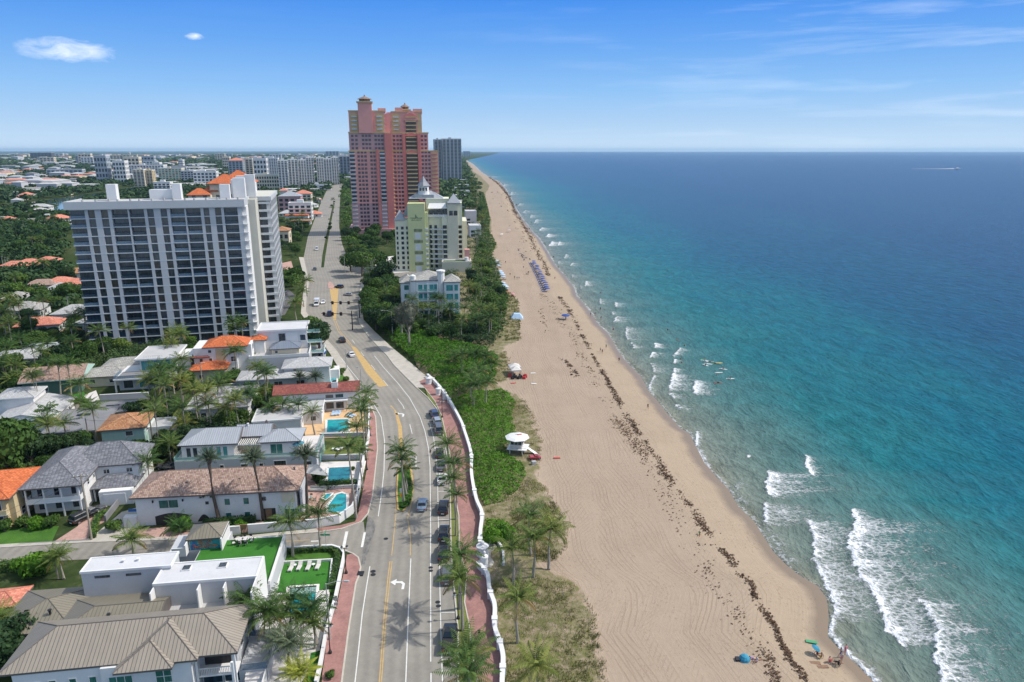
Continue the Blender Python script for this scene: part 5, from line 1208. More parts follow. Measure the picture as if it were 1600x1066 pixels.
for u in (2.5, 4.3, 8): b.win('S', u, 1.0, 1.1, 1.4, .3, 'glass_green', mull=1)
b.box('balcony_slab', 'white_trim', 20.6, 25.4, .9, 3, 3.0, 3.2); b.box('doorway', 'void_dark', 21.2, 24.3, 2.85, 3.02, 3.2, 5.6)
b.box('balcony_rail', 'white_trim', 21, 24.6, .95, 1.05, 4.1, 4.2)
b.part('balusters', 'white_trim', lambda m: [m.box(21+.2*k, 21.06+.2*k, .98, 1.03, 3.2, 4.1) for k in range(19)])
b.win('S', 21.9, .4, 2.4, 2.2, 2.9, 'glass_blue'); b.win('S', 24.2, .4, 1.9, 2.2, 2.9, 'glass_blue')
b.posts([(20.8, 1.0), (25.2, 1.0), (25.5, -1)], 0, 6.3, .14)
b.win('E', 5.6, 3.5, 1.4, 2.2, 25, 'glass_dark'); b.win('E', 7.9, 3.5, 1.0, 1.6, 25, 'glass_dark')
b.box('side_terrace', 'stucco_grey', 25.2, 28.6, 2.4, 9.0, 0, 2.2); b.rail(25.3, 28.6, 2.4, 9.0, 2.2, 'glass_rail_blue', .9)
for k in range(6): b.box('stair', 'deck_white', 26, 28.4, 1.9-.45*k, 2.35-.45*k, 0, 1.9-.32*k)
b.rail(26, 28.5, -1, 2.3, 0, 'white_trim', 2.3, .12, 'stair_wall', 'E')
b = Bld('white_cube_house', 'modern white house with two flat roofs and skylights above the turf terrace', 'house', W(240, 913, 8), R(8))
b.wall(0, 13.4, 0, 4.8, 0, 8, 'stucco_grey'); b.flat(0, 13.4, 0, 4.8, 8.0, 'flat_roof_bright', par=.12, ov=.12)
b.wall(-1, 13.2, -4.0, 0, 0, 4.3, 'stucco_grey'); b.box('terrace_floor', 'flat_roof', -1, 13.2, -3.8, 0, 4.3, 4.42); b.rail(-1, 13.2, -4.05, 0, 4.3, 'stucco_white', .75, .25, 'parapet', 'SEW')
for u in (3.3, 8.2): b.part('skylight', ['white_trim', 'glass_dark'], lambda m, u=u: (m.box(u-.55, u+.65, 2.6, 3.9, 8.03, 8.2), m.box(u-.45, u+.55, 2.7, 3.8, 8.2, 8.24, 1)))
for u in (-.1, 5.9, 9.3): b.box('fin_wall', 'white_trim', u, u+.16, -1.6, -.02, 4.42, 7.6)
b.box('fin_wall', 'white_trim', 13.42, 13.6, -3.8, 5, 0, 8.0)
b.wall(-10.6, 1.2, 3.4, 6.9, 4, 8.6, 'stucco_grey', 'upper_wall'); b.flat(-10.6, 1.2, 3.4, 6.9, 8.6, 'flat_roof_bright', par=.1, ov=.1)
b.box('slot_window', 'glass_dark', -8.9, -6.9, 3.33, 3.42, 7.5, 7.85); b.box('slot_window', 'glass_dark', -4.8, -2.8, 3.33, 3.42, 7.5, 7.85)
b.vent(-5.6, 5.2, 8.6, 'white_trim'); b.vent(-3.7, 5.3, 8.6, 'white_trim')
b.wall(-11.5, -1, -6, 3.2, 0, 4.4, 'stucco_grey'); b.hip(-12, 1.4, -7, 3.2, 4.5, 2.1, 'metal_taupe_dark', ov=.5, ends='hg')
b.hip(-19, -9.8, -3, 6, 4.4, 1.7, 'metal_taupe_dark', ov=.5); b.wall(-18.6, -10, -2.6, 5.8, 0, 4.3, 'condo_band', fp=True)
b.vent(-4.6, -3.6, 6.0); b.vent(-13, -1, 5.6); b.vent(-6.6, -5.4, 5.0)
b.wall(1.2, 14.0, 4.82, 18.3, 0, 3.4, 'stucco_grey', 'terrace_base'); b.box('turf', 'lawn_bright', 1.4, 13.8, 5.0, 18.2, 3.4, 3.5)
b.box('low_wall', 'stucco_white', 13.75, 14.05, 4.9, 18.3, 3.4, 3.9); b.box('low_wall', 'stucco_white', 6.4, 13.75, 18.05, 18.32, 3.4, 3.62)
b.box('shade_canvas', 'fabric_black', 1.3, 3.2, 5.0, 7.2, 3.55, 3.6)
b = Bld('garden_pavilion', 'small pavilion with olive hip roof and a blue and orange painted mural wall', 'pavilion', W(297, 860, 3.5), ang((297, 860), (346, 856), 3.5))
b.wall(0, 4.7, 0, 4.3, 3.45, 5.5, 'stucco_white'); b.hip(-.2, 4.9, -.1, 4.5, 5.55, 1.3, 'metal_taupe_dark', ov=.25)
b.box('mural', 'mural_blue', .1, 4.6, -.04, -.005, 3.5, 5.4)
def letters(m):
 rr = random.Random(5)
 for row, (z_, n_, h_, x0) in enumerate([(4.55, 5, .6, 1.3), (3.75, 9, .75, .5)]):
  for k in range(n_):
   x = x0+k*.42; pts = [(x+rr.uniform(0, .1), z_), (x+rr.uniform(.05, .2), z_+h_*rr.uniform(.5, 1)), (x+rr.uniform(.2, .4), z_+h_*rr.uniform(.4, .9)), (x+rr.uniform(.25, .4), z_+rr.uniform(0, .2))]
   m.tube([(p[0], -.05, p[1]) for p in pts], .07, 5)
b.part('painted_strokes', 'mural_orange', letters)
b.box('wing_wall', 'stucco_white', -.3, -.12, -1.6, .6, 3.4, 5.3); b.box('wing_wall', 'stucco_white', 4.95, 5.13, -.9, 4.6, 3.4, 5.6); b.box('wing_wall', 'stucco_white', -2.2, -.3, -1.6, -1.45, 3.4, 4.9)
b.wall(-3.2, 5.3, -.2, 5.2, 0, 3.42, 'stucco_grey', 'base')
b = Bld('tiled_villa', 'long white two storey villa with brown barrel tile hip roof behind the tall date palms', 'house', W(217, 822), ang((217, 822), (466, 809)))
L_ = 27.8
b.wall(0, L_, 0, 9.2, 0, 5.7, 'stucco_white'); b.hip(0, L_, 0, 9.2, 5.85, 2.6, 'tile_brown', ov=.7)
b.win('S', 5.6, 3.2, 3.4, 1.7, 0, 'glass_green', mull=1); b.win('S', 12.2, 3.5, .8, .8, 0, 'glass_dark')
for u in (15.7, 19): b.win('S', u, 3.2, 1.1, 1.4, 0, 'glass_green'); b.win('S', u, .5, 1.1, 1.3, 0, 'glass_green')
b.win('S', 22.1, 3.7, .9, .9, 0, 'glass_dark')
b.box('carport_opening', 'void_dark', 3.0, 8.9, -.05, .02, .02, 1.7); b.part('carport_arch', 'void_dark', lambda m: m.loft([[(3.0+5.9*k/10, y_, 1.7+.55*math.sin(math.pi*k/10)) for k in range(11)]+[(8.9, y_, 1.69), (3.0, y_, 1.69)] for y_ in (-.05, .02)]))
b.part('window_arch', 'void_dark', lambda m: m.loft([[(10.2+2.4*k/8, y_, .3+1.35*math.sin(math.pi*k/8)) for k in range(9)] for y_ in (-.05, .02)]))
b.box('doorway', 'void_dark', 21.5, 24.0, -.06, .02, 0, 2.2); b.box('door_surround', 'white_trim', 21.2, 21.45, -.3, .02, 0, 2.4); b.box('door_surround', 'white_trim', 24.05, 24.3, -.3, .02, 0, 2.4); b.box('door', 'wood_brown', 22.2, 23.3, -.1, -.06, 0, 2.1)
b.part('wall_emblem', 'dark_metal', lambda m: [m.tube([(22.2+.35*math.cos(a), -.06, 4.2+.5*math.sin(a)), (22.2+.35*math.cos(a+.6), -.06, 4.2+.5*math.sin(a+.6))], .03, 4) for a in [k*.6 for k in range(10)]]+[m.tube([(22.0, -.06, 4.0), (22.3, -.06, 4.5), (22.45, -.06, 4.0)], .03, 4)])
b.win('S', 26.9, .7, 2.8, 1.3, 0, 'glass_green', mull=2); b.box('awning_recess', 'stucco_cream', 25.2, 27.6, -.04, .02, 3.2, 5.2)
b.box('wing_wall', 'stucco_grey', L_+.6, L_+.85, .3, 6, 0, 5.6); b.part('wall_lamp', 'dark_metal', lambda m: (m.box(2.9, 3.1, -.25, 0, 4.5, 4.9), m.box(8.0, 8.2, -.25, 0, 4.5, 4.9)))
for u, v_ in ((8.5, 2), (17.6, 2.4), (24.5, 2.6), (26.6, 6)): b.vent(u, v_, 6.9, 'fascia_dark')
b.box('gate_wing', 'stucco', -2.2, .0, -.6, .6, 0, 2.1); b.part('gate_panel', 'blue_paint', lambda m: m.box(-2.1, .6, 1.5, 1.6, 2.1, 2.6))
b = Bld('terrace_house', 'white modern house with grey metal hip roof and green glass terrace rails', 'house', W(272, 722, 3.3), ang((272, 722), (492, 712), 3.3))
b.wall(0, 28.5, 0, 11, 0, 3.2, 'stucco_grey'); b.box('terrace_floor', 'deck_white', 0, 28.5, 0, 11, 3.2, 3.32); b.rail(0, 28.5, -.02, 11, 3.32, 'glass_rail', .9, .05, 'glass_railing', 'SE'); b.rail(0, 28.5, -.02, 11, 3.32, 'glass_rail', .9, .05, 'glass_railing', 'W')
for k in range(14): b.posts([(.2+k*2.16, .03)], 3.3, 4.25, .03)
b.wall(1.2, 11.6, 1.4, 9, 3.3, 6.4, 'stucco_white', fp=False); b.wall(17, 24.5, 1.6, 8, 3.3, 6.2, 'stucco_white', fp=False); b.wall(11.6, 17, 4.8, 9, 3.3, 6.1, 'stucco_cream', fp=False)
b.hip(1.2, 12.2, 1.2, 9.4, 6.5, 1.9, 'metal_grey', ov=.5, ends='hg'); b.hip(11.5, 18.5, 4.2, 9.3, 6.6, 1.7, 'metal_grey', ov=.2, ends='gg'); b.hip(17, 24.8, 1.6, 8, 6.3, 1.5, 'metal_grey', ov=.5)
for u in (2.6, 3.9, 5.9, 7.1, 8.6, 9.9): b.win('S', u, 3.5, 1.0, 2.2, 1.4, 'glass_teal' if u > 5 else 'glass_dark')
b.win('S', 20.2, 3.4, 2.6, 2.3, 1.6, 'glass_green', mull=1)
b.part('pergola', 'white_trim', lambda m: [m.box(11.8+.42*k, 11.9+.42*k, 1.0, 4.6, 6.0, 6.15) for k in range(13)]+[m.box(11.6, 17.2, 1.0, 1.15, 5.85, 6.0)])
b.box('terrace_sofa', 'wood_brown', 12.6, 14.6, 2.6, 3.5, 3.35, 3.8); b.box('terrace_table', 'fabric_black', 15.2, 16.2, 2.4, 3.2, 3.35, 3.8)
for u, w_ in ((9.3, .9), (13.8, 1.5), (17.2, .9), (21.0, 2.6), (26.6, 1.8)): b.win('S', u, .9 if w_ < 2 else .4, w_, 1.3 if w_ < 2 else 2.2, 0, 'glass_dark')
b.vent(13.6, 6.4, 8.2, 'white_trim')
b.part('roof_peak', 'fascia_dark', lambda m: m.loft([[(16.6, 7, 7.9), (17.8, 7, 7.9), (17.8, 8, 7.9), (16.6, 8, 7.9)], [(17.1, 7.4, 8.8), (17.3, 7.4, 8.8), (17.3, 7.6, 8.8), (17.1, 7.6, 8.8)]]))
b.box('pool_screen', 'glass_rail', 28.8, 28.86, 2, 9, .5, 2.6)
b = Bld('slate_house', 'two storey white house with grey slate hip roof and columned porch', 'house', W(44, 812), R(11))
b.wall(0.3, 9.2, 2.2, 15, 0, 6.0, 'stucco_white'); b.wall(9.2, 17, 8, 16.2, 0, 6.0, 'stucco_white'); b.wall(11.2, 17, 2.8, 8, 0, 2.9, 'stucco_white')
b.hip(-.1, 9.4, .2, 17, 6.15, 2.7, 'tile_slate', ov=.6); b.hip(4.5, 17.2, 8, 16.6, 6.2, 3.1, 'tile_slate', ov=.5); b.part('porch_roof', ['tile_slate', 'fascia_dark'], lambda m: m.hip(8.9, 17.3, 4.2, 10, 3.0, 1.5, 0, 1, .2))
b.box('porch_gable', 'condo_band', .6, 8.7, .1, .6, 6.0, 6.4)
b.box('porch_floor', 'white_trim', .1, 9.2, .0, 2.2, 2.85, 3.05); b.rail(.1, 9.2, .05, 2.2, 3.05, 'white_trim', .85, .08, 'porch_rail', 'SEW'); b.posts([(.25, .2), (3.2, .2), (6.1, .2), (9.0, .2), (9.0, 2.0)], 0, 5.9, .13)
b.part('entry_column', 'white_trim', lambda m: [m.box(x_-.15, x_+.15, y_-.15, y_+.15, 0, 3) for x_, y_ in ((9.6, 5.2), (16.9, 3.2), (16.9, 5.5))])
for u in (1.7, 4.5, 7.4): b.win('S', u, 3.3, 1.0, 1.9, 2.2, 'glass_dark'); b.win('S', u, .6, 1.2, 1.7, 2.2, 'glass_dark')
b.box('doorway', 'glass_dark', 9.15, 9.26, 5.4, 6.7, .1, 2.4); b.win('E', 4.2, 4.1, 1.0, 1.2, 9.2, 'glass_dark', hb=1); b.win('E', 7, 4.1, .8, .9, 9.2, 'glass_dark')
b.win('S', 11.2, 4.3, 1.2, 1.0, 8, 'glass_dark', mull=1); b.win('S', 15.3, 4.3, 1.2, 1.0, 8, 'glass_dark', mull=1)
b.win('E', 9.6, 4.1, .9, 1.3, 17, 'glass_dark', hb=1); b.win('E', 13.6, 4.1, .9, 1.3, 17, 'glass_dark', hb=1); b.box('garage_door', 'stucco', 12, 15.8, 2.72, 2.82, .05, 2.4)
b.vent(14.2, 14, 8.0); b.vent(9, 14.5, 8.2)
b = Bld('orange_roof_house', 'cream house with bright orange tile roof cut by the west picture edge', 'house', W(14, 778, 6), R(12))
b.wall(-14, -1, 0.6, 12, 0, 6, 'stucco_yellow'); b.wall(-1, 0, 1.4, 12, 0, 6, 'stucco_yellow'); b.hip(-14, -.4, 0, 12, 6.1, 2.6, 'tile_orange', ov=.7); b.win('E', 5, 3.8, 1, 1.3, 0, 'glass_dark'); b.win('E', 9, 3.8, 1, 1.3, 0, 'glass_dark'); b.win('E', 4, 1, 1.6, 1.4, 0, 'glass_dark')
b.box('balcony_slab', 'stucco_cream', -4.8, -.6, -.6, .6, 2.9, 3.1); b.rail(-4.8, -.6, -.6, .6, 3.1, 'stucco_yellow', .8, .12, 'balcony_wall', 'SE'); b.win('S', -2.6, 3.2, 1.8, 2, .6, 'glass_dark'); b.win('S', -2.6, .3, 1.8, 2, .6, 'glass_dark')
b = Bld('orange_garage', 'low building with orange tile roof behind the taupe roofed house, at the west edge', 'house', W(5, 946, 3.2), R(11))
b.wall(-9, 1.6, 0, 4.2, 0, 3.0, 'stucco_yellow'); b.hip(-9, 1.6, 0, 4.2, 3.1, 1.0, 'tile_coral', ov=.4)
b = Bld('rust_roof_house', 'pale green house with rust brown hip roof near the back street', 'house', W(163, 706), R(13))
b.wall(0, 8.6, 0, 8.8, 0, 5.2, 'stucco_green'); b.hip(0, 8.6, 0, 8.8, 5.3, 1.9, 'tile_rust', ov=.7); b.wall(8.6, 13.6, 3, 9, 0, 3.4, 'stucco_white'); b.flat(8.6, 13.6, 3, 9, 3.5, 'flat_roof')
b.win('S', 5.6, 3.3, 1.6, 1.2, 0, 'glass_dark'); b.win('E', 2.5, 3.3, 1.2, 1.2, 8.6, 'glass_dark'); b.win('S', 2, 1, 1.2, 1.2, 0, 'glass_dark')
b = Bld('flat_grey_house', 'low house with wide grey flat roof between the white metal roof and the rust roof', 'house', W(72, 700), R(13))
b.wall(0, 11, 0, 15, 0, 3.4, 'stucco_yellow'); b.flat(0, 11, 0, 15, 3.5, 'flat_roof_grey', 'flat_roof_grey', .1, ov=.6); b.wall(3, 14, 12, 20, 0, 3.1, 'stucco', fp=True); b.flat(3, 14, 12, 20, 3.2, 'flat_roof_grey', 'flat_roof_grey', .1, ov=.5)
b.part('solar_panel', 'glass_dark', lambda m: (m.box(4, 7, 14, 15, 3.35, 3.45), m.box(8, 11, 16, 17, 3.35, 3.45), m.box(3.5, 6.5, 10, 11, 3.7, 3.8)))
b.win('E', 3, 1, 1.2, 1.2, 11, 'glass_dark'); b.win('S', 9.6, 1, 1, 1.2, 0, 'glass_dark')
b = Bld('white_metal_roof_house', 'white house with two pale metal roofs at the west picture edge', 'house', W(-16, 690), R(13))
b.wall(0, 12, 4, 18, 0, 3.3, 'stucco_white'); b.hip(0, 12, 3.6, 18.4, 3.4, 1.5, 'tile_white', 'white_trim', ov=.6, ends='gg'); b.wall(-3, 5.2, 12.5, 20, 0, 6.2, 'stucco_white'); b.hip(-3, 5.2, 12.5, 20, 6.3, 1.5, 'tile_white', 'white_trim', ov=.5)
b.win('E', 7, 1, 1.1, 1.4, 12, 'glass_dark'); b.win('E', 11, 1, 1.1, 1.4, 12, 'glass_dark'); b.win('E', 14.6, 1, 1.1, 1.4, 12, 'glass_dark')
b = Bld('stained_roof_house', 'low house with a weathered grey flat roof streaked black', 'house', W(293, 660), R(11))
b.wall(0, 14.5, 0, 16, 0, 3.2, 'stucco'); b.flat(0, 14.5, 0, 16, 3.3, 'flat_roof_stained', 'flat_roof', .1, ov=.4)
b.win('E', 4, 1, 1.4, 1.2, 14.5, 'glass_dark'); b.win('S', 4, 1, 1.4, 1.2, 0, 'glass_dark')
b = Bld('white_flat_annex', 'white flat roofed building just behind the grey metal roof of the terrace house', 'house', W(398, 686), R(11))
b.wall(0, 10.5, 0, 8, 0, 4.2, 'stucco_white'); b.flat(0, 10.5, 0, 8, 4.3, 'flat_roof', par=.15, ov=.3); b.win('E', 4, 1.6, 1.4, 1.4, 10.5, 'glass_dark')
b = Bld('red_tile_house', 'long low house with dark red tile roof and white chimney by the orange pool deck', 'house', W(424, 668), R(10.5))
b.wall(0, 12, 0, 9, 0, 3.2, 'stucco'); b.flat(0, 12, 0, 9, 3.3, 'flat_roof', par=.12, ov=.3)
b.wall(2, 21, 9, 15, 0, 5.2, 'stucco'); b.hip(0, 20.6, 8.8, 15.2, 5.3, 1.5, 'tile_red', ov=.5, ends='gg')
b.box('chimney', 'stucco_white', 14, 15.6, 9.8, 11.2, 5, 7.4); b.part('chimney_cap', 'dark_metal', lambda m: m.box(14.3, 15.3, 10.1, 10.9, 7.4, 7.65))
for u in (13.4, 15.9): b.win('S', u, 3.4, 2.1, 1.1, 9, 'glass_dark'); b.win('S', u, .5, 2.1, 1.9, 9, 'glass_dark')
b.posts([(17.6, 7.8), (20.5, 7.8)], 0, 3, .12, 'stucco_yellow'); b.box('porch_roof', 'stucco', 12, 18, 7.5, 9, 3.0, 3.15); b.win('S', 5, 1, 1.4, 1.3, 0, 'glass_dark'); b.win('S', 10, 1, 1.4, 1.3, 0, 'glass_dark')
b = Bld('white_hip_house', 'white house with stepped pale hip roofs in front of the white cube house', 'house', W(374, 612), R(11))
b.wall(0, 18, 0, 8.4, 0, 3.3, 'stucco_grey'); b.hip(0, 12, 0, 8.4, 3.4, 1.2, 'tile_white', 'white_trim', ov=.6); b.hip(10, 20, -.4, 7.5, 3.5, .9, 'tile_white', 'white_trim', ov=.5); b.wall(12, 24.5, 3, 11, 0, 5.2, 'stucco_white'); b.hip(12, 24.5, 3, 11, 5.3, 1.7, 'tile_white', 'white_trim', ov=.7)
b.win('S', 15, 3.9, 1.0, .9, 3, 'glass_dark'); b.win('S', 10.6, 1, 2.4, 1.4, 0, 'glass_dark', mull=1); b.win('S', 16.6, 1, 2.4, 1.4, 0, 'glass_dark', mull=1); b.box('garage_door', 'stucco_grey', 1.5, 6.5, -.04, .03, .1, 2.3); b.win('E', 6, 3.6, 1.2, 1, 24.5, 'glass_dark'); b.wall(24.5, 27, 6, 10, 0, 3, 'stucco_white', fp=False)
b = Bld('white_cube_villa', 'white three storey cube villa with blue grey hat roof and sea facing terraces', 'house', W(391, 585), R(12))
b.wall(0, 17.5, 0, 9, 0, 4.6, 'stucco_grey'); b.box('roof_terrace_floor', 'flat_roof', 0, 17.5, 0, 9, 4.6, 4.72); b.rail(0, 17.5, 0, 9, 4.7, 'stucco_white', .9, .2, 'parapet', 'SEW'); b.hip(6, 14.5, 3.2, 9.5, 6.6, 1.6, 'metal_bluegrey', ov=.3); b.wall(6.2, 14.3, 3.6, 9.4, 4.6, 6.6, 'stucco_cream', fp=False)
b.wall(1.8, 16.5, 9.4, 20, 0, 10.6, 'stucco'); b.flat(1.8, 16.5, 9.4, 20, 10.8, 'flat_roof_bright', par=.35, ov=.25); b.box('doorway', 'glass_dark', 8, 9.9, 9.3, 9.42, 6.9, 9.8); b.box('wall_panel', 'white_trim', 10.2, 13.6, 9.28, 9.42, 7, 10); b.win('S', 15.2, 7.2, 1.8, 2, 9.4, 'glass_blue')
for k, z_ in enumerate((3.2, 6.4, 9.4)):
 b.box('balcony_slab', 'white_trim', 16.5, 21.5-k*.5, 8+k, 17, z_, z_+.22); b.rail(16.6, 21.4-k*.5, 8.1+k, 17, z_+.22, 'glass_rail', .9, .05, 'glass_railing', 'SE'); b.posts([(21.1-k*.5, 8.4+k), (21.1-k*.5, 13)], z_-3.1, z_, .18)
for z_ in (.4, 3.7, 7): b.win('E', 13, z_, 4, 2.4, 16.5, 'glass_teal', mull=2)
b.win('S', 2.6, 1.8, 1.6, 1.2, 0, 'glass_dark', mull=1); b.win('S', 10, 2.2, .8, .9, 0, 'glass_dark'); b.win('S', 12.6, 2.2, .8, .9, 0, 'glass_dark'); b.win('S', 7.6, 5, 1, 1, 3.6, 'glass_dark')
b = Bld('orange_tile_villa', 'white three storey villa with bright orange tile roofs left of the white cube villa', 'house', W(300, 600), R(12))
b.wall(0, 12, 5.5, 15, 0, 9, 'stucco_white'); b.hip(3.4, 14.5, 6, 14, 9.2, 2.2, 'tile_orange', ov=.8); b.wall(12, 16, 7, 13.5, 0, 9.1, 'stucco_white'); b.hip(0, 4, 5.4, 13, 6.4, 1.4, 'tile_red', ov=.5); b.wall(.5, 9, .6, 5.5, 0, 4, 'stucco_cream'); b.hip(.2, 9.4, 0, 6, 4.1, 1.6, 'tile_orange', ov=.7)
b.hip(15.4, 19.5, 12, 17, 9, .9, 'tile_orange', ov=.4); b.wall(15.6, 19, 12.4, 16.6, 0, 8.9, 'stucco_white')
for z_ in (1, 4.4, 7): b.win('S', 11, z_, 1.6, 1.7, 5.5, 'glass_dark', mull=1, hb=1)
b.box('wood_panel', 'stucco_yellow', 6.2, 8.8, 5.42, 5.52, 3, 8.6); b.win('S', 2, 4.6, 1, 1.3, 5.5, 'glass_dark'); b.win('S', 4.6, 4.6, 1, 1.3, 5.5, 'glass_dark'); b.win('S', 4.6, 7.4, 1, 1, 5.5, 'glass_dark'); b.win('E', 10, 6.8, 2, 1.8, 16, 'glass_dark', mull=1); b.win('S', 2.6, .6, 1.2, 1.8, .6, 'glass_dark'); b.box('garage_door', 'stucco', 5.2, 8.4, .52, .62, .1, 2.3)
b = Bld('flat_terrace_house', 'modern pale house with long white flat roofs and a dark glass terrace', 'house', W(184, 614), R(12))
b.wall(0, 13.5, 2, 13, 0, 3.6, 'stucco_grey'); b.box('terrace_slab', 'white_trim', -.6, 14, -.4, 13, 3.6, 4.0); b.box('terrace_floor', 'flat_roof_grey', 0, 13.6, 0, 6.5, 4.0, 4.06); b.rail(-.4, 13.8, -.2, 6.6, 4.0, 'glass_rail_blue', .9, .05, 'glass_railing', 'SW')
b.wall(4.6, 14, 6.8, 19, 4, 7.4, 'stucco_white', fp=False); b.flat(3.6, 14.6, 5.6, 20, 7.6, 'flat_roof', par=.2); b.box('roof_slab', 'white_trim', 14.6, 18, 9, 18, 6.6, 6.9); b.wall(14, 17.4, 9.6, 17.4, 0, 6.6, 'stucco_white')
b.part('sliding_glass', 'glass_teal', lambda m: [m.box(5+1.1*k, 5.98+1.1*k, 6.7, 6.82, 4.2, 6.8) for k in range(7)]); b.part('roof_rail', 'pole_grey', lambda m: [m.tube([(6+.6*k, 6.4, 7.6), (6+.6*k, 6.4, 8.4)], .03, 4) for k in range(9)]+[m.tube([(6, 6.4, 8.4), (10.8, 6.4, 8.4)], .03, 4)])
b.win('S', 2.4, .5, 2.6, 2.4, 2, 'glass_dark'); b.win('S', 6, .5, 1.6, 2.2, 2, 'glass_teal'); b.win('E', 12, 4.6, 1.4, 1.2, 17.4, 'glass_dark'); b.win('E', 15.6, 4.6, 1.4, 1.2, 17.4, 'glass_dark'); b.posts([(-.3, .2), (13.6, .2)], 0, 3.6, .2)
b = Bld('grey_hip_house', 'low house with smooth grey roofs west of the flat terrace house', 'house', W(128, 606), R(12))
b.wall(0, 12, 0, 8, 0, 3, 'stucco_cream'); b.hip(0, 12, 0, 8, 3.1, 1.6, 'tile_grey', ov=.7); b.wall(3, 14.5, 8, 17, 0, 3.2, 'stucco_yellow'); b.hip(3, 14.5, 8, 17, 3.3, 1.7, 'tile_grey', ov=.6, ends='hg'); b.win('S', 3, 1, 1.4, 1.2, 0, 'glass_dark'); b.win('S', 8, 1, 1.4, 1.2, 0, 'glass_dark')
b = Bld('dark_green_house', 'dark green house with brownish gable roof shaded by palms', 'house', W(38, 620), R(18))
b.wall(0, 14, 0, 13, 0, 4, 'stucco_darkgreen'); b.hip(0, 14, 0, 13, 4.1, 2.2, 'tile_brown', 'stucco_green', ov=.8, ends='gg'); b.wall(14, 24, 4, 12, 0, 3, 'stucco_green'); b.hip(14, 24, 4, 12, 3.1, 1.2, 'metal_grey', 'stucco_green', ov=.5); b.win('S', 18, 1, 2, 1.2, 4, 'glass_dark'); b.win('E', 3, 1, 2, 1.6, 14, 'glass_teal'); b.win('S', 5, 1, 2, 1.4, 0, 'glass_dark')
b = Bld('pale_roof_bungalow', 'bungalow with a pale grey roof half hidden by trees at the west edge', 'house', W(-15, 578), R(12)); b.wall(0, 13, 0, 11, 0, 3, 'stucco'); b.hip(0, 13, 0, 11, 3.1, 1.3, 'tile_white', 'white_trim', ov=.5); b.win('E', 5, 1, 2, 1.2, 13, 'glass_dark')
b = Bld('blue_roof_bungalow', 'bungalow with small pale blue grey roof below the white tower trees', 'house', W(36, 562), R(12)); b.wall(0, 9, 0, 8, 0, 3, 'stucco'); b.hip(0, 9, 0, 8, 3.1, 1.3, 'metal_grey', 'white_trim', ov=.5); b.win('E', 4, 1, 2, 1.2, 9, 'glass_dark')
A0 = W(103, 325, 47); B0 = W(381, 320, 47)
b = Bld('condo_tower', 'wide white slab condominium tower with dark window grid and flat roof', 'tower', (A0[0]+.5, A0[1]), math.atan2(B0[1]-A0[1], B0[0]-A0[0]))
LT = math.hypot(B0[0]-A0[0], B0[1]-A0[1])-1.2; HT = 46.4; NF = 16; fh = HT/NF
b.wall(0, LT, 1.5, 17, 0, HT, 'condo_band', 'core_wall'); b.foot(-3, LT+14, -4, 74)
k_ = LT/56
piers = [(5.0, 6.0), (8.1, 10), (12.2, 13.3), (18.4, 18.9), (23.6, 24.6), (26.7, 28.9), (31, 32), (36.7, 37.2), (42, 43), (44.9, 46.8), (48.9, 49.8), (54.4, 56)]
bal = [(0, 5), (13.3, 18.4), (18.9, 23.6), (32, 36.7), (37.2, 42), (49.8, 54.4)]; wb = [(6, 8.1), (10, 12.2), (24.6, 26.7), (28.9, 31), (43, 44.9), (46.8, 48.9)]
for x0, x1 in piers: b.box('pier', 'condo_white', x0*k_, x1*k_, -.05, 1.52, 0, HT)
for f in range(NF):
 z_ = f*fh
 b.part('floor_slab', 'balcony_slab', lambda m: m.box(.02, LT-.02, -.08, 1.49, z_+fh-.26, z_+fh))
 for x0, x1 in bal:
  b.q_win('S', (x0+x1)/2*k_, z_+.02, (x1-x0)*k_-.1, fh-.4, 1.44, 'glass_dark' if (f*7+int(x0)) % 3 else 'glass_blue', 'window', .06)
  b.q_win('S', (x0+x1)/2*k_, z_, (x1-x0)*k_-.06, .95, .12, 'glass_rail_blue' if (int(x0) in (0, 32) and f > 9) or (f+int(x0)) % 5 == 0 else 'glass_rail_dark', 'railing', .04)
 for x0, x1 in wb: b.q_win('S', (x0+x1)/2*k_, z_+.25, (x1-x0)*k_-.1, fh-.62, .5, ('glass_dark', 'glass_brown', 'glass_dark', 'glass_blue')[(f*5+int(x0)) % 4], 'window', .05)
m, nt, bb = new_mat('glass_rail_dark'); bb.inputs['Base Color'].default_value = (.04, .07, .10, 1); bb.inputs['Roughness'].default_value = .08; bb.inputs['Alpha'].default_value = .5
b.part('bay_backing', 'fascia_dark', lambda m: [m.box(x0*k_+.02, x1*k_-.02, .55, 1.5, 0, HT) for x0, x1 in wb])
b.box('cornice', 'condo_white', -.9, LT+1.0, -.9, 17.6, HT, HT+2.1); b.box('roof', 'flat_roof', -.5, LT+.6, -.5, 17.2, HT+2.1, HT+2.14)
b.part('parapet', 'condo_white', lambda m: (m.box(-.9, LT+1, -.9, -.55, HT+2.1, HT+2.5), m.box(-.9, -.55, -.55, 17.6, HT+2.1, HT+2.5), m.box(LT+.65, LT+1, -.55, 17.6, HT+2.1, HT+2.5)))
for x0, x1, y0, y1, h_ in ((9.6, 12.6, 9, 12.5, 5.4), (22.6, 30, 10, 14, 3.4), (30, 32.8, 9, 12.5, 5.4), (45.4, 48.6, 9, 12, 5), (49.5, 53.5, 12, 16, 7), (53, 56.5, 17.8, 21, 8)): b.box('penthouse', 'stucco', x0, x1, y0, y1, HT+2.1, HT+2.1+h_)
b.part('roof_units', 'pole_grey', lambda m: [m.cyl(4+3.4*k, 2+(k*37 % 5), HT+2.14, HT+2.9, .35, n=8) for k in range(15)])
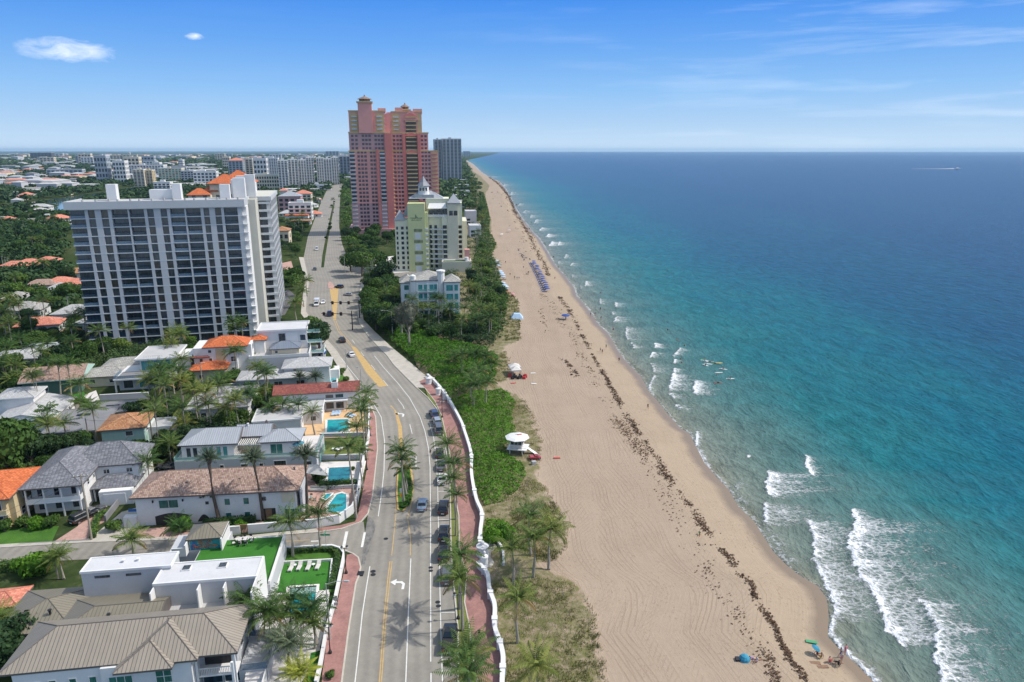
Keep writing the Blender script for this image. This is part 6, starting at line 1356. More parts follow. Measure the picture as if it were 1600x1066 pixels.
b.box('end_wall', 'stucco_white', LT, LT+1.2, 1.2, 8.5, 0, HT); [b.box('end_balcony', 'white_trim', LT+.02, LT+1.5, -.2, 1.1, f*fh-.3, f*fh) for f in range(1, NF+1)]
b.box('link_wall', 'condo_beige', LT-1, LT+3.4, 12, 26, 0, HT+1.6); b.foot(LT-3, LT+14, 8, 76)
RX0, RX1, RY0, RY1 = LT-3, LT+7.6, 24, 66
b.wall(RX0, RX1-1.2, RY0, RY1, 0, HT+.4, 'fascia_dark', 'rear_core'); b.box('rear_wall', 'condo_beige', RX0-.1, RX0+6.5, RY0-.25, RY0, 0, HT+.4)
for k in range(9):
 y_ = RY0+(RY1-RY0)*k/8; b.box('rear_pier', 'condo_white', RX1-1.25, RX1+.1, y_-.6, y_+.6, 0, HT+.4)
for f in range(1, NF+1): b.part('rear_slab', 'condo_white', lambda m: m.box(RX1-1.2, RX1+.0, RY0, RY1, f*fh-.9 if f < NF else f*fh-.5, f*fh+.02))
for f in range(1, NF+1): b.box('rear_balcony', 'balcony_slab', RX0+6.5, RX1-.1, RY0-1.2, RY0, f*fh-.8, f*fh)
for f in range(NF):
 for k in range(8):
  y_ = RY0+(RY1-RY0)*(k+.5)/8; b.q_win('E', y_, f*fh+.05, 4.2, fh-1.0, RX1-1.1, 'glass_dark' if (f+k) % 3 else 'glass_brown', 'rear_window', .04)
 b.q_win('S', RX0+9, f*fh+.1, 3.6, fh-1.0, RY0-.02, 'glass_dark', 'rear_window', .04)
b.box('rear_cornice', 'condo_white', RX0-.6, RX1+.6, RY0-1.3, RY1+.6, HT+.4, HT+1.9); b.box('rear_roof', 'condo_beige', RX0, RX1, RY0-.7, RY1, HT+1.9, HT+1.95)
for x0, y0, s_, h_ in ((LT-6, 28, 4.5, 6), (LT-5, 36, 5, 7), (LT-3, 50, 4, 4)): b.box('penthouse', 'stucco', x0, x0+s_, y0, y0+s_, HT+.4, HT+2+h_)
b.flush(96)
bx, by = W(553, 368); b = Bld('coral_tower', 'twin coral pink and ochre condominium towers with stepped tops and small domes', 'tower', (bx, by), R(9))
sc = 1/1.93*1.0
def zt(py): return ZAT(py, by)
z1_, z2_, z3_ = zt(237), zt(208), zt(174)
b.foot(-6, 75, -6, 50)
b.wall(0, 32, 0, 24, 0, z1_, 'coral', 'west_tower', fp=False); b.wall(.3, 31, 1.5, 23, z1_, z2_, 'coral_mauve', 'west_upper', fp=False); b.wall(1, 28, 2.6, 22, z2_, z3_, 'coral', 'west_crown', fp=False)
b.box('west_base', 'coral_mauve', -.5, 27, -.8, 3, 0, zt(318)); b.box('corner_strip', 'coral_deep', 27.4, 32.6, -.9, 6, 0, z2_)
b.box('east_front', 'coral', 32, 68.5, 7, 28, 0, z1_); b.box('east_upper', 'coral', 32, 61, 8.6, 27, z1_, z2_); b.box('east_crown', 'coral', 29.5, 56.5, 10, 26, z2_, z3_); [b.box('ochre_panel', 'ochre', x0, x1, y_-.12, y_, z2_+1, z3_-1) for x0, x1, y_ in ((2, 8, 2.6), (21, 27.4, 2.6), (33, 39.6, 10), (53, 56, 10))]; b.box('crown_link', 'coral', 27.6, 32, 8, 20, z2_, z3_-1)
for x0, x1, y_, zz in ((-.3, 32.4, -.3, z1_), (0, 31.3, 1.2, z2_), (.7, 28.4, 2.3, z3_)): b.box('cornice', 'ochre', x0, x1, y_, y_+22, zz, zz+.9)
for x0, x1, y_, zz in ((32.7, 69, 6.6, z1_), (32.7, 61.5, 8.2, z2_), (32.7, 57, 9.6, z3_)): b.box('cornice', 'ochre', x0, x1, y_, y_+20, zz, zz+.9)
def turret(x, y, z0, z1, r, nm='turret'):
 b.box(nm, 'coral', x-r, x+r, y-r, y+r, z0, z1); b.box('turret_cornice', 'ochre', x-r-.9, x+r+.9, y-r-.9, y+r+.9, z1, z1+.9)
 b.part('dome', 'tile_brown', lambda m: (m.lathe(x, y, [(r*.8, z1+.9), (r*.8, z1+2.6), (r*1.12, z1+2.7), (r*.6, z1+3.9), (.5, z1+4.8), (.4, z1+5.8), (.02, z1+6)], 8)))
turret(13.5, 5.5, 0+z2_, zt(160), 5.2); turret(44, 20, z3_, zt(170), 3.6)
b.box('stair_shaft', 'coral_deep', 8.6, 18.6, .8, 4, z2_, zt(164)); b.box('penthouse', 'coral', 23, 29, 6, 14, z3_, zt(168)); b.box('penthouse', 'coral', 36, 42, 12, 20, z3_, zt(166)); b.box('penthouse', 'coral', 50, 57, 11, 20, z3_-1, zt(168)); b.part('arched_pediment', 'coral', lambda m: m.loft([[(48-6+12*k/10, y_, z3_-6+7.5*math.sin(math.pi*k/10)) for k in range(11)] for y_ in (9.0, 10.2)]))
b.box('centre_fin', 'coral_deep', 20.6, 22.2, -1.3, 1, 0, z1_+2)
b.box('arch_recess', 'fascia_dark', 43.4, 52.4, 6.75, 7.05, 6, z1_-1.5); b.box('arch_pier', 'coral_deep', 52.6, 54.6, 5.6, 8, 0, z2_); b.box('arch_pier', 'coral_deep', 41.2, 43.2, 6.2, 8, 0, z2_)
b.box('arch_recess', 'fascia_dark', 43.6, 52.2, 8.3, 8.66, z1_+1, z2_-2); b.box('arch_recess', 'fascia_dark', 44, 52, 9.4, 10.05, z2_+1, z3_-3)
for za, yy in ((z1_-1.5, 6.7), (z2_-2, 8.2), (z3_-3, 9.3)): b.part('arch', 'coral_deep', lambda m: m.loft([[(43.2+9.4*k/8, y_, za+2.6*math.sin(math.pi*k/8)) for k in range(9)]+[(52.6, y_, za-.1), (43.2, y_, za-.1)] for y_ in (yy-.6, yy+.3)]))
fz = 3.05; n = 0; z_ = 4.0
while z_ < z3_-2:
 yf = 7 if z_ < z1_-2 else (8.6 if z_ < z2_-2 else 10)
 b.q_win('S', 47.9, z_, 8.4, .95, yf-.75, 'ochre', 'balcony', 1.0)
 if z_ < z1_-2:
  for x_ in (2.2, 25): b.q_win('S', x_, z_, 4.2, .95, -.1, 'balcony_slab', 'balcony', 1.1)
  b.q_win('E', 3, z_, 5, .9, 32.6, 'ochre', 'balcony', 1.0); b.q_win('S', 65.6, z_, 4.8, .95, 6.9, 'ochre', 'balcony', 1.0); b.q_win('S', 2.2, z_+.95, 3.8, 1.6, -.0, 'glass_blue', 'window', .05); b.q_win('S', 25, z_+.95, 3.8, 1.6, -.0, 'glass_blue', 'window', .05)
  for x_ in (7, 9.6, 12.2, 16.6, 19, ): b.q_win('S', x_, z_+.7, 1.9, 1.7, 0 if z_ > zt(318) else -.8, 'glass_mauve', 'window', .06)
  for x_ in (34.5, 37.2, 39.6, 56.2, 58.8, 61.4): b.q_win('S', x_, z_+.7, 1.9, 1.7, 7, 'glass_mauve', 'window', .06)
  for x_ in (11, 16, 21, 26): b.q_win('E', x_, z_+.8, 2.2, 1.5, 68.5, 'glass_mauve', 'window', .06)
 elif z_ < z2_-2:
  for x_ in (3, 6, 11, 13.5, 16, 20.5, 23, 25.5): b.q_win('S', x_, z_+.7, 1.9, 1.7, 1.5, 'glass_mauve', 'window', .06)
  for x_ in (34.5, 37.2, 39.6, 56.2, 59): b.q_win('S', x_, z_+.7, 1.9, 1.7, 8.6, 'glass_mauve', 'window', .06)
  b.q_win('E', 3, z_, 5, .9, 32.6, 'ochre', 'balcony', 1.0)
 else:
  for x_ in (5, 24): b.q_win('S', x_, z_, 4.0, .9, 2.6, 'balcony_slab', 'balcony', 1.0); b.q_win('S', x_, z_+.9, 3.6, 1.6, 2.6, 'glass_blue', 'window', .05)
  b.q_win('S', 36.5, z_, 4, .9, 10, 'balcony_slab', 'balcony', 1.0); b.q_win('S', 36.5, z_+.9, 3.6, 1.6, 10, 'glass_blue', 'window', .05); b.q_win('S', 54.6, z_+.6, 1.8, 1.6, 10, 'glass_mauve', 'window', .06)
  b.q_win('E', 8, z_+.3, 4, 1.6, 28.0, 'glass_mauve', 'window', .06)
 z_ += fz
glassmat('glass_mauve', (.03, .025, .04), (.10, .075, .10))
b.box('podium', 'coral_mauve', -4, 74, -3, 40, 0, 5); b.box('canopy', 'ochre', 30, 40, -6, -3, 4, 4.6)
b.flush(100)
hx, hy = W(620, 424); ha = R(5); b = Bld('hotel', 'pale yellow green beach hotel with pointed grey roofs and white cupola', 'hotel', (hx, hy), ha)
def hz_(py, y=0): return ZAT(py, hy+y)
b.foot(-4, 46, -6, 36); b.wall(0, 9.5, 0, 16, 0, hz_(344), 'hotel_cream', 'west_wing', fp=False); b.wall(8, 18.4, -1.5, 14, 0, hz_(318), 'lime_stucco', 'sign_wall', fp=False)
b.box('side_strip', 'lime_stucco', 18.4, 20, -.6, 13, 0, hz_(332)); b.box('recess_wall', 'hotel_cream', 20, 29, 4, 16, 0, hz_(333)); b.box('window_strip', 'hotel_cream', 28.5, 32, 2, 14, 0, hz_(340)); b.box('east_tower', 'beige_stucco', 32, 38.3, 1.6, 13, 0, hz_(316)); b.box('east_flank', 'hotel_cream', 38.3, 41, 2.6, 13, 0, hz_(318)); b.box('rear_wing', 'beige_stucco', 30, 44, 13, 40, 0, hz_(350))
b.box('upper_block', 'hotel_cream', 19, 33, 6, 22, hz_(340), hz_(312)); b.box('rail_band', 'white_trim', 20, 32, 3, 4, hz_(340)-.2, hz_(336))
b.hip(9, 29, 8, 22, hz_(312), 4, 'metal_grey', ov=.6); b.part('sun_louvre', 'white_trim', lambda m: m.face([(20, 2.5, hz_(327)), (32, 2.5, hz_(327)), (31, 6.5, hz_(318)), (21, 6.5, hz_(318))]))
def cone(x, y, z0, z1, r, mat='metal_grey'): b.part('spire', mat, lambda m: m.hip(x-r, x+r, y-r, y+r, z0, z1-z0, 0, None, .3, r))
b.box('cupola_base', 'metal_grey', 12, 24, 8, 18, hz_(312), hz_(306)); b.part('cupola', 'white_trim', lambda m: m.lathe(17.6, 12, [(3.6, hz_(306)), (3.3, hz_(302)), (3.2, hz_(292))], 8)); b.part('cupola_spire', 'metal_grey', lambda m: m.lathe(17.6, 12, [(4.1, hz_(292)), (2.2, hz_(286)), (.3, hz_(277)), (.02, hz_(274))], 8))
b.part('cupola_windows', 'glass_dark', lambda m: [m.box(17.6-2.4+1.9*k, 17.6-1.4+1.9*k, 12-3.35, 12-2.9, hz_(300), hz_(295)) for k in range(3)])
cone(36, 5, hz_(318), hz_(303.5), 4); cone(3, 3, hz_(344), hz_(328), 3.4); cone(8, 8, hz_(338), hz_(318), 3.2)
fl = (hz_(344)-2)/9.6
for f in range(9):
 z_ = 1.2+f*fl
 for x_ in (1.3, 4.4, 7.2): b.q_win('S', x_, z_, 1.6 if x_ == 4.4 else 1.0, 1.6, 0, 'glass_dark', 'window', .08, 'white_trim')
 b.q_win('S', 21.5, z_, 1.5, 2.0, 4, 'glass_dark', 'window', .08); b.q_win('S', 24.6, z_, 1.7, 1.8, 4, 'glass_dark', 'window', .08); b.q_win('S', 30.2, z_, 2.5, 1.9, 2, 'glass_dark', 'window', .08)
 b.q_win('S', 25.5, z_-.7, 8, .7, 2.8, 'balcony_slab', 'balcony', .9); b.q_win('S', 19.2, z_-.6, 1.7, 1.1, -.8, 'white_trim', 'balcony', .7); b.q_win('S', 39.6, z_, 2.0, 1.7, 2.6, 'glass_brown', 'window', .08); b.q_win('E', 6, z_, 2.6, 1.8, 41, 'glass_dark', 'window', .08)
for x_ in (22, 25, 28, 31): b.q_win('S', x_, hz_(336.5), 2.4, 2.4, 4.0, 'glass_dark', 'window', 1.2)
for x_ in (34.2, 37): b.q_win('S', x_, hz_(338), 2.2, 2.6, 1.6, 'glass_dark', 'window', .1)
for k in range(4):
 zz = hz_(360+k*17.4, -1.5)
 b.part('louvre_group', 'glass_blue', lambda m: [m.box(11.6+.75*j, 11.95+.75*j, -1.62, -1.48, zz-1, zz+.6) for j in range(7)]); b.part('wall_panel', 'pale_stucco', lambda m: m.box(12, 15.6, -1.58, -1.49, zz-5, zz-1.5))
def text(body, parent, loc, size, mat, rz=0, ext=.03, name='lettering'):
 c = bpy.data.curves.new(name, 'FONT'); c.body = body; c.size = size; c.extrude = ext; c.align_x = 'CENTER'; c.resolution_u = 3
 o = bpy.data.objects.new(name, c); COL.objects.link(o); dg = bpy.context.evaluated_depsgraph_get(); me = bpy.data.meshes.new_from_object(o.evaluated_get(dg)); bpy.data.objects.remove(o)
 me.materials.clear(); me.materials.append(MATS[mat]); q = bpy.data.objects.new(name, me); COL.objects.link(q); q.parent = parent; q.location = loc; q.rotation_euler = (math.pi/2, 0, rz); return q
text('Pelican Grand', b.t, (13.2, -1.53, hz_(342.5, -1.5)), 1.25, 'sign_green_text'); text('BEACH RESORT', b.t, (13.2, -1.53, hz_(345.3, -1.5)), .85, 'sign_green_text')
b.part('bird_emblem', 'sign_green_text', lambda m: (m.tube([(12.6, -1.55, hz_(340)), (13.0, -1.55, hz_(337.5)), (12.6, -1.55, hz_(335.8)), (13.3, -1.55, hz_(336.5))], .22, 5), m.tube([(13.0, -1.55, hz_(338)), (13.9, -1.55, hz_(339.5)), (13.3, -1.55, hz_(340.2))], .3, 5)))
b.box('podium', 'beige_stucco', 28, 46, -8, 4, 0, 6); b.box('podium_roof', 'flat_roof', 28.4, 45.6, -7.6, 3.6, 6, 6.1); b.box('podium_roof_garden', 'lawn', 29, 44, -7, -5.6, 6.1, 6.5); b.box('side_panel', 'coral', 42, 45, -3, 1, 6, 12); b.part('roof_tank', 'white_trim', lambda m: m.cyl(43, -6, 6.1, 8.2, 1.3, n=12))
b.flush(100)
b.t.scale = (.9, .94, 1)
tx, ty = W(646, 500); b = Bld('apartment_block', 'white five storey block with teal windows and grey tile roofs', 'building', (tx, ty), R(9))
b.foot(-3, 24, -3, 22); b.wall(0, 12.5, 2, 16, 0, 15.4, 'pale_stucco', fp=False); b.wall(12.5, 18.6, -.6, 12, 0, 14.8, 'pale_stucco', 'bay', fp=False); b.wall(-4.5, 0, 4, 14, 0, 14, 'pale_stucco', fp=False)
b.hip(-.2, 12.8, 2, 16, 15.5, 2.8, 'tile_grey', ov=.5); b.hip(12.7, 18.8, -.6, 9, 15, 2.2, 'tile_grey', ov=.4); b.hip(-4.6, 1, 4, 13, 14.4, 2.4, 'tile_grey', ov=.4)
b.part('stair_turret', 'white_trim', lambda m: m.lathe(11.4, 2.4, [(1.5, 0), (1.5, 18.3), (1.8, 18.6), (1.8, 19.2), (.1, 19.6)], 12)); b.part('corner_turret', 'white_trim', lambda m: m.lathe(.4, 3, [(1.2, 10), (1.2, 17.2), (.1, 17.8)], 10))
for f in range(4):
 z_ = .6+f*3.55
 b.part('balcony', 'white_trim', lambda m: m.box(2, 10, .4, 2, z_-.35, z_-.05)); b.rail(2, 10, .4, 2, z_-.05, 'glass_rail', .9, .05, 'railing', 'S')
 for x_ in (3.2, 5.4, 7.6, 9.4): b.q_win('S', x_, z_, 1.6, 2.4, 2, 'glass_teal' if f > 1 else 'glass_green', 'window', .08)
 b.q_win('S', 14.6, z_+.2, 2.6, 2.3, -.6, 'glass_teal', 'window', .08); b.q_win('S', 17.2, z_+.2, 1.4, 2.3, -.6, 'glass_teal', 'window', .08); b.q_win('E', 1.5, z_+.2, 2.4, 2.2, 18.6, 'glass_teal', 'window', .08, 'white_trim'); b.q_win('E', 6.5, z_+.2, 2.4, 2.2, 18.6, 'glass_teal', 'window', .08, 'white_trim'); b.q_win('S', -2.2, z_+.2, 1.8, 1.8, 4, 'glass_green', 'window', .08)
b.posts([(2.1, .5), (6, .5), (9.9, .5)], 0, 14.4, .18); b.flush(100)
def block(px0, px1, pyb, pyt, dep, label, wm='stucco', gl='glass_blue', name='apartment_tower', cat='tower', a=R(10), nf=None, nb=None, roof='flat', group=None, Y=None, slab=None, cap=100, em=None):
 "a many storeyed block given by its front foot in the photo (px0..px1 at pyb) and its top (pyt)"
 if Y is None: x0, y0 = W(px0, pyb)
 else:
  y0 = Y; x0 = (px0-800)/(FPX*CT+(0)*ST)*Y*1.0
  k = (FPX*CT-(260-533)*ST); x0 = (px0-800)/k*Y
 k = FPX*CT-(260-533)*ST; w_ = (px1-px0)/k*y0/math.cos(a); h = ZAT(pyt, y0)
 b = Bld(name, label, cat, (x0, y0), a, group); b.foot(-3, w_+3, -4, dep+3)
 b.wall(0, w_, 0, dep, 0, h, wm, fp=False)
 nf = nf or max(2, int(h/3.1)); nb = nb or max(2, int(w_/6.5)); fh_ = (h-1.5)/nf; bw = w_/nb
 for f in range(nf):
  for c in range(nb):
   b.q_win('S', (c+.5)*bw, f*fh_+.7, bw*.62, fh_*.6, 0, gl if (f*3+c) % 4 else 'glass_dark', 'window', .08)
  if slab and f: b.part('floor_slab', slab, lambda m: m.box(-.2, w_+.2, -.9, 0, f*fh_+.1, f*fh_+.45))
  for c in range(max(1, int(dep/8))): b.q_win('E', (c+.5)*dep/max(1, int(dep/8)), f*fh_+.7, 3.4, fh_*.6, w_, gl, 'window', .08)
 if em:
  for c in range(nb+1): b.box('pier', em, c*bw-.5 if c else 0, c*bw+.5 if c < nb else w_, -1.1, 0, 0, h)
 if roof == 'flat': b.flat(0, w_, 0, dep, h, 'flat_roof', 'stucco_white', .6, .4); b.box('roof_house', wm, w_*.35, w_*.35+min(6, w_*.3), dep*.35, dep*.35+5, h, h+3)
 else: b.hip(0, w_, 0, dep, h, min(w_, dep)*.22, roof, ov=.6)
 b.flush(cap); return b
cream = 'stucco_cream'
b = Bld('orange_crown_tower', 'cream residential tower crowned with vivid orange tile roofs behind the white slab tower', 'tower', (-186, 412), R(13))
b.foot(-3, 52, -3, 42); b.wall(0, 12, 0, 14, 0, 40, cream, 'wall', fp=False); b.wall(11, 33, 6, 26, 0, 46, cream, 'wall', fp=False); b.hip(0, 11, 0, 9, 40.2, 3.6, 'tile_orange', ov=.9); b.hip(7, 15, 6, 14, 42, 3.4, 'tile_orange', ov=.8); b.hip(11, 27, 6, 20, 46.2, 5.2, 'tile_orange', ov=1.4); b.hip(17, 35, 9, 26, 46.6, 7, 'tile_orange', ov=1.4); b.hip(36, 44, 0, 12, 37, 3.6, 'tile_orange', ov=.8); b.wall(33, 44, 1, 14, 0, 37, cream, 'wall', fp=False)
for x_ in (3, 9, 16, 22, 28): b.q_win('S', x_, 37.5, 2, 2.6, 0 if x_ < 20 else 6, 'glass_dark', 'window', .1)
b.box('chimney', 'stucco', 34, 36, 4, 7, 37, 43); b.flush()
block(452, 487, 345, 318, 16, 'low white modern block by the boulevard west side', 'pale_stucco', 'glass_dark', 'apartment_block', 'building', slab='white_trim', nf=4, nb=4)
block(436, 470, 330, 307, 22, 'dark sided hall with pale metal roof west of the boulevard', 'coral_mauve', 'glass_dark', 'hall', 'building', roof='metal_grey', nf=3, nb=4)
block(460, 486, 322, 303, 20, 'beige block with red tiled corner roofs west of the boulevard', cream, 'glass_dark', 'apartment_block', 'building', roof='tile_coral', nf=4, nb=4)
block(428, 452, 385, 361, 14, 'villa with orange tan roof beside the rear wing of the white tower', cream, 'glass_dark', 'villa', 'house', roof='tile_rust', nf=2, nb=3)
block(478, 516, 297, 289, 10, 'flat pale roofed house row end by the boulevard', 'stucco', 'glass_dark', 'house', 'house', nf=2, nb=4)
gg = 'white apartment towers along the far boulevard'
for i, (x0, x1, pt, l) in enumerate([(437, 452, 250.5, 'westmost slab of the pale far tower row, shaded front'), (453, 468, 249, 'second pale slab in the far tower row'), (469, 481, 249.5, 'third pale slab in the far tower row'), (481, 493, 246, 'white tower of the far row with bright east side'), (497, 508, 246.5, 'white tower of the far row left of the gap'), (508, 520, 248, 'grey white tower of the far row right of the gap'), (520, 531, 246, 'east end tower of the white far row')]):
 block(x0, x1-1, 298-i*1.6, pt, 22, l, 'stucco' if i % 2 else 'stucco_white', 'glass_blue', a=R(16), nf=18, nb=3, group=gg, em='stucco_white', cap=40)
block(357, 378, 278, 251, 26, 'grey tower with coral red pyramid roof in the hazy distance', 'condo_band', 'glass_blue', roof='tile_coral', nf=12, nb=4, Y=1500, cap=40)
block(378, 394, 278, 248, 26, 'cream distant tower beside the red pyramid roof', 'stucco_cream', 'glass_blue', nf=12, nb=3, Y=1550, cap=40)
block(394, 403, 275, 246, 26, 'slim white distant tower left of the blue glass tower', 'stucco_white', 'glass_blue', nf=14, nb=2, Y=1700, cap=30)
block(403, 418, 273, 247, 26, 'blue glass distant tower between white ones', 'glass_blue', 'glass_dark', nf=14, nb=3, Y=1750, cap=30)
block(417, 434, 272, 247, 24, 'white ribbed distant tower right of the blue glass one', 'stucco_white', 'glass_blue', nf=14, nb=5, Y=1650, cap=30)
block(395, 432, 285, 273, 18, 'low beige balcony block in front of the distant towers', 'stucco_cream', 'glass_blue', 'apartment_block', 'building', nf=4, nb=10, Y=1200, cap=40)
block(531, 552, 272, 244, 24, 'dark blue grey tower left of the coral towers', 'condo_band', 'glass_blue', nf=14, nb=4, Y=1750, cap=30, slab='pole_grey')
block(680, 690, 270, 218, 40, 'slim dark glass tower behind the coral towers', 'condo_band', 'glass_dark', nf=30, nb=2, Y=1500, cap=50, slab='pole_grey', em='condo_white')
block(692, 721, 270, 217, 40, 'broad dark glass tower with white ribs behind the coral towers', 'condo_band', 'glass_dark', nf=30, nb=5, Y=1520, cap=80, em='condo_white')
block(200, 251, 285, 258, 30, 'wide hazy white apartment slab in the west distance', 'pale_stucco', 'glass_blue', nf=9, nb=12, Y=1650, cap=30)
block(206, 222, 292, 265, 20, 'cream apartment tower left of its twin in the west distance', 'stucco_cream', 'glass_brown', nf=11, nb=3, Y=1350, cap=30, slab='white_trim')
block(222, 235, 291, 266, 20, 'cream apartment tower right of its twin in the west distance', 'stucco_yellow', 'glass_brown', nf=10, nb=3, Y=1360, cap=30, slab='white_trim')
block(246, 280, 284, 263, 26, 'pale distant block with teal roof strip', 'stucco_cream', 'glass_teal', nf=8, nb=7, Y=1500, cap=30)
block(281, 300, 284, 267, 24, 'small grey distant block right of the teal roofed one', 'stucco_grey', 'glass_blue', nf=6, nb=4, Y=1450, cap=30)
block(300, 334, 283, 268, 20, 'low white distant block above the orange crown roofs', 'stucco_white', 'glass_blue', nf=5, nb=6, Y=1300, cap=30)
block(236, 260, 300, 285, 16, 'white apartment block by the canal with roof boxes', 'stucco_white', 'glass_dark', nf=6, nb=4, Y=1000, cap=30, slab='white_trim')
block(71, 122, 275, 265, 22, 'long blue glass low block in the west distance', 'condo_band', 'glass_blue', nf=3, nb=8, Y=1900, cap=30)
block(50, 80, 249, 239, 60, 'dark office slab near the west horizon', 'fascia_dark', 'glass_dark', nf=6, nb=6, Y=5500, cap=20)
block(36, 78, 253, 248.5, 70, 'long reddish roofed hall below the dark office slab', 'tile_coral', 'glass_dark', 'hall', 'building', nf=2, nb=8, Y=4800, cap=20)
block(203, 205.5, 248, 238.5, 12, 'thin white tower spike on the west horizon', 'stucco_white', 'glass_dark', nf=8, nb=2, Y=4500, cap=10)
block(510, 530, 243, 236.5, 60, 'faint tower cluster on the horizon left of the coral towers', 'condo_band', 'glass_blue', nf=8, nb=4, Y=6500, cap=20)
block(725, 735, 243, 236.5, 60, 'tiny hazy tower on the far point of the coast', 'condo_band', 'glass_blue', nf=8, nb=3, Y=7800, cap=10)
rq = random.Random(41)
for i in range(34):
 px = rq.choice([rq.uniform(0, 200), rq.uniform(120, 440), rq.uniform(300, 550)]); Yd = rq.choice([1500, 1900, 2400, 3200, 4300, 6000]); wpx = rq.uniform(6, 22); top = 238+rq.uniform(2, 9)*(1 if Yd > 2500 else 1.9)
 if Yd < 2000 and px < 60: continue
 wm_, wn_ = rq.choice([('stucco_white', 'white'), ('stucco', 'pale grey'), ('stucco_cream', 'cream'), ('condo_band', 'blue grey')])
 block(px, px+wpx, 260, min(top, 256), 24, '%s mid rise block %s the inland suburb' % (wn_, 'low against the horizon of' if Yd > 2500 else 'standing over the far trees of'), wm_, 'glass_blue', nf=5, nb=4, Y=Yd, cap=6, group='mid rise blocks across the inland suburb')
gg = 'low white beachfront buildings beyond the hotel'
for i, (x0, x1, pyb, h_) in enumerate([(700, 731, 324, 7), (705, 733, 314, 7), (708, 734, 306, 7), (711, 734, 300, 6.5), (713, 733, 295, 6.5), (716, 733, 290, 6), (718, 732, 286, 6), (728, 745, 352, 12), (734, 752, 372, 9)]):
 X0, Y0 = W(x0, pyb); w_ = W(x1, pyb)[0]-X0
 b = Bld('beach_apartments', ('%s white flat roofed row beyond the hotel spires, counted from the hotel' % ['first', 'second', 'third', 'fourth', 'fifth', 'sixth', 'seventh'][i]) if i < 7 else ('grey white block right behind the hotel east tower' if i == 7 else 'low white building between the hotel and the beach shrubs'), 'building', (X0, Y0), R(8), gg)
 b.wall(0, w_, 0, 16, 0, h_, 'stucco'); b.flat(0, w_, 0, 16, h_, 'flat_roof_bright', par=.5, th=.4)
 for c in range(int(w_/5)): b.q_win('S', 2.5+c*5, 1, 3, 1.8, 0, 'glass_dark', 'window', .06); b.q_win('S', 2.5+c*5, 4, 3, 1.8, 0, 'glass_dark', 'window', .06)
 b.flush(40)
cq = [(-60, 330), (0, 323), (70, 313), (120, 306), (170, 299), (215, 291), (250, 287), (262, 288), (225, 297), (180, 306), (130, 316), (100, 321), (70, 318), (0, 331), (-60, 338)]
struct(MB().poly(GP(cq), .02).build('canal_water', 'canal')); avoid(GP(cq))
struct(MB().poly(GP([(75, 330), (110, 312), (135, 312), (120, 322), (105, 335), (80, 340)]), .03).build('canal_water', 'canal')); avoid(GP([(75, 330), (110, 312), (135, 312), (120, 322), (105, 335), (80, 340)]))
rh = random.Random(3)
HM = {}
def small_house(x, y, w_, d_, h_, roof, wm, a, label, group, flat=False):
 key = (round(w_), round(d_), round(h_, 1), roof, wm, flat)
 w_, d_ = round(w_), round(d_)
 def mk():
  m = MB(); m.box(0, w_, 0, d_, 0, h_); r = MB()
  if flat: r.box(-.4, w_+.4, -.4, d_+.4, h_, h_+.5)
  else: r.hip(-.6, w_+.6, -.6, d_+.6, h_+.1, min(w_, d_)*.24, 0)
  g = MB()
  for c in range(int(w_/3.5)): g.box(1+c*3.5, 2.6+c*3.5, -.06, .02, 1, 2.4)
  for c in range(int(d_/4)): g.box(w_-.02, w_+.06, 1+c*4, 2.6+c*4, 1, 2.4)
  return m.mesh('house_wall', wm), r.mesh('house_roof', roof), g.mesh('house_windows', 'glass_dark')
 wl2, rf, gm = cached(('sh',)+key, mk)
 t = thing('house', label, 'house', (x, y, 0), a, group); obj('wall', wl2, t); obj('roof', rf, t); obj('window', gm, t)
 c, n = math.cos(a), math.sin(a); avoid([(x+p*c-q*n, y+p*n+q*c) for p, q in ((-2, -2), (w_+2, -2), (w_+2, d_+2), (-2, d_+2))])
named = [(55, 418, 'tile_coral', 'house with salmon hip roof showing above the trees left of the tower'), (0, 426, 'tile_coral', 'house with salmon roof at the west edge behind bare poles'), (20, 424, 'tile_coral', 'house with coral roof wing beside the bare poles'), (68, 466, 'tile_white', 'house with white stepped roof in the woods left of the tower'),
 (66, 456, 'tile_coral', 'house with dusty red roof behind the white stepped roof'), (96, 456, 'tile_coral', 'house with dusty red roof beside the tower west side'), (38, 458, 'tile_brown', 'house with small brown roof in the thick trees'), (100, 438, 'tile_rust', 'house with tan roof touching the tower west side'), (0, 482, 'tile_grey', 'house with grey roof strip at the west edge below the woods'), (2, 500, 'tile_grey', 'house with grey roof near the west edge'),
 (82, 505, 'tile_white', 'white house glimpsed through trees beside the tower foot'), (25, 525, 'tile_coral', 'house with pink roof corner in the trees behind the bungalow'), (118, 520, 'tile_white', 'small white building at the west foot of the tower'), (0, 349, 'tile_coral', 'house with red orange roof at the west edge below the canal'), (60, 345, 'tile_white', 'white waterfront house by the canal bend')]
for px, py, rf, l in named:
 x, y = W(px, py); small_house(x, y, rh.choice([11, 14]), rh.choice([9, 11]), 3.4, rf, 'stucco', R(12+rh.uniform(-8, 8)), l, 'houses in the wooded neighbourhood left of the tower')
g = 'roofs of the far inland suburb'
roofs = ['tile_white', 'tile_white', 'flat_roof_bright', 'tile_grey', 'flat_roof', 'tile_coral', 'tile_rust', 'tile_white', 'flat_roof_bright', 'tile_orange']
cnt = 0
cl = {'tile_white': 'white hip', 'flat_roof_bright': 'bright white flat', 'tile_grey': 'grey', 'flat_roof': 'pale flat', 'tile_coral': 'salmon red', 'tile_rust': 'rust tan', 'tile_orange': 'orange'}
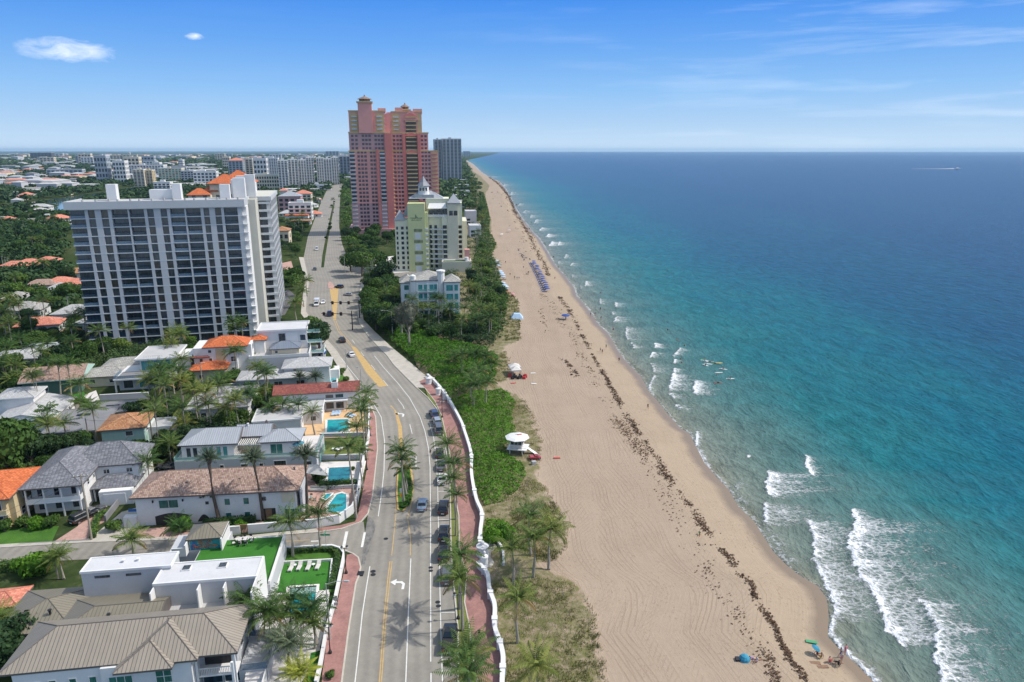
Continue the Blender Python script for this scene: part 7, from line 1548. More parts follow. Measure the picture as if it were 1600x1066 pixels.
while cnt < 275:
 px = rh.uniform(-30, 545); py = 246+rh.random()**1.15*110
 if py > 300 and px > 105 and px < 430: continue
 if px > 490 and py > 285: continue
 x, y = W(px, py)
 if not free(x, y, 8): continue
 big = y > 1100 and rh.random() < .5
 w_ = rh.choice([40, 60, 90]) if big and y > 1800 else (rh.choice([24, 36]) if big else rh.choice([13, 17, 21])); d_ = rh.choice([18, 26]) if big else rh.choice([10, 13]); f_ = big or rh.random() < .35
 rf = rh.choice(roofs[:5] if big else roofs); f_ = f_ or rf.startswith('flat')
 zone = 'near the horizon' if py < 262 else ('beyond the canal' if py < 300 else 'between canal and tower')
 small_house(x, y, w_, d_, rh.choice([5, 6.5, 8]) if big else rh.choice([3.2, 3.2, 5.8]), rf, rh.choice(['stucco', 'stucco_cream', 'stucco_white']), R(rh.choice([12, 12, 102, 60])), '%s roofed %s among trees %s' % (cl[rf], 'long building' if big else 'house', zone), g, f_)
 cnt += 1
rr_ = np.random.default_rng(77); mbs = [MB(), MB(), MB()]; k = 0
while k < 620:
 px = rr_.uniform(-60, 560); py = 243.3+rr_.uniform()**1.5*56; x, y = W(px, py)
 if py > 285 and px > 100 or not free(x, y, 6): continue
 k += 1; s_ = 1+y/2200; w_, d_, h_ = rr_.uniform(9, 26)*s_, rr_.uniform(8, 14)*s_, rr_.choice([7, 9, 11, 14, 18] if y < 4000 else [14, 18, 24, 34])
 if rr_.uniform() < .5: w_, d_ = d_, w_
 m = mbs[int(rr_.choice([0, 0, 0, 1, 2]))]; m.box(x, x+w_, y, y+d_, 0, h_*.8); m.hip(x-.5, x+w_+.5, y-.5, y+d_+.5, h_*.8, min(2.5, h_*.2), 1, None, 0)
for m, rf, wl, l in ((mbs[0], 'flat_roof', 'stucco_grey', 'countless low white buildings of the far suburb'), (mbs[1], 'tile_coral', 'stucco_cream', 'countless far houses with salmon roofs'), (mbs[2], 'flat_roof_grey', 'condo_band', 'countless pale grey buildings toward the horizon')):
 stuff(m.build('distant_buildings', [wl, rf]), l, 'buildings')
rt = random.Random(17)
def scatter(px, n, keys, label, group, sc=(.8, 1.25), r=3.0, tries=14, palms=0.0, minsep=4.5, force=False):
 P = GP(px); x0, x1 = min(p[0] for p in P), max(p[0] for p in P); y0, y1 = min(p[1] for p in P), max(p[1] for p in P); done = []; k = 0; tr_ = 0
 while k < n and tr_ < n*tries:
  tr_ += 1; y = y0+(y1-y0)*rt.random()**1.3; x = rt.uniform(x0, x1)
  if not inpoly(x, y, P) or not (force or free(x, y, r*.8)): continue
  if any(abs(x-a)+abs(y-b_) < minsep for a, b_ in done): continue
  done.append((x, y)); k += 1
  if rt.random() < palms: palm(x, y, rt.uniform(6.5, 11), rt.choice(['coconut', 'coconut', 'golden']), 'palm '+label, group, rt.uniform(.85, 1.1))
  else: tree(x, y, rt.choice(keys), 'tree '+label, group, rt.uniform(*sc), rt.uniform(.8, 1.2))
 return k
tot = 0
def sc_(*a, **k):
 global tot
 n_ = scatter(*a, **k); tot += n_; print('scatter', a[3], n_)
sc_([(230, 740), (300, 700), (262, 690), (290, 655), (300, 640), (240, 630), (215, 660), (205, 700), (215, 735)], 26, ['broad', 'dark', 'bushy', 'light'], 'filling the garden west of the glass terrace house', 'garden trees by the terrace house', sc=(.45, .8), r=1.4, palms=.25, minsep=2.6)
sc_([(290, 700), (400, 680), (400, 650), (425, 640), (420, 615), (385, 615), (372, 640), (355, 660), (290, 665)], 34, ['broad', 'dark', 'bushy'], 'packed between the stained roof and the terrace house', 'trees behind the terrace house', sc=(.4, .7), r=1.2, palms=.3, minsep=2.4)
sc_([(90, 720), (160, 712), (160, 690), (120, 700), (60, 715), (75, 740)], 12, ['dark', 'broad'], 'in the strip behind the slate roof', 'trees behind the slate house', sc=(.45, .7), r=1.2, palms=.3, minsep=2.6)
sc_([(0, 800), (40, 790), (40, 760), (0, 740)], 5, ['bushy', 'broad'], 'beside the orange roofed house', 'trees at the orange roof', sc=(.5, .8), r=1, minsep=2.5)
sc_([(365, 605), (395, 600), (390, 560), (375, 540), (345, 570), (300, 610), (250, 620), (240, 600), (260, 560), (300, 545), (330, 600)], 30, ['broad', 'dark', 'light'], 'between the orange tiled villa and its neighbours', 'trees around the orange tiled villa', sc=(.5, .8), r=1.3, palms=.3, minsep=3)
sc_([(-30, 640), (60, 605), (130, 575), (180, 590), (180, 560), (240, 540), (300, 520), (380, 515), (400, 498), (320, 500), (150, 505), (-30, 500)], 95, ['broad', 'dark', 'broad', 'light'], 'in the neighbourhood woods in front of the white tower', 'trees in front of the white tower', sc=(.6, 1.0), r=1.8, palms=.35, minsep=4)
sc_([(405, 520), (470, 500), (488, 500), (470, 470), (485, 455), (470, 400), (480, 370), (500, 320), (480, 318), (452, 350), (435, 380), (432, 450), (415, 500)], 120, ['broad', 'dark', 'broad'], 'lining the west side of the boulevard', 'trees west of the boulevard', sc=(.55, .95), r=1.6, palms=.25, minsep=4)
sc_([(-30, 505), (120, 505), (112, 440), (105, 380), (108, 335), (-30, 335)], 105, ['broad', 'dark', 'light', 'broad'], 'in the wooded blocks left of the white tower', 'trees left of the white tower', sc=(.8, 1.35), r=2.4, palms=.25, minsep=6)
sc_([(570, 506), (600, 530), (640, 520), (640, 480), (618, 450), (615, 425), (590, 400), (555, 385), (545, 400), (570, 440), (566, 470)], 75, ['dark', 'broad'], 'massed between the road and the apartment block', 'trees between road and apartment block', sc=(.8, 1.2), r=1.6, palms=.05, minsep=4.5)
sc_([(640, 530), (735, 540), (775, 530), (770, 515), (640, 500)], 26, ['dark', 'broad'], 'around the foot of the apartment block', 'trees at the apartment block', sc=(.6, .9), r=1.5, palms=.5, minsep=3.2)
sc_([(728, 512), (785, 520), (785, 460), (772, 420), (762, 380), (755, 330), (750, 290), (735, 285), (742, 330), (748, 370), (738, 420), (728, 460)], 85, ['broad', 'dark', 'light'], 'in the green belt between hotel and beach', 'trees of the green belt by the beach', sc=(.6, 1.0), r=1.5, palms=.5, minsep=4.5)
sc_([(538, 380), (615, 385), (620, 365), (545, 358), (536, 290), (546, 290), (552, 360)], 60, ['dark', 'broad'], 'at the foot of the coral towers', 'trees at the coral towers', sc=(.9, 1.3), r=1.5, palms=.1, minsep=4.5)
sc_([(516, 392), (520, 345), (524, 318), (518, 318), (508, 372), (503, 415), (508, 416)], 22, ['dark', 'bushy'], 'standing in the planted boulevard median', 'trees of the boulevard median', sc=(.4, .6), r=0, palms=.2, minsep=6, force=True)
TR = [o for o in bpy.data.objects if o.type == 'EMPTY' and o.get('category') == 'tree']
TR.sort(key=lambda o: math.hypot(o.location.x, o.location.y)); rest = TR[285:]
Vs, Fs, Ms, mats_, o_ = [], [], [], [], 0
for t in rest:
 Mt = Matrix.LocRotScale(t.location, t.rotation_euler, None)
 for c in t.children:
  me = c.data; n = len(me.vertices); co_ = np.empty(n*3, 'f'); me.vertices.foreach_get('co', co_); co_ = co_.reshape(-1, 3)
  if len(me.polygons[0].vertices) != 4 or 'trunk' in me.name: continue
  M = np.array(Mt @ Matrix.LocRotScale(c.location, c.rotation_euler, c.scale)); co_ = co_ @ M[:3, :3].T+M[:3, 3]
  F = np.empty(len(me.loops), 'i'); me.loops.foreach_get('vertex_index', F); nm = me.materials[0].name
  if nm not in mats_: mats_.append(nm)
  Vs.append(co_); Fs.append(F.reshape(-1, 4)+o_); Ms.append(np.full(len(F)//4, mats_.index(nm))); o_ += n
if rest:
 stuff(obj('distant_trees', arrmesh('distant_trees', np.concatenate(Vs), np.concatenate(Fs), [bpy.data.materials[m_] for m_ in mats_], np.concatenate(Ms))), 'far trees closing up into one green mass between the buildings', 'woods')
 for t in rest:
  for c in list(t.children): bpy.data.objects.remove(c)
  bpy.data.objects.remove(t)
def canopy_mass(name, polys, n, label, size=1.0, leaf=1.1, nl=34, seed=5, mat='leaf_far'):
 r_ = np.random.default_rng(seed); Cs = []
 for px, share in polys:
  P = GP(px); x0, x1 = min(p[0] for p in P), max(p[0] for p in P); y0, y1 = min(p[1] for p in P), max(p[1] for p in P); m_ = int(n*share); k = 0; t0 = 0
  while k < m_ and t0 < m_*12:
   t0 += 1; y = y0+(y1-y0)*r_.uniform()**1.7; x = r_.uniform(x0, x1)
   if inpoly(x, y, P) and free(x, y, 3): Cs.append((x, y)); k += 1
 C = np.array(Cs); N_ = len(C); s = size*r_.uniform(.7, 1.4, N_)*(1+C[:, 1]/2500)
 d_ = r_.normal(size=(N_, nl, 3)); d_[..., 2] = np.abs(d_[..., 2])*.9-.15; d_ /= np.linalg.norm(d_, axis=2)[..., None]
 vs_ = (1+C[:, 1]/2500)**-.75
 rad = 4.4*s[:, None, None]*r_.uniform(.55, 1.05, (N_, nl, 1)); Z0 = 3.6*s*vs_
 Pt = np.concatenate([np.repeat(C[:, None, :], nl, 1), np.repeat(Z0[:, None, None], nl, 1)], 2)+d_*rad*np.stack([vs_*0+1, vs_*0+1, .75*vs_], 1)[:, None, :]; Nn = d_+r_.normal(size=d_.shape)*.35; Nn /= np.linalg.norm(Nn, axis=2)[..., None]
 V, F = quads_at(Pt.reshape(-1, 3), Nn.reshape(-1, 3), (leaf*s[:, None]*r_.uniform(.7, 1.3, (N_, nl))).ravel(), r_, .8)
 print(name, N_, len(F)); return stuff(obj(name, arrmesh(name, V, F, mat)), label, 'woods')
leafmat('leaf_far', [(.25, (.015, .040, .012)), (.5, (.032, .072, .020)), (.75, (.07, .115, .032))], .1, .03)
canopy_mass('distant_woods', [([(-60, 345), (108, 345), (108, 330), (430, 330), (430, 300), (480, 318), (500, 318), (520, 285), (548, 290), (548, 262), (430, 258), (-60, 258)], 1.0)], 6200, 'hazy green woods of the inland suburb up to the horizon', 1.0, 1.4, 30)
canopy_mass('distant_woods', [([(-60, 258), (560, 258), (560, 245.5), (-60, 245.5)], 1.0)], 2000, 'blue green tree cover along the horizon', 1.2, 2.8, 16, 6)
canopy_mass('distant_woods', [([(536, 300), (550, 300), (690, 330), (700, 324), (735, 330), (750, 300), (738, 275), (728, 256), (722, 250), (560, 250), (540, 262)], 1.0)], 1700, 'dark green belt along the far coast behind the hotel', 1.1, 1.2, 36, 7, 'leaf_far')
canopy_mass('street_trees', [([(470, 400), (480, 370), (500, 321), (506, 304), (498, 304), (478, 350), (462, 390), (436, 470), (466, 492)], .5), ([(537, 382), (532, 355), (533, 300), (546, 292), (552, 330), (554, 384)], .5)], 190, 'thick street trees closing in on both sides of the far boulevard', .8, .7, 80, 12, 'leaf_broad')
canopy_mass('distant_woods', [([(-30, 500), (125, 500), (112, 440), (105, 380), (108, 335), (-30, 335)], 1.0)], 420, 'deep green undergrowth of the wooded blocks left of the tower', .8, .8, 60, 8)
canopy_mass('undergrowth', [([(-30, 650), (60, 610), (180, 590), (300, 540), (400, 505), (320, 495), (150, 500), (-30, 500)], .5), ([(405, 520), (470, 500), (488, 500), (470, 470), (485, 455), (470, 400), (480, 370), (500, 320), (480, 318), (452, 350), (435, 380), (432, 450), (415, 500)], .35), ([(215, 735), (300, 700), (400, 680), (420, 640), (390, 610), (290, 655), (215, 660)], .15), ([(538, 390), (618, 392), (640, 500), (720, 512), (728, 430), (730, 380), (700, 350), (545, 350), (536, 300)], .3), ([(728, 520), (785, 520), (785, 460), (772, 420), (762, 380), (755, 330), (735, 285), (728, 400)], .3), ([(90, 725), (160, 715), (160, 690), (100, 690), (0, 700), (0, 760), (60, 760)], .06)], 1700, 'shrubs and low garden growth between the houses', .42, .42, 60, 9)
def car_meshes(kind, paint):
 L, Wd, Hh, hood, cab0, cab1, sl = {'sedan': (4.6, 1.82, 1.42, .92, -1.45, .85, .75), 'suv': (4.8, 1.95, 1.75, 1.08, -2.25, .75, .45), 'pickup': (5.7, 2.05, 1.88, 1.15, -.55, 1.25, .45),
  'van': (5.2, 2.0, 2.15, 1.2, -2.5, 1.5, .35), 'truck': (6.6, 2.1, 2.1, 1.15, .9, 2.3, .35), 'buggy': (2.6, 1.4, 1.1, .8, -.3, .6, .3)}[kind]
 h2 = Wd/2; yr, yf = -L/2, L/2; zb = .28
 def ring(y, hw, z1): return [(-hw*.9, y, zb), (hw*.9, y, zb), (hw, y, zb+.22), (hw, y, z1-.14), (hw*.9, y, z1), (-hw*.9, y, z1), (-hw, y, z1-.14), (-hw, y, zb+.22)]
 bd = MB(); deck = hood if kind != 'pickup' else .98
 bd.loft([ring(yr, h2*.86, deck-.12), ring(yr+.18, h2*.97, deck+.02), ring(yr+1.1, h2, deck+.03), ring(cab1-.1, h2, hood+.02), ring(yf-.9, h2*.98, hood-.06), ring(yf-.15, h2*.93, hood-.18), ring(yf, h2*.8, hood-.34)])
 if kind == 'pickup':
  bd.box(-h2+.02, -h2+.14, yr+.1, cab0-.1, deck, deck+.22); bd.box(h2-.14, h2-.02, yr+.1, cab0-.1, deck, deck+.22); bd.box(-h2+.14, h2-.14, yr+.05, yr+.14, deck, deck+.22)
 gl = MB(); w0, w1 = h2*.9, h2*.72; y0, y1 = cab0, cab1; ht = Hh-.05
 gl.loft([[(-w0, y0, hood-.02), (w0, y0, hood-.02), (w0, y1+.12, hood-.02), (-w0, y1+.12, hood-.02)], [(-w1, y0+sl*.6, ht), (w1, y0+sl*.6, ht), (w1, y1-sl, ht), (-w1, y1-sl, ht)]])
 rf = MB(); rf.loft([[(-w1-.04, y0+sl*.6-.04, ht-.03), (w1+.04, y0+sl*.6-.04, ht-.03), (w1+.04, y1-sl+.04, ht-.03), (-w1-.04, y1-sl+.04, ht-.03)], [(-w1+.06, y0+sl*.6+.08, Hh+.02), (w1-.06, y0+sl*.6+.08, Hh+.02), (w1-.06, y1-sl-.08, Hh+.02), (-w1+.06, y1-sl-.08, Hh+.02)]])
 for x in (-1, 1):
  for ya, yb in ((y0+.03, y0+sl*.6), (y1+.1, y1-sl)): rf.tube([(x*w0, ya, hood), (x*w1, yb, ht)], .05, 4)
  if kind in ('suv', 'van', 'sedan'): rf.tube([(x*(w0+.01), (y0+y1)/2, hood), (x*(w1+.01), (y0+y1)/2, ht)], .05, 4)
 whl = MB(); r = .34 if kind != 'buggy' else .28
 whl.loft([[(s_, r*math.cos(a), r*math.sin(a)) for a in [k*math.pi/7 for k in range(14)]] for s_ in (-.12, .12)])
 rim = MB(); rim.loft([[(s_, r*.6*math.cos(a), r*.6*math.sin(a)) for a in [k*math.pi/5 for k in range(10)]] for s_ in (-.135, .135)])
 hl = MB(); hl.box(-.18, .18, -.06, .05, -.07, .07); tl = MB(); tl.box(-.14, .14, -.05, .05, -.1, .1)
 mir = MB(); mir.box(-.1, .1, -.06, .06, -.07, .07)
 bp = MB(); bp.box(-.28, .28, -.02, .02, -.07, .07)
 bed = MB()
 if kind == 'pickup': bed.box(-h2+.16, h2-.16, yr+.16, cab0-.12, deck+.04, deck+.09)
 if kind == 'truck': bed.box(-h2, h2, yr, .7, .7, 2.7)
 return dict(body=bd.mesh('body', paint), gl=gl.mesh('window', 'car_glass'), roof=rf.mesh('roof', paint), wh=whl.mesh('tyre', 'tyre'), rim=rim.mesh('rim', 'rim'), hl=hl.mesh('headlight', 'headlight'), tl=tl.mesh('taillight', 'taillight'), mir=mir.mesh('mirror', paint), pl=bp.mesh('number_plate', 'white_trim'),
  bed=(bed.mesh('cargo_bed', 'fabric_black' if kind == 'pickup' else 'car_white') if bed.v else None), L=L, W=Wd, hood=hood, r=r)
def car(px, py, rz, kind, paint, label, group, name='parked_car', cat='car', z=0.0):
 D = cached(('car', kind, paint), lambda: car_meshes(kind, paint)); x, y = W(px, py)
 t = thing(name, label, cat, (x, y, z), R(rz), group); obj('body', D['body'], t); obj('window', D['gl'], t); obj('roof', D['roof'], t)
 hx_, yw = D['W']/2-.1, D['L']*.31
 for sx in (-1, 1):
  for sy in (-1, 1):
   w_ = obj('wheel', D['wh'], t, (sx*hx_, sy*yw, D['r'])); obj('rim', D['rim'], w_)
  obj('headlight', D['hl'], t, (sx*hx_*.78, D['L']/2-.03, D['hood']-.42)); obj('taillight', D['tl'], t, (sx*hx_*.82, -D['L']/2+.04, D['hood']-.25)); obj('mirror', D['mir'], t, (sx*(D['W']/2+.1), D['L']*.14, D['hood']+.08))
 if py > 640: obj('number_plate', D['pl'], t, (0, -D['L']/2-.01, .5))
 if D['bed']: obj('cargo_bed', D['bed'], t)
 return t
g = 'cars parked beside the promenade planter'
car(703, 1003, 2, 'pickup', 'car_black', 'black pickup truck parked alone beside the near planter palms', g)
car(698.5, 903, 4, 'suv', 'car_grey', 'dark car parked under the palm just south of the gate', g); car(693.5, 868, 4, 'suv', 'car_black', 'dark car under the palm beside the round gate columns', g)
car(694, 838, 2, 'suv', 'car_black', 'black car parked alone beside the bare brick bend', g); car(693, 797, 1, 'suv', 'car_black', 'black car parked level with the silver car', g)
car(691, 752, 2, 'sedan', 'car_white', 'white car half hidden under the planter palms', g); car(690, 731, 3, 'sedan', 'car_grey', 'grey car under the northern planter palms', g); car(687, 711, 6, 'sedan', 'car_black', 'dark car under the northernmost planter palm', g)
car(685, 675, 12, 'van', 'car_grey', 'grey van parked at the north end of the parking lane', g); car(682.5, 662, 15, 'suv', 'car_silver', 'silver grey car just ahead of the grey van', g); car(678, 650, 18, 'suv', 'car_blue', 'dark blue car first in the parking lane near the lamp', g)
g = 'vehicles driving on the coast road'
car(660, 792, 2, 'sedan', 'car_lightblue', 'silver blue sedan driving beside the median island', g, 'moving_car')
car(549, 556, 24, 'sedan', 'car_white', 'white car driving beside the yellow hatched median', g, 'moving_car'); car(534.6, 534, 24, 'suv', 'car_black', 'black car driving in the tree shadow', g, 'moving_car')
car(515, 493, 12, 'pickup', 'car_blue', 'dark blue pickup waiting under the signal arm', g, 'moving_car'); car(495, 477, 190, 'truck', 'car_white', 'white box truck beside the kerb west of the junction', g, 'truck', 'truck')
car(505, 474, 190, 'sedan', 'car_white', 'white car next to the white box truck', g, 'moving_car'); car(544, 462, 70, 'sedan', 'car_silver', 'silver car turning at the junction', g, 'moving_car'); car(530, 450, 60, 'suv', 'car_black', 'black car crossing at the striped island', g, 'moving_car')
car(492, 422, 200, 'sedan', 'car_black', 'dark car on the far side of the junction', g, 'moving_car'); car(495, 391, 195, 'van', 'car_white', 'white van on the boulevard in the building shadow', g, 'moving_car'); car(520, 333, 20, 'sedan', 'car_black', 'dark car on the boulevard beside the median trees', g, 'moving_car')
g = 'cars parked at the houses'
car(131, 812, -24, 'suv', 'car_black', 'black car on the brick driveway of the slate roofed house', g); car(146, 803, -20, 'sedan', 'car_grey', 'dark grey car at the porch of the slate roofed house', g)
car(268, 742, 80, 'sedan', 'car_black', 'dark car in the lane beside the terrace house wall', g); car(262, 733, 80, 'sedan', 'car_grey', 'grey car in the lane behind the tiled villa', g)
car(432, 476, 60, 'sedan', 'car_black', 'black car in the tower parking lot', g); car(437, 468, 60, 'sedan', 'car_blue', 'dark blue car in the tower parking lot', g); car(442, 461, 60, 'suv', 'car_grey', 'grey car at the back of the tower parking lot', g)
car(108, 602, -10, 'sedan', 'car_black', 'black car in the shade of the dark green house', g)
for i, (px, py) in enumerate([(604, 419), (612, 417), (625, 412)]): car(px, py, 80, ('sedan', 'suv', 'sedan')[i], ('car_white', 'car_grey', 'car_silver')[i], ('white', 'grey', 'silver')[i]+' car at the hotel forecourt', 'cars at the hotel')
def lamp(px, py, top, label, g='black globe lamps on the brick sidewalks'):
 x, y = W(px, py); h = ZAT(top, y)
 def mk():
  m = MB(); m.lathe(0, 0, [(.26, 0), (.24, .35), (.14, .5), (.08, .9), (.065, 3.6), (.05, 4.6)], 8); m.tube([(-.42, 0, 4.5), (0, 0, 4.62), (.42, 0, 4.5)], .04, 5); return m.mesh('post', 'dark_metal')
 def mg():
  m = MB(); m.lathe(0, 0, [(.05, 0), (.17, .08), (.22, .3), (.16, .42)], 8); return m.mesh('lantern', 'lamp_glass')
 def mc():
  m = MB(); m.lathe(0, 0, [(.24, .4), (.16, .5), (.05, .62), (.01, .72)], 8); return m.mesh('lantern_cap', 'dark_metal')
 t = thing('street_lamp', label, 'street lamp', (x, y, .12), .3, g); s = h/5.2; obj('post', cached('lmp', mk), t, sc=(1, 1, s))
 for dx in (-.42, .42): l_ = obj('lantern', cached('lmg', mg), t, (dx, 0, 4.5*s)); obj('cap', cached('lmc', mc), l_)
lamp(541, 897, 853, 'black lamp post at the rounded corner south of the side street'); lamp(516, 1022, 976, 'black lamp post beside the patio palms near the lower edge'); lamp(559.5, 800, 764, 'black lamp post at the six sided pool corner')
lamp(573.5, 735, 704, 'black lamp post beside the deep blue pool wall'); lamp(578.5, 682, 652, 'black lamp post at the orange deck'); lamp(691, 653, 626, 'black lamp post on the promenade near the grey van')
lamp(716, 968, 926, 'black lamp post among the planter palms south of the gate')
def cobra(px, py, top, dirx, label, g='tall grey road lamps', arm=2.4):
 x, y = W(px, py); h = max(6, ZAT(top, y)); t = thing('street_lamp', label, 'street lamp', (x, y, 0), 0, g)
 m = MB(); m.tube([(0, 0, 0), (0, 0, h*.6), (0, 0, h)], [.14, .11, .08], 8); m.build('pole', 'pole_grey', t)
 m = MB(); m.tube([(0, 0, h-.1), (dirx*arm*.5, 0, h+.35), (dirx*arm, 0, h+.4)], .05, 5); m.build('arm', 'pole_grey', t); m = MB(); m.rbox(dirx*arm-.35, dirx*arm+.35, -.14, .14, h+.3, h+.48); m.build('lamp_head', 'pole_grey', t)
cobra(516, 1000, 912, 1, 'tall grey lamp pole behind the boundary wall by the lounge lawn', arm=2.8); cobra(504, 542, 508, 1, 'grey lamp pole at the kerb by the white cube villa'); cobra(541.6, 577, 545, -1, 'grey lamp pole by the white curved wall kerb'); cobra(565, 608, 588, -1, 'short grey pole north of the sidewalk palms', arm=.8)
cobra(613.7, 529, 487, -1, 'tall road lamp in the dark hedge before the apartment block', arm=3.4); cobra(576, 434, 402, -1, 'grey pole nearest the hotel drive'); cobra(581, 437, 407, 1, 'second grey pole by the hotel drive'); cobra(583.5, 439, 409, 1, 'third grey pole by the hotel drive', arm=.8); cobra(539.3, 428, 401, -1, 'concrete pole at the far corner of the junction', arm=.6)
for px, py, tp, l in [(110, 498, 466, 'white bare pole in the wood beside the tower')]: cobra(px, py, tp, 1, l, arm=.3)
for i, (px, py) in enumerate([(8, 432), (12, 430), (16, 428), (26, 424)]): cobra(px, py, 402+i*1.5, 1, ['first bare pole at the west edge in front of the salmon roof', 'second bare pole at the west edge', 'third bare pole by the coral roof wing', 'fourth, separate bare pole near the west edge'][i], arm=.2)
def signal(px, py, x0, pyb, label):
 x, y = W(px, py); L = abs(W(x0, pyb)[0]-x)+1; t = thing('traffic_signal', label, 'traffic signal', (x, y, 0), 0, 'signal gantries at the junction')
 m = MB(); m.cyl(0, 0, 0, 7.4, .22, .18, 10); m.build('pole', 'dark_metal', t); m = MB(); m.tube([(0, 0, 6.2), (-L, 0, 6.4)], [.15, .1], 8); m.build('mast_arm', 'dark_metal', t)
 for k in range(3): m = MB(); m.box(-L*(.35+.28*k)-.45, -L*(.35+.28*k)+.45, -.3, .1, 5.6, 6.9); h_ = m.build('signal_head', 'dark_metal', t); m = MB(); m.cyl(0, 0, 0, .05, .12, n=8); l_ = m.build('lens', 'taillight', h_, (-L*(.35+.28*k), -.32, 6.6)); l_.rotation_euler = (math.pi/2, 0, 0)
signal(562, 497, 521, 497, 'black signal arm over the lanes with three heads, farther of two'); signal(551, 516, 508, 516, 'black signal arm over the waiting blue pickup, nearer of two')
def pole(px, py, top, label, arms=1, lampd=0):
 x, y = W(px, py); h = ZAT(top, y); t = thing('utility_pole', label, 'utility pole', (x, y, 0), R(12), 'utility poles')
 m = MB(); m.tube([(0, 0, -.2), (.04, 0, h*.5), (0, 0, h)], [.19, .16, .12], 8); m.build('pole', 'pole_wood', t)
 for k in range(arms): m = MB(); m.box(-1.2, 1.2, -.07, .07, h-.5-k*.9, h-.35-k*.9); c = m.build('crossarm', 'pole_wood', t); q = MB(); [q.cyl(xx, 0, h-.35-k*.9, h-.12-k*.9, .05, n=6) for xx in (-1.1, -.5, .5, 1.1)]; q.build('insulators', 'white_trim', c)
 if lampd: m = MB(); m.tube([(0, 0, h-.2), (lampd*1.2, 0, h+.3)], .05, 5); m.rbox(lampd*.6, lampd*1.5, -.25, .25, h+.2, h+.5); m.build('lamp_head', 'white_trim', t)
 return (x, y, h)
p1 = pole(143.5, 844, 741, 'wooden utility pole with crossarm at the brick driveway corner', 1); p2 = pole(141, 700, 654, 'utility pole with white lamp head over the grey flat roof', 0, -1); p3 = pole(240, 700, 638, 'utility pole between the rust roof and the stained roof', 1); p4 = pole(318, 615, 566, 'slim utility pole by the lower orange roof', 1)
p5 = pole(92, 604, 560, 'utility pole hidden among the palms by the dark green house', 1)
def wire(a, b_, sag, label, off=0):
 A, B = Vector((a[0]+off, a[1], a[2]-.3)), Vector((b_[0]+off, b_[1], b_[2]-.3)); pts = [A.lerp(B, k/10)-Vector((0, 0, sag*4*(k/10)*(1-k/10))) for k in range(11)]
 m = MB(); m.tube(pts, .025, 4); tag(m.build('power_line', 'dark_metal'), label, 'power line', 'power lines')
far_w = (-100, 78, 9.5)
for i, o_ in enumerate((-.8, .8)): wire(p1, (-95+o_, 74, 9), 1.2, 'dark overhead wire from the driveway pole to the lower west edge', o_)
wire(p1, p3, 1.6, 'overhead wire from the driveway pole to the pole beside the stained roof'); wire(p3, p4, 1.4, 'overhead wire running from the stained roof pole to the orange villa pole'); wire(p2, p3, 1.2, 'overhead wire over the rust brown roof')
def sign(px, py, h, fn, label, name='road_sign', z=0):
 x, y = W(px, py); t = thing(name, label, 'sign', (x, y, z)); m = MB(); m.cyl(0, 0, 0, h, .04, n=6); m.build('post', 'pole_grey', t); fn(t, h)
def dia(t, h): m = MB(); m.loft([[(0, y_, h-.55), (.5, y_, h-.05), (0, y_, h+.45), (-.5, y_, h-.05)] for y_ in (-.05, -.02)]); m.build('panel', 'sign_orange', t)
sign(628, 786, 1.6, dia, 'orange diamond sign at the south tip of the median', z=.12)
def wht(t, h): m = MB(); m.box(-.35, .35, -.05, -.02, h-.9, h); m.build('panel', 'white_trim', t)
sign(628, 778, 1.9, wht, 'small white sign on the median behind the orange diamond', z=.12)
def grn(t, h): m = MB(); m.box(-.8, .8, -.03, .03, h-.1, h+.18); m.build('name_plate', 'sign_teal', t); m = MB(); m.box(-.03, .03, -.8, .8, h+.22, h+.5); m.build('name_plate', 'sign_teal', t)
sign(510, 861, 3.0, grn, 'street name sign with crossed plates at the side street wall', 'street_name_sign')
def dia2(t, h): m = MB(); m.loft([[(0, y_, h-.55), (.5, y_, h-.05), (0, y_, h+.45), (-.5, y_, h-.05)] for y_ in (.02, .05)]); m.build('panel', 'pole_grey', t); m = MB(); m.box(-.3, .3, .02, .05, h-1.1, h-.65); m.build('plate', 'pole_grey', t)
sign(526, 960, 2.6, dia2, 'back of a grey diamond sign rising beside the boundary wall')
def skin_mesh(name, J, E, rad, zones, mats):
 "one continuous body grown on a skeleton; zones maps every bone to a material slot"
 me = bpy.data.meshes.new('sk'); me.from_pydata(J, E, []); o = bpy.data.objects.new('sk', me); COL.objects.link(o)
 md = o.modifiers.new('s', 'SKIN'); md.use_smooth_shade = True
 for v, r_ in zip(me.skin_vertices[0].data, rad): v.radius = (r_, r_)
 me.skin_vertices[0].data[0].use_root = True
 s2 = o.modifiers.new('u', 'SUBSURF'); s2.levels = 1; s2.render_levels = 1
 dg = bpy.context.evaluated_depsgraph_get(); out = bpy.data.meshes.new_from_object(o.evaluated_get(dg)); bpy.data.objects.remove(o); out.name = name
 out.materials.clear()
 for m in mats: out.materials.append(MATS[m])
 A = np.array([J[a] for a, b_ in E]); B = np.array([J[b_] for a, b_ in E]); AB = B-A; L2 = (AB**2).sum(1)+1e-9
 Cn = np.array([p.center for p in out.polygons]); t = np.clip(((Cn[:, None]-A)*AB).sum(2)/L2, 0, 1); dd = np.linalg.norm(Cn[:, None]-(A+t[..., None]*AB), axis=2)
 out.polygons.foreach_set('material_index', np.array(zones)[dd.argmin(1)].astype('i')); return out
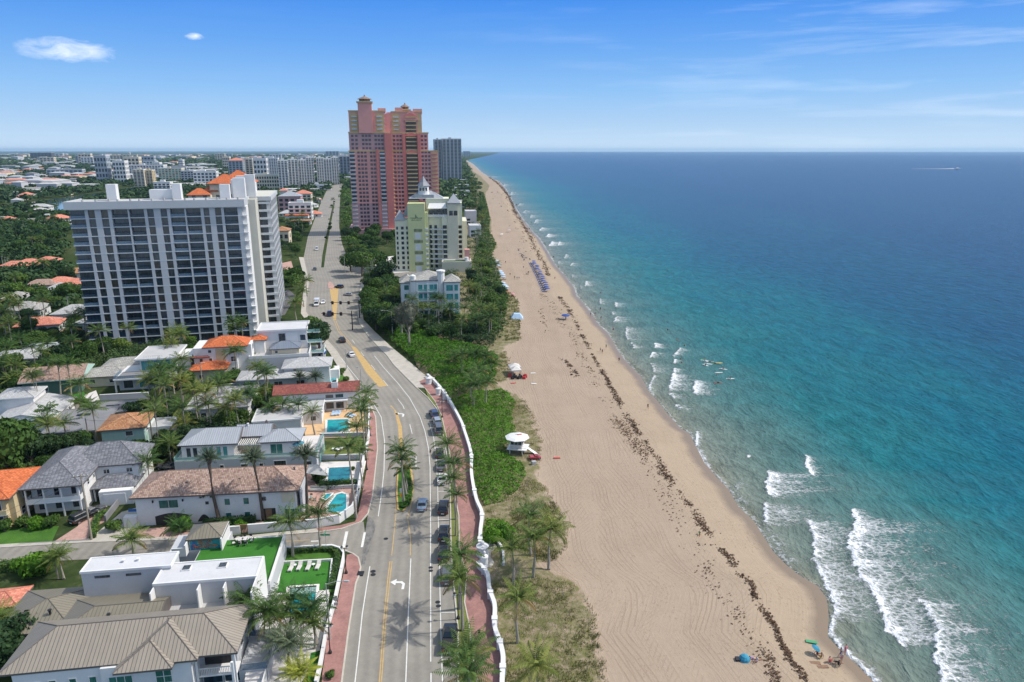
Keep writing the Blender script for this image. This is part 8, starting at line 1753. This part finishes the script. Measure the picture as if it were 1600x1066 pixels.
def body(pose, top, bottom, skin='skin_light'):
 J = []; E = []; rad = []; Z = []
 def j(p, r_, par=None, z=0):
  J.append(p); rad.append(r_)
  if par is not None: E.append((par, len(J)-1)); Z.append(z)
  return len(J)-1
 P = POSES[pose]
 pel = j(P['pelvis'], .13); wa = j(P['waist'], .12, pel, 2); ch = j(P['chest'], .15, wa, 1); nk = j(P['neck'], .055, ch, 1); hd = j(P['head'], .085, nk, 0); tp = j(P['top'], .075, hd, 3)
 hv = Vector(P['head']); f = Vector(P.get('face', (0, 1, 0))); j(tuple(hv+f*.095+Vector((0, 0, -.01))), .014, hd, 0)
 for s in (-1, 1):
  sh, el_, wr = P['arm'][0 if s < 0 else 1]
  a = j(sh, .055, ch, 1); b_ = j(el_, .042, a, 0); c = j(wr, .028, b_, 0); d_ = (Vector(wr)-Vector(el_)).normalized(); pm = j(tuple(Vector(wr)+d_*.07), .03, c, 0)
  side = d_.cross(Vector((0, 1, .2))).normalized()
  for k, fl_ in enumerate((.07, .085, .09, .075)):
   q = Vector(wr)+d_*.09+side*(.03*(k-1.5)*.9); q1 = j(tuple(q), .009, pm, 0); j(tuple(q+d_*fl_+Vector((0, .02, 0))), .008, q1, 0)
  th_ = j(tuple(Vector(wr)+d_*.04+side*.045), .011, c, 0); j(tuple(Vector(wr)+d_*.09+side*.065), .009, th_, 0)
  hp, kn, an, to = P['leg'][0 if s < 0 else 1]
  a = j(hp, .09, pel, 2); k2 = tuple((Vector(hp)*.45+Vector(kn)*.55)); m_ = j(k2, .075, a, 2); b_ = j(kn, .055, m_, 4); c = j(an, .038, b_, 4); j(to, .03, c, 5)
 return J, E, rad, Z, [skin, top, bottom, 'hair', skin, skin]
POSES = {
 'stand': dict(pelvis=(0, 0, .95), waist=(0, 0, 1.1), chest=(0, 0, 1.32), neck=(0, 0, 1.5), head=(0, .01, 1.62), top=(0, 0, 1.72), arm=(((-.19, 0, 1.42), (-.25, -.02, 1.13), (-.25, .08, .89)), ((.19, 0, 1.42), (.25, -.02, 1.13), (.25, .08, .89))),
   leg=(((-.1, 0, .9), (-.11, .02, .5), (-.12, -.01, .09), (-.13, .14, .04)), ((.1, 0, .9), (.11, .02, .5), (.12, -.01, .09), (.13, .14, .04)))),
 'walk': dict(pelvis=(0, 0, .93), waist=(0, 0, 1.08), chest=(0, .03, 1.30), neck=(0, .04, 1.48), head=(0, .06, 1.60), top=(0, .05, 1.70), arm=(((-.19, .02, 1.40), (-.24, -.14, 1.14), (-.24, -.12, .90)), ((.19, .02, 1.40), (.25, .12, 1.14), (.22, .3, .97))),
   leg=(((-.1, 0, .9), (-.11, .2, .52), (-.11, .3, .1), (-.11, .44, .06)), ((.1, 0, .9), (.11, .02, .5), (.11, -.3, .16), (.11, -.2, .05)))),
 'sit': dict(pelvis=(0, 0, .12), waist=(0, -.04, .28), chest=(0, -.06, .5), neck=(0, -.03, .68), head=(0, 0, .80), top=(0, -.01, .90), arm=(((-.19, -.05, .6), (-.27, .1, .38), (-.2, .32, .42)), ((.19, -.05, .6), (.27, -.2, .36), (.26, -.26, .1))),
   leg=(((-.1, .03, .11), (-.14, .4, .42), (-.14, .7, .08), (-.14, .84, .05)), ((.1, .03, .11), (.14, .4, .36), (.16, .76, .08), (.17, .9, .05)))),
 'prone': dict(pelvis=(0, -.1, .1), waist=(0, .08, .11), chest=(0, .3, .16), neck=(0, .46, .24), head=(0, .57, .32), top=(0, .60, .42), arm=(((-.19, .38, .17), (-.32, .6, .08), (-.3, .82, .02)), ((.19, .38, .17), (.32, .2, .06), (.36, -.02, .0))),
   leg=(((-.1, -.15, .1), (-.11, -.55, .09), (-.12, -.95, .09), (-.12, -1.1, .1)), ((.1, -.15, .1), (.11, -.55, .09), (.12, -.95, .09), (.12, -1.1, .1)))),
}
def person(px, py, pose, top, bottom, label, group, rz=0, z=0.02, skin='skin_light', sc=1.0):
 def mk():
  J, E, rad, Z, mats = body(pose, top, bottom, skin); return skin_mesh('person', J, E, rad, Z, mats)
 me = cached(('pp', pose, top, bottom, skin), mk); x, y = W(px, py, z); o = obj('person', me, None, (x, y, z), R(rz), (sc,)*3); return tag(o, label, 'person', group)
person(749, 998, 'walk', 'fabric_black', 'fabric_black', 'person in black walking on the red promenade beside the white wall', None, 180, .125)
person(672.5, 712, 'walk', 'fabric_black', 'fabric_black', 'person in dark clothes walking on the bike lane line', None, 10)
person(547, 620, 'stand', 'fabric_red', 'fabric_black', 'person in red by the white curved wall', None, 90, .1)
g = 'people by the water'; BZ = -.5
def pw(px, py, pose, a, b_, l, rz=0, z=-.35, g_=None, sk='skin_light'): person(px, py, pose, a, b_, l, g_ or 'people on the open beach', rz, z, sk)
pw(1277, 1023, 'sit', 'fabric_red', 'fabric_black', 'person sitting under the turquoise umbrella in the group by the swash', 200); pw(1283, 1028, 'sit', 'skin_dark', 'fabric_yellow', 'person sitting beside the brown mat near the turquoise umbrella', 60, sk='skin_dark')
pw(1296, 1034, 'sit', 'fabric_pink', 'fabric_red', 'person in pink sitting in the group by the water', 250); pw(1303, 1034, 'prone', 'skin_light', 'fabric_black', 'person lying between the pink dressed sitter and the dark one', 70); pw(1310, 1040, 'sit', 'fabric_black', 'fabric_black', 'person in black sitting nearest the camera in the group', 300, sk='skin_dark')
pw(1313, 1028, 'walk', 'fabric_black', 'fabric_blue', 'person in blue shorts at the foam edge', 60); pw(1320, 1024, 'stand', 'fabric_pink', 'fabric_pink', 'person in pink standing in the foam', 20); pw(1314, 1036, 'stand', 'fabric_white', 'fabric_pink', 'person in a light shirt right behind the black dressed sitter', 100)
pw(1178, 1030, 'prone', 'fabric_purple', 'skin_light', 'person in purple lying beside the blue beach shelter', 80, .03); pw(1182, 1034, 'sit', 'fabric_white', 'fabric_purple', 'person sitting by the feet of the lying sunbather', 120, .03)
pw(1093, 836, 'sit', 'fabric_green', 'fabric_yellow', 'lone sitter in green and yellow near the seaweed line', 160, -.05)
for px, py, a, l in [(967, 566, 'fabric_black', 'dark dressed walker on the wet sand edge'), (947, 545, 'fabric_green', 'walker in green south of the three bathers'), (938, 550, 'fabric_white', 'first of two walkers beside the weed line, in white'), (941, 553, 'fabric_black', 'second of two walkers beside the weed line, in black'), (1012, 640, 'fabric_black', 'dark walker at the edge of the swash, alone')]: pw(px, py, 'walk', a, 'fabric_black', l, 190)
for px, py, a, l in [(923, 494, 'fabric_black', 'bather at the water edge with two others, on the sand'), (929.5, 494, 'fabric_blue', 'bather ankle deep beside the one on the sand'), (939, 500, 'fabric_black', 'bather knee deep, seaward of the pair'), (958, 518, 'fabric_red', 'bather in red in the lacy surf'), (872, 420, 'fabric_black', 'dark bather at the swash level with the lounger row'), (867, 437, 'fabric_red', 'person crouched on the wet sand beyond the lounger row')]: pw(px, py, 'stand', a, 'fabric_black', l, 30, -.75)
for px, py, a, l in [(790, 412, 'fabric_black', 'person standing alone on the upper sand near the trees'), (797, 431, 'fabric_black', 'person on the upper sand left of the three friends'), (804, 436, 'fabric_black', 'first of three friends on the upper sand, dark dressed'), (808, 436.5, 'fabric_white', 'middle of three friends on the upper sand'), (811, 436.5, 'fabric_white', 'last of three friends on the upper sand, by the loungers'), (818, 420, 'fabric_pink', 'person in pink beside the lounger row head'), (884, 501, 'fabric_black', 'person under the bright blue umbrella'), (938, 486, 'fabric_black', 'person far up the wet sand')]: pw(px, py, 'stand', a, 'fabric_black', l, 0, .0)
g = 'bathers in the sea'
for i, (px, py, l) in enumerate([(1043, 520, 'lone bather farthest out north of the surfers'), (1058, 536, 'bather beside a friend above the small breakers'), (1061, 538, 'bather in pink next to a friend above the small breakers'), (1069, 545, 'bather just beyond the triangular breaker'), (1063, 566, 'bather with dark hair at the small white breaker'), (1065, 572, 'bather in red close to the small white breaker'), (1119, 592, 'bather standing behind the red board'), (927, 408, 'far bather off the lounger row'), (938, 461, 'bather in the first surf line off the lounger row'), (1043, 424, 'far lone bather in deep blue water') ]):
 person(px, py, 'stand', ('fabric_black', 'skin_light', 'fabric_red')[i % 3], 'fabric_black', l, g, 40*i, SEA-.95)
def board(px, py, rz, mat, rider, label, rl=None, L=2.6):
 x, y = W(px, py, SEA); o = MB(); n = 9; prof = [(.02, 0), (.2, .12), (.28, .35), (.3, .55), (.26, .8), (.12, .97), (.02, 1)]
 rg = [[(-w_, (t_-.5)*L, .0), (w_, (t_-.5)*L, 0), (w_*.9, (t_-.5)*L, .07+.12*max(0, t_-.7)), (-w_*.9, (t_-.5)*L, .07+.12*max(0, t_-.7))] for w_, t_ in prof]; o.loft(rg)
 t = tag(o.build('surfboard', mat, None, (x, y, SEA+.02), R(rz)), label, 'surfboard', 'boards of the surf class')
 if rider: pr = person(px, py, rider, 'fabric_black', 'fabric_black', rl, 'riders of the surf class', rz, SEA+.1)
for i, (px, py, rz, mt, rd, l, rl) in enumerate([(1098, 562, 95, 'fabric_green', None, 'green board westmost in the surf class', None), (1101, 563.5, 80, 'board_white', 'sit', 'white board beside the green one', 'rider on the white board by the green one'), (1109, 565.5, 95, 'board_white', 'prone', 'white board northmost in the surf class', 'rider lying on the northmost white board'), (1107, 569, 70, 'board_white', None, 'white board just behind the tilted one', None), (1102.5, 571, 30, 'board_white', 'sit', 'tilted white board in front of the class', 'rider on the tilted white board'),
   (1117, 568, 95, 'fabric_green', 'prone', 'green board in the middle of the surf class', 'rider on the middle green board'), (1123, 567.5, 90, 'fabric_yellow', None, 'yellowish board east of the green one', None), (1130, 577, 60, 'board_white', 'sit', 'white board east of the class, turned away', 'rider on the turned away white board'), (1123, 582.5, 95, 'pool_coping', None, 'pale board flat on the water below the class', None), (1122, 598, 92, 'fabric_red', 'prone', 'red board nearest the shore breakers', 'rider on the red board'), (1141, 592, 92, 'board_white', 'sit', 'white board farthest east of the class', 'rider in white at the east end of the class')]):
 board(px, py, rz, mt, rd, l, rl)
def umbrella(px, py, mat, label, g, h=2.1, r=1.25, z=.0, cat='umbrella', tilt=.12):
 x, y = W(px, py, z)
 def mp(): m = MB(); m.cyl(0, 0, -.2, 1, .03, n=6); return m.mesh('pole', 'white_trim')
 def mc(): m = MB(); m.lathe(0, 0, [(1.0, -.02), (.99, .0), (.62, .2), (.04, .34)], 10); return m.mesh('canopy', mat)
 t = thing('beach_umbrella', label, cat, (x, y, z), random.uniform(0, 3), g); t.rotation_euler = (tilt, 0, random.uniform(0, 6)); obj('pole', cached('ump', mp), t, sc=(1, 1, h)); obj('canopy', cached(('umc', mat), mc), t, (0, 0, h-.45), sc=(r, r, 1.2))
def lounger(px, py, mat, label, g, rz=0, z=0.02):
 x, y = W(px, py, z)
 def mb_(): m = MB(); m.rbox(-.32, .32, -.9, .45, .3, .4); m.loft([[(-.32, .45, .3), (.32, .45, .3), (.32, .45, .4), (-.32, .45, .4)], [(-.32, 1.0, .72), (.32, 1.0, .72), (.32, .95, .8), (-.32, .95, .8)]]); return m.mesh('cushion', mat)
 def mf(): m = MB(); [m.box(a-.03, a+.03, b_-.03, b_+.03, 0, .3) for a in (-.28, .28) for b_ in (-.8, .35)]; m.box(-.34, .34, -.92, .5, .26, .3); return m.mesh('frame', 'white_trim')
 t = thing('sun_lounger', label, 'sun lounger', (x, y, z), R(rz), g); obj('cushion', cached(('lc', mat), mb_), t); obj('frame', cached('lf', mf), t)
rb = random.Random(9)
P = [Vector(W(834, 412)), Vector(W(845, 432)), Vector(W(856, 456))]
for k in range(17):
 t_ = k/16*2; a = P[0].lerp(P[1], t_) if t_ < 1 else P[1].lerp(P[2], t_-1)
 def inv(x, y, z=0):
  d_ = (CAMH-z); fw = y; # forward plane projection
  zc = fw*CT+d_*ST; return 800+FPX*x/zc, 533+FPX*((d_*CT-fw*ST))/zc
 px, py = inv(a.x+rb.uniform(-.5, .5), a.y+rb.uniform(-.8, .8)); umbrella(px, py, 'fabric_blue', 'deep blue umbrella in the long double row of beach loungers', 'deep blue umbrellas over the lounger row', 2.0, 1.35, tilt=.05)
 for dx in (-2.2, -1.1): px, py = inv(a.x+dx, a.y-.6); lounger(px, py, 'fabric_blue', 'blue lounger beside the row of deep blue umbrellas', 'blue loungers in the long row', 70)
for k, (px, py) in enumerate([(776, 411), (778, 414), (781, 427), (783, 430), (785, 433), (786, 437), (785, 446), (788, 450), (790, 452), (779, 418)]):
 umbrella(px, py, 'fabric_pale', 'pale blue umbrella at the edge of the green belt', 'pale blue umbrellas at the edge of the green belt', 1.9, 1.5)
 lounger(px+2.5, py+.5, 'fabric_black' if k % 2 else 'fabric_pale', 'lounger on the sand beside the pale blue umbrellas', 'loungers beside the pale blue umbrellas', rb.uniform(50, 90))
for k, (px, py) in enumerate([(811, 390), (810.5, 392), (813, 397), (816, 399), (818, 400), (815, 401), (817, 403), (821, 404), (819, 407), (828, 406), (822, 403), (826, 426), (824, 429)]):
 lounger(px, py, 'fabric_black', 'dark folded lounger on the sand past the blue row', 'dark loungers beyond the blue row', rb.uniform(0, 180))
umbrella(883.5, 499, 'fabric_blue', 'bright blue umbrella alone near the seaweed line', None, 2.1, 1.7, cat='umbrella'); umbrella(1269, 1020, 'fabric_teal', 'turquoise umbrella in the group by the swash', None, 1.3, .62, z=-.3, tilt=.5)
umbrella(793, 461, 'fabric_red', 'red umbrella south of the pale blue ones', 'coloured umbrellas near the blue tent', 1.7, 1.2); umbrella(801, 463.5, 'fabric_pink', 'pink umbrella beside the red one', 'coloured umbrellas near the blue tent', 1.6, 1.1)
umbrella(795.5, 363, 'fabric_white', 'white umbrella on the far sand beside a dark pile', None, 2.2, 1.8); umbrella(784, 369, 'board_white', 'small white umbrella on the far sand', None, 2, 1.3)
for px, py, mt, l in [(1273, 1034, 'wood_brown', 'brown beach mat in the group by the swash'), (1286, 1040, 'wood_brown', 'second brown mat south of the turquoise umbrella'), (1268, 1001, 'fabric_green', 'green float lying north of the swash group'), (870, 716, 'fabric_red', 'small red thing dropped on the raked sand'), (834, 600, 'board_white', 'white surfboard lying near the canopies, lower'), (833, 583.5, 'board_white', 'white surfboard lying near the canopies, upper'), (802, 599, 'fabric_red', 'red towel below the white canopies')]:
 x, y = W(px, py, -.2 if px > 1200 else 0); m = MB(); m.rbox(-.75, .75, -.28, .28, .0, .09, .03); tag(m.build('beach_mat' if 'board' not in l else 'lying_surfboard', mt, None, (x, y, (-.42 if px > 1200 else .04)), R(rb.uniform(-20, 20))), l, 'beach thing')
x, y = W(1163, 1031); t = thing('beach_shelter', 'blue dome beach shelter on the raked sand near the lower edge', 'beach shelter', (x, y, 0)); m = MB(); m.lathe(0, 0, [(.75, 0), (.68, .35), (.45, .65), (.04, .8)], 10); m.build('dome', 'fabric_teal', t); m = MB(); m.box(-1.2, -.7, -.4, .3, .0, .3); m.build('bag', 'fabric_black', t)
x, y = W(807.5, 497); t = thing('sun_tent', 'pale blue sun tent at the edge of the beach grass', 'tent', (x, y, 0)); m = MB(); m.loft([[(-2.6, -2.6, 0), (2.6, -2.6, 0), (2.6, 2.6, 0), (-2.6, 2.6, 0)], [(-1.2, -1.2, 1.9), (1.2, -1.2, 1.9), (1.2, 1.2, 1.9), (-1.2, 1.2, 1.9)]]); m.build('canopy', 'fabric_pale', t)
def canopy(px, py, w_, label, z=0):
 x, y = W(px, py); t = thing('canopy_tent', label, 'canopy', (x, y, z), R(10), 'white canopies with dark gear'); m = MB(); m.hip(-w_/2, w_/2, -w_/2, w_/2, 2.3, .9, 0, None, .3, w_/2); m.build('cover', 'fabric_white', t)
 for a in (-1, 1):
  for c in (-1, 1): m = MB(); m.cyl(a*(w_/2-.1), c*(w_/2-.1), 0, 2.2, .04, n=6); m.build('leg', 'dark_metal', t)
canopy(803.5, 583, 3.4, 'white canopy at the sand edge, taller of the pair'); canopy(805.5, 588, 3.0, 'white canopy standing nearer the dark gear')
for i, (dx, dy) in enumerate([(-1.6, -4.2), (0, -4.6), (1.6, -4.4), (3, -4.3), (1, -5.6), (-.8, -5.8), (2.6, -5.6)]):
 x, y = W(805, 583); m = MB(); m.rbox(-.5, .5, -.4, .4, 0, .7); m.rbox(-.4, .4, .2, .45, .7, 1.2); tag(m.build('folding_chair', 'fabric_black' if i % 3 else 'fabric_red', None, (x+dx, y+dy, .03), i), 'dark folded chair in the gear pile below the white canopies' if i % 3 else 'red chair in the gear pile below the white canopies', 'chair', 'gear below the white canopies')
x, y = W(808, 708); t = thing('lifeguard_tower', 'white lifeguard tower with flat eight sided roof between thicket and sand', 'lifeguard tower', (x, y, 0), R(-12))
m = MB(); m.rbox(-1.3, 1.3, -1.2, 1.3, 1.5, 3.7); m.build('cabin', 'fabric_white', t); m = MB(); m.lathe(0, 0, [(2.7, 3.7), (2.75, 3.85), (1.9, 4.15), (.1, 4.45)], 8); m.build('roof', 'white_trim', t); m = MB(); m.box(-2.0, 2.4, -1.7, 2.0, 1.35, 1.5); m.build('deck', 'white_trim', t)
for a in (-1, 1):
 for c in (-1, 1): m = MB(); m.box(a*1.4-.1, a*1.4+.1, c*1.2-.1, c*1.2+.1, 0, 1.35); m.build('leg', 'white_trim', t)
for u in (-.85, .0, .85): m = MB(); m.box(u-.34, u+.34, -1.27, -1.19, 2.5, 3.3); m.build('window', 'glass_dark', t)
m = MB(); m.box(1.29, 1.36, -.8, .8, 2.5, 3.3); m.build('window', 'glass_dark', t)
m = MB(); [m.box(-2, 2.4, -1.72, -1.66, 1.5+h_, 1.56+h_) for h_ in (.45, .85)]; m.build('railing', 'white_trim', t); m = MB(); m.loft([[(2.4, -.5, 1.4), (2.4, .5, 1.4), (2.4, .5, 1.5), (2.4, -.5, 1.5)], [(4.6, -.5, 0), (4.6, .5, 0), (4.6, .5, .1), (4.6, -.5, .1)]]); m.build('ramp', 'white_trim', t); m = MB(); m.tube([(-.5, .2, 4.3), (.3, -.2, 4.5), (.9, .5, 4.4)], .12, 5); m.build('roof_gear', 'fabric_red', t)
car(836, 718, -80, 'buggy', 'car_red', 'red beach buggy parked below the lifeguard tower', None, 'beach_buggy', 'buggy', .05)
x, y = W(834, 726); m = MB(); m.rbox(-.5, .5, -.4, .4, 0, .8); tag(m.build('equipment_box', 'pole_grey', None, (x, y, .03), .4), 'small grey box on the sand south of the red buggy', 'box')
for i, (px, py) in enumerate([(780, 940), (872, 912), (880, 934), (890, 964), (917, 1050), (841, 745), (823, 760), (822, 717), (816, 712)]):
 x, y = W(px, py); m = MB(); m.cyl(0, 0, -.1, 1.0, .05, .04, 6); tag(m.build('dune_post', 'pole_wood', None, (x, y, .0)), 'short wooden marker post in the dune grass %s' % ('near the white wall', 'at the sand gap', 'below the sand gap', 'in the middle of the near dunes', 'near the lower edge', 'on the bare patch', 'beside the four palms', 'below the lifeguard tower ramp', 'at the lifeguard tower legs')[i], 'post', 'wooden posts in the dune grass')
def boat(px, py, L, label):
 x, y = W(px, py, SEA); t = thing('motor_boat', label, 'boat', (x, y, SEA), R(-80), None); m = MB(); m.loft([[(-L*.12, -L/2, .0), (L*.12, -L/2, 0), (L*.15, -L/2, L*.12), (-L*.15, -L/2, L*.12)], [(-L*.12, 0, 0), (L*.12, 0, 0), (L*.17, 0, L*.14), (-L*.17, 0, L*.14)], [(-.1, L/2, L*.06), (.1, L/2, L*.06), (.15, L*.52, L*.17), (-.15, L*.52, L*.17)]]); m.build('hull', 'white_trim', t); m = MB(); m.rbox(-L*.1, L*.1, -L*.2, L*.12, L*.13, L*.3); m.build('cabin', 'white_trim', t); m = MB(); m.box(-L*.09, L*.09, L*.121, L*.13, L*.18, L*.26); m.build('windscreen', 'glass_dark', t)
boat(1496, 264.5, 22, 'white motor boat with a long wake near the horizon')
x, y = W(1494, 264, SEA); V_ = [(x-5, y-4, SEA+.5), (x-5, y+4, SEA+.5), (x-420, y+30, SEA+.5), (x-420, y-10, SEA+.5)]; m = MB(); m.loft([[(x-8, y-3, SEA+.25), (x-8, y+3, SEA+.25), (x-8, y, SEA+1.6)], [(x-60, y-8, SEA+.25), (x-60, y+5, SEA+.25), (x-60, y-2, SEA+.8)], [(x-165, y-8, SEA+.22), (x-165, y-4, SEA+.22), (x-165, y-6, SEA+.35)]]); stuff(m.build('boat_wake', 'fabric_white'), 'white foam wake trailing the motor boat', 'foam')
def chaise(px, py, label, z=.2): 
 lounger(px, py, 'fabric_white', label, 'white chaises on the turf by the pool', 0, z)
for i, (px, py) in enumerate([(455, 889.5), (468, 888), (482, 888), (497, 886.5)]): chaise(px, py, ['first chaise on the turf, beside the lounge corner', 'second chaise on the turf, right of a side table', 'third chaise on the turf, left of a side table', 'fourth chaise on the turf, nearest the outer wall'][i])
for i, (px, py) in enumerate([(461, 886), (490, 885)]):
 x, y = W(px, py, .2); t = thing('side_table', 'round white side table between the %s pair of chaises' % ('first', 'second')[i], 'side table', (x, y, .18), 0, 'side tables on the turf'); m = MB(); m.cyl(0, 0, .4, .46, .3, n=12); m.build('top', 'white_trim', t); m = MB(); m.cyl(0, 0, 0, .4, .05, n=6); m.build('leg', 'white_trim', t)
def table(px, py, z, label, n=6, r=1.0, mat='fabric_white', cm='fabric_black'):
 x, y = W(px, py, z); t = thing('round_table', label, 'table', (x, y, z)); m = MB(); m.cyl(0, 0, .7, .76, r*.6, n=14); m.build('top', mat, t); m = MB(); m.cyl(0, 0, 0, .7, .07, n=6); m.build('leg', 'dark_metal', t)
 for k in range(n):
  a = 6.283*k/n; q = thing('chair', 'chair around the '+label.replace('round ', '')[:60].rsplit(' on', 1)[0]+' set', 'chair', (x+r*math.cos(a), y+r*math.sin(a), z), a+math.pi/2, 'chairs of the '+label.split(' on')[0][:30])
  m = MB(); m.rbox(-.25, .25, -.25, .25, .38, .46); m.build('seat', mat, q); m = MB(); m.rbox(-.25, .25, -.3, -.24, .46, .85, .02); m.build('backrest', cm, q)
  for u in (-.2, .2):
   for v in (-.2, .2): m = MB(); m.box(u-.02, u+.02, v-.02, v+.02, 0, .38); m.build('leg', 'dark_metal', q)
table(375, 848.5, 3.5, 'round white table with dark chairs on the raised turf, west', 5, 1.0); table(384.5, 847.5, 3.5, 'round white table with dark chairs on the raised turf, east', 5, 1.0)
table(426, 875, .1, 'round fire table on the narrow lounge terrace', 4, 1.1, 'deck_white', 'fabric_black'); table(440, 958, .1, 'round table under the patio palms', 5, 1.1, 'fabric_white', 'dark_metal')
table(484, 782, .1, 'round glass table on the pink brick pool deck', 4, 1.0, 'pole_grey', 'wood_brown')
x, y = W(467, 706, 3.4); t = thing('terrace_umbrella', 'teal umbrella with dark seats on the roof terrace of the glass railed house', 'umbrella', (x, y, 3.35)); m = MB(); m.cyl(0, 0, 0, 2.4, .04, n=6); m.build('pole', 'dark_metal', t); m = MB(); m.lathe(0, 0, [(1.3, 2.0), (.7, 2.4), (.05, 2.6)], 8); m.build('canopy', 'fabric_teal', t)
for i, (px, py) in enumerate([(460, 690), (464, 692), (470, 690)]): lounger(px, py+20, 'fabric_black', 'black chaise on the roof terrace beside the teal umbrella', 'black chaises on the roof terrace', 20*i, 3.36)
for i, (px, py) in enumerate([(520, 648.5), (525, 648), (530, 647.5)]): lounger(px, py, 'fabric_pale', 'pale blue chaise at the north edge of the orange deck', 'pale blue chaises on the orange deck', 0, .1)
for i, (px, py) in enumerate([(547, 652), (551, 650), (545, 664)]): lounger(px, py, 'fabric_pale' if i < 2 else 'fabric_black', 'pale blue chaise under the sidewalk palms' if i < 2 else 'dark chaise beside the turquoise pool corner', 'chaises under the sidewalk palms', 60, .1)
for i, (px, py) in enumerate([(527, 704), (533, 703)]):
 x, y = W(px, py); t = thing('picnic_set', 'white curved bench on the dry lawn, %s' % ('west piece', 'east piece')[i], 'bench', (x, y, .06), i, 'white benches on the dry lawn'); m = MB(); m.rbox(-1.2, 1.2, -.3, .3, .35, .5); m.build('seat', 'board_white', t); m = MB(); m.box(-1, -.8, -.25, .25, 0, .35); m.box(.8, 1, -.25, .25, 0, .35); m.build('legs', 'board_white', t)
x, y = W(493, 750); t = thing('shade_sail', 'grey shade sail between the tiled villa and the deep blue pool', 'shade sail', (x, y, 0)); m = MB(); m.loft([[(-5.5, -1.5, 2.8), (3.5, -3, 2.3), (3.5, -3, 2.34), (-5.5, -1.5, 2.84)], [(-4.5, 1.6, 2.4), (.5, .6, 3.2), (.5, .6, 3.24), (-4.5, 1.6, 2.44)]]); m.build('canvas', 'pole_grey', t)
for a, c in ((-5.5, -1.5), (3.5, -3), (-4.5, 1.6), (.5, .6)): m = MB(); m.cyl(a, c, 0, 2.5, .05, n=6); m.build('post', 'pole_grey', t)
x, y = W(497, 768); t = thing('outdoor_sofa', 'grey outdoor sofa below the shade sail', 'sofa', (x, y, .1)); m = MB(); m.rbox(-1.6, 1.6, -.4, .4, .1, .5); m.build('seat', 'pole_grey', t); m = MB(); m.rbox(-1.6, 1.6, .3, .5, .5, .9); m.build('backrest', 'pole_grey', t)
x, y = W(499, 559); t = thing('inflatable_slide', 'blue inflatable pool float behind the white hip roof', 'inflatable', (x, y, .3)); m = MB(); m.rbox(-2.2, 2.2, -1.3, 1.3, 1.2, 2.0, .3); m.build('body', 'fabric_blue', t); m = MB(); [m.rbox(-1.5+k, -.8+k, -1, 1, 2.0, 2.3, .15) for k in range(4)]; m.build('ridges', 'fabric_pale', t); m = MB(); m.box(-1.8, 1.8, -1, 1, -.3, 1.2); m.build('base', 'white_trim', t)
x, y = W(381, 833); t = thing('garden_gate', 'dark wooden garden gate in the white side street wall', 'gate', (x, y, 0), R(7)); m = MB(); [m.box(-1.1+.24*k, -.95+.24*k, -.06, .06, .1, 1.5) for k in range(10)]; m.build('slats', 'wood_brown', t); m = MB(); m.box(-1.3, 1.3, -.1, .1, 1.5, 1.65); m.build('top_beam', 'wood_brown', t)
x, y = W(441, 856.5); t = thing('statue', 'dark small sculpture on the wall end beside the lounge terrace', 'sculpture', (x-1.4, y-1.2, 0)); m = MB(); m.box(-.3, .3, -.3, .3, 0, 1.6); m.build('plinth', 'white_trim', t); m = MB(); m.lathe(0, 0, [(.2, 1.6), (.35, 1.9), (.15, 2.3), (.25, 2.5), (.05, 2.7)], 8); m.build('figure', 'dark_metal', t)
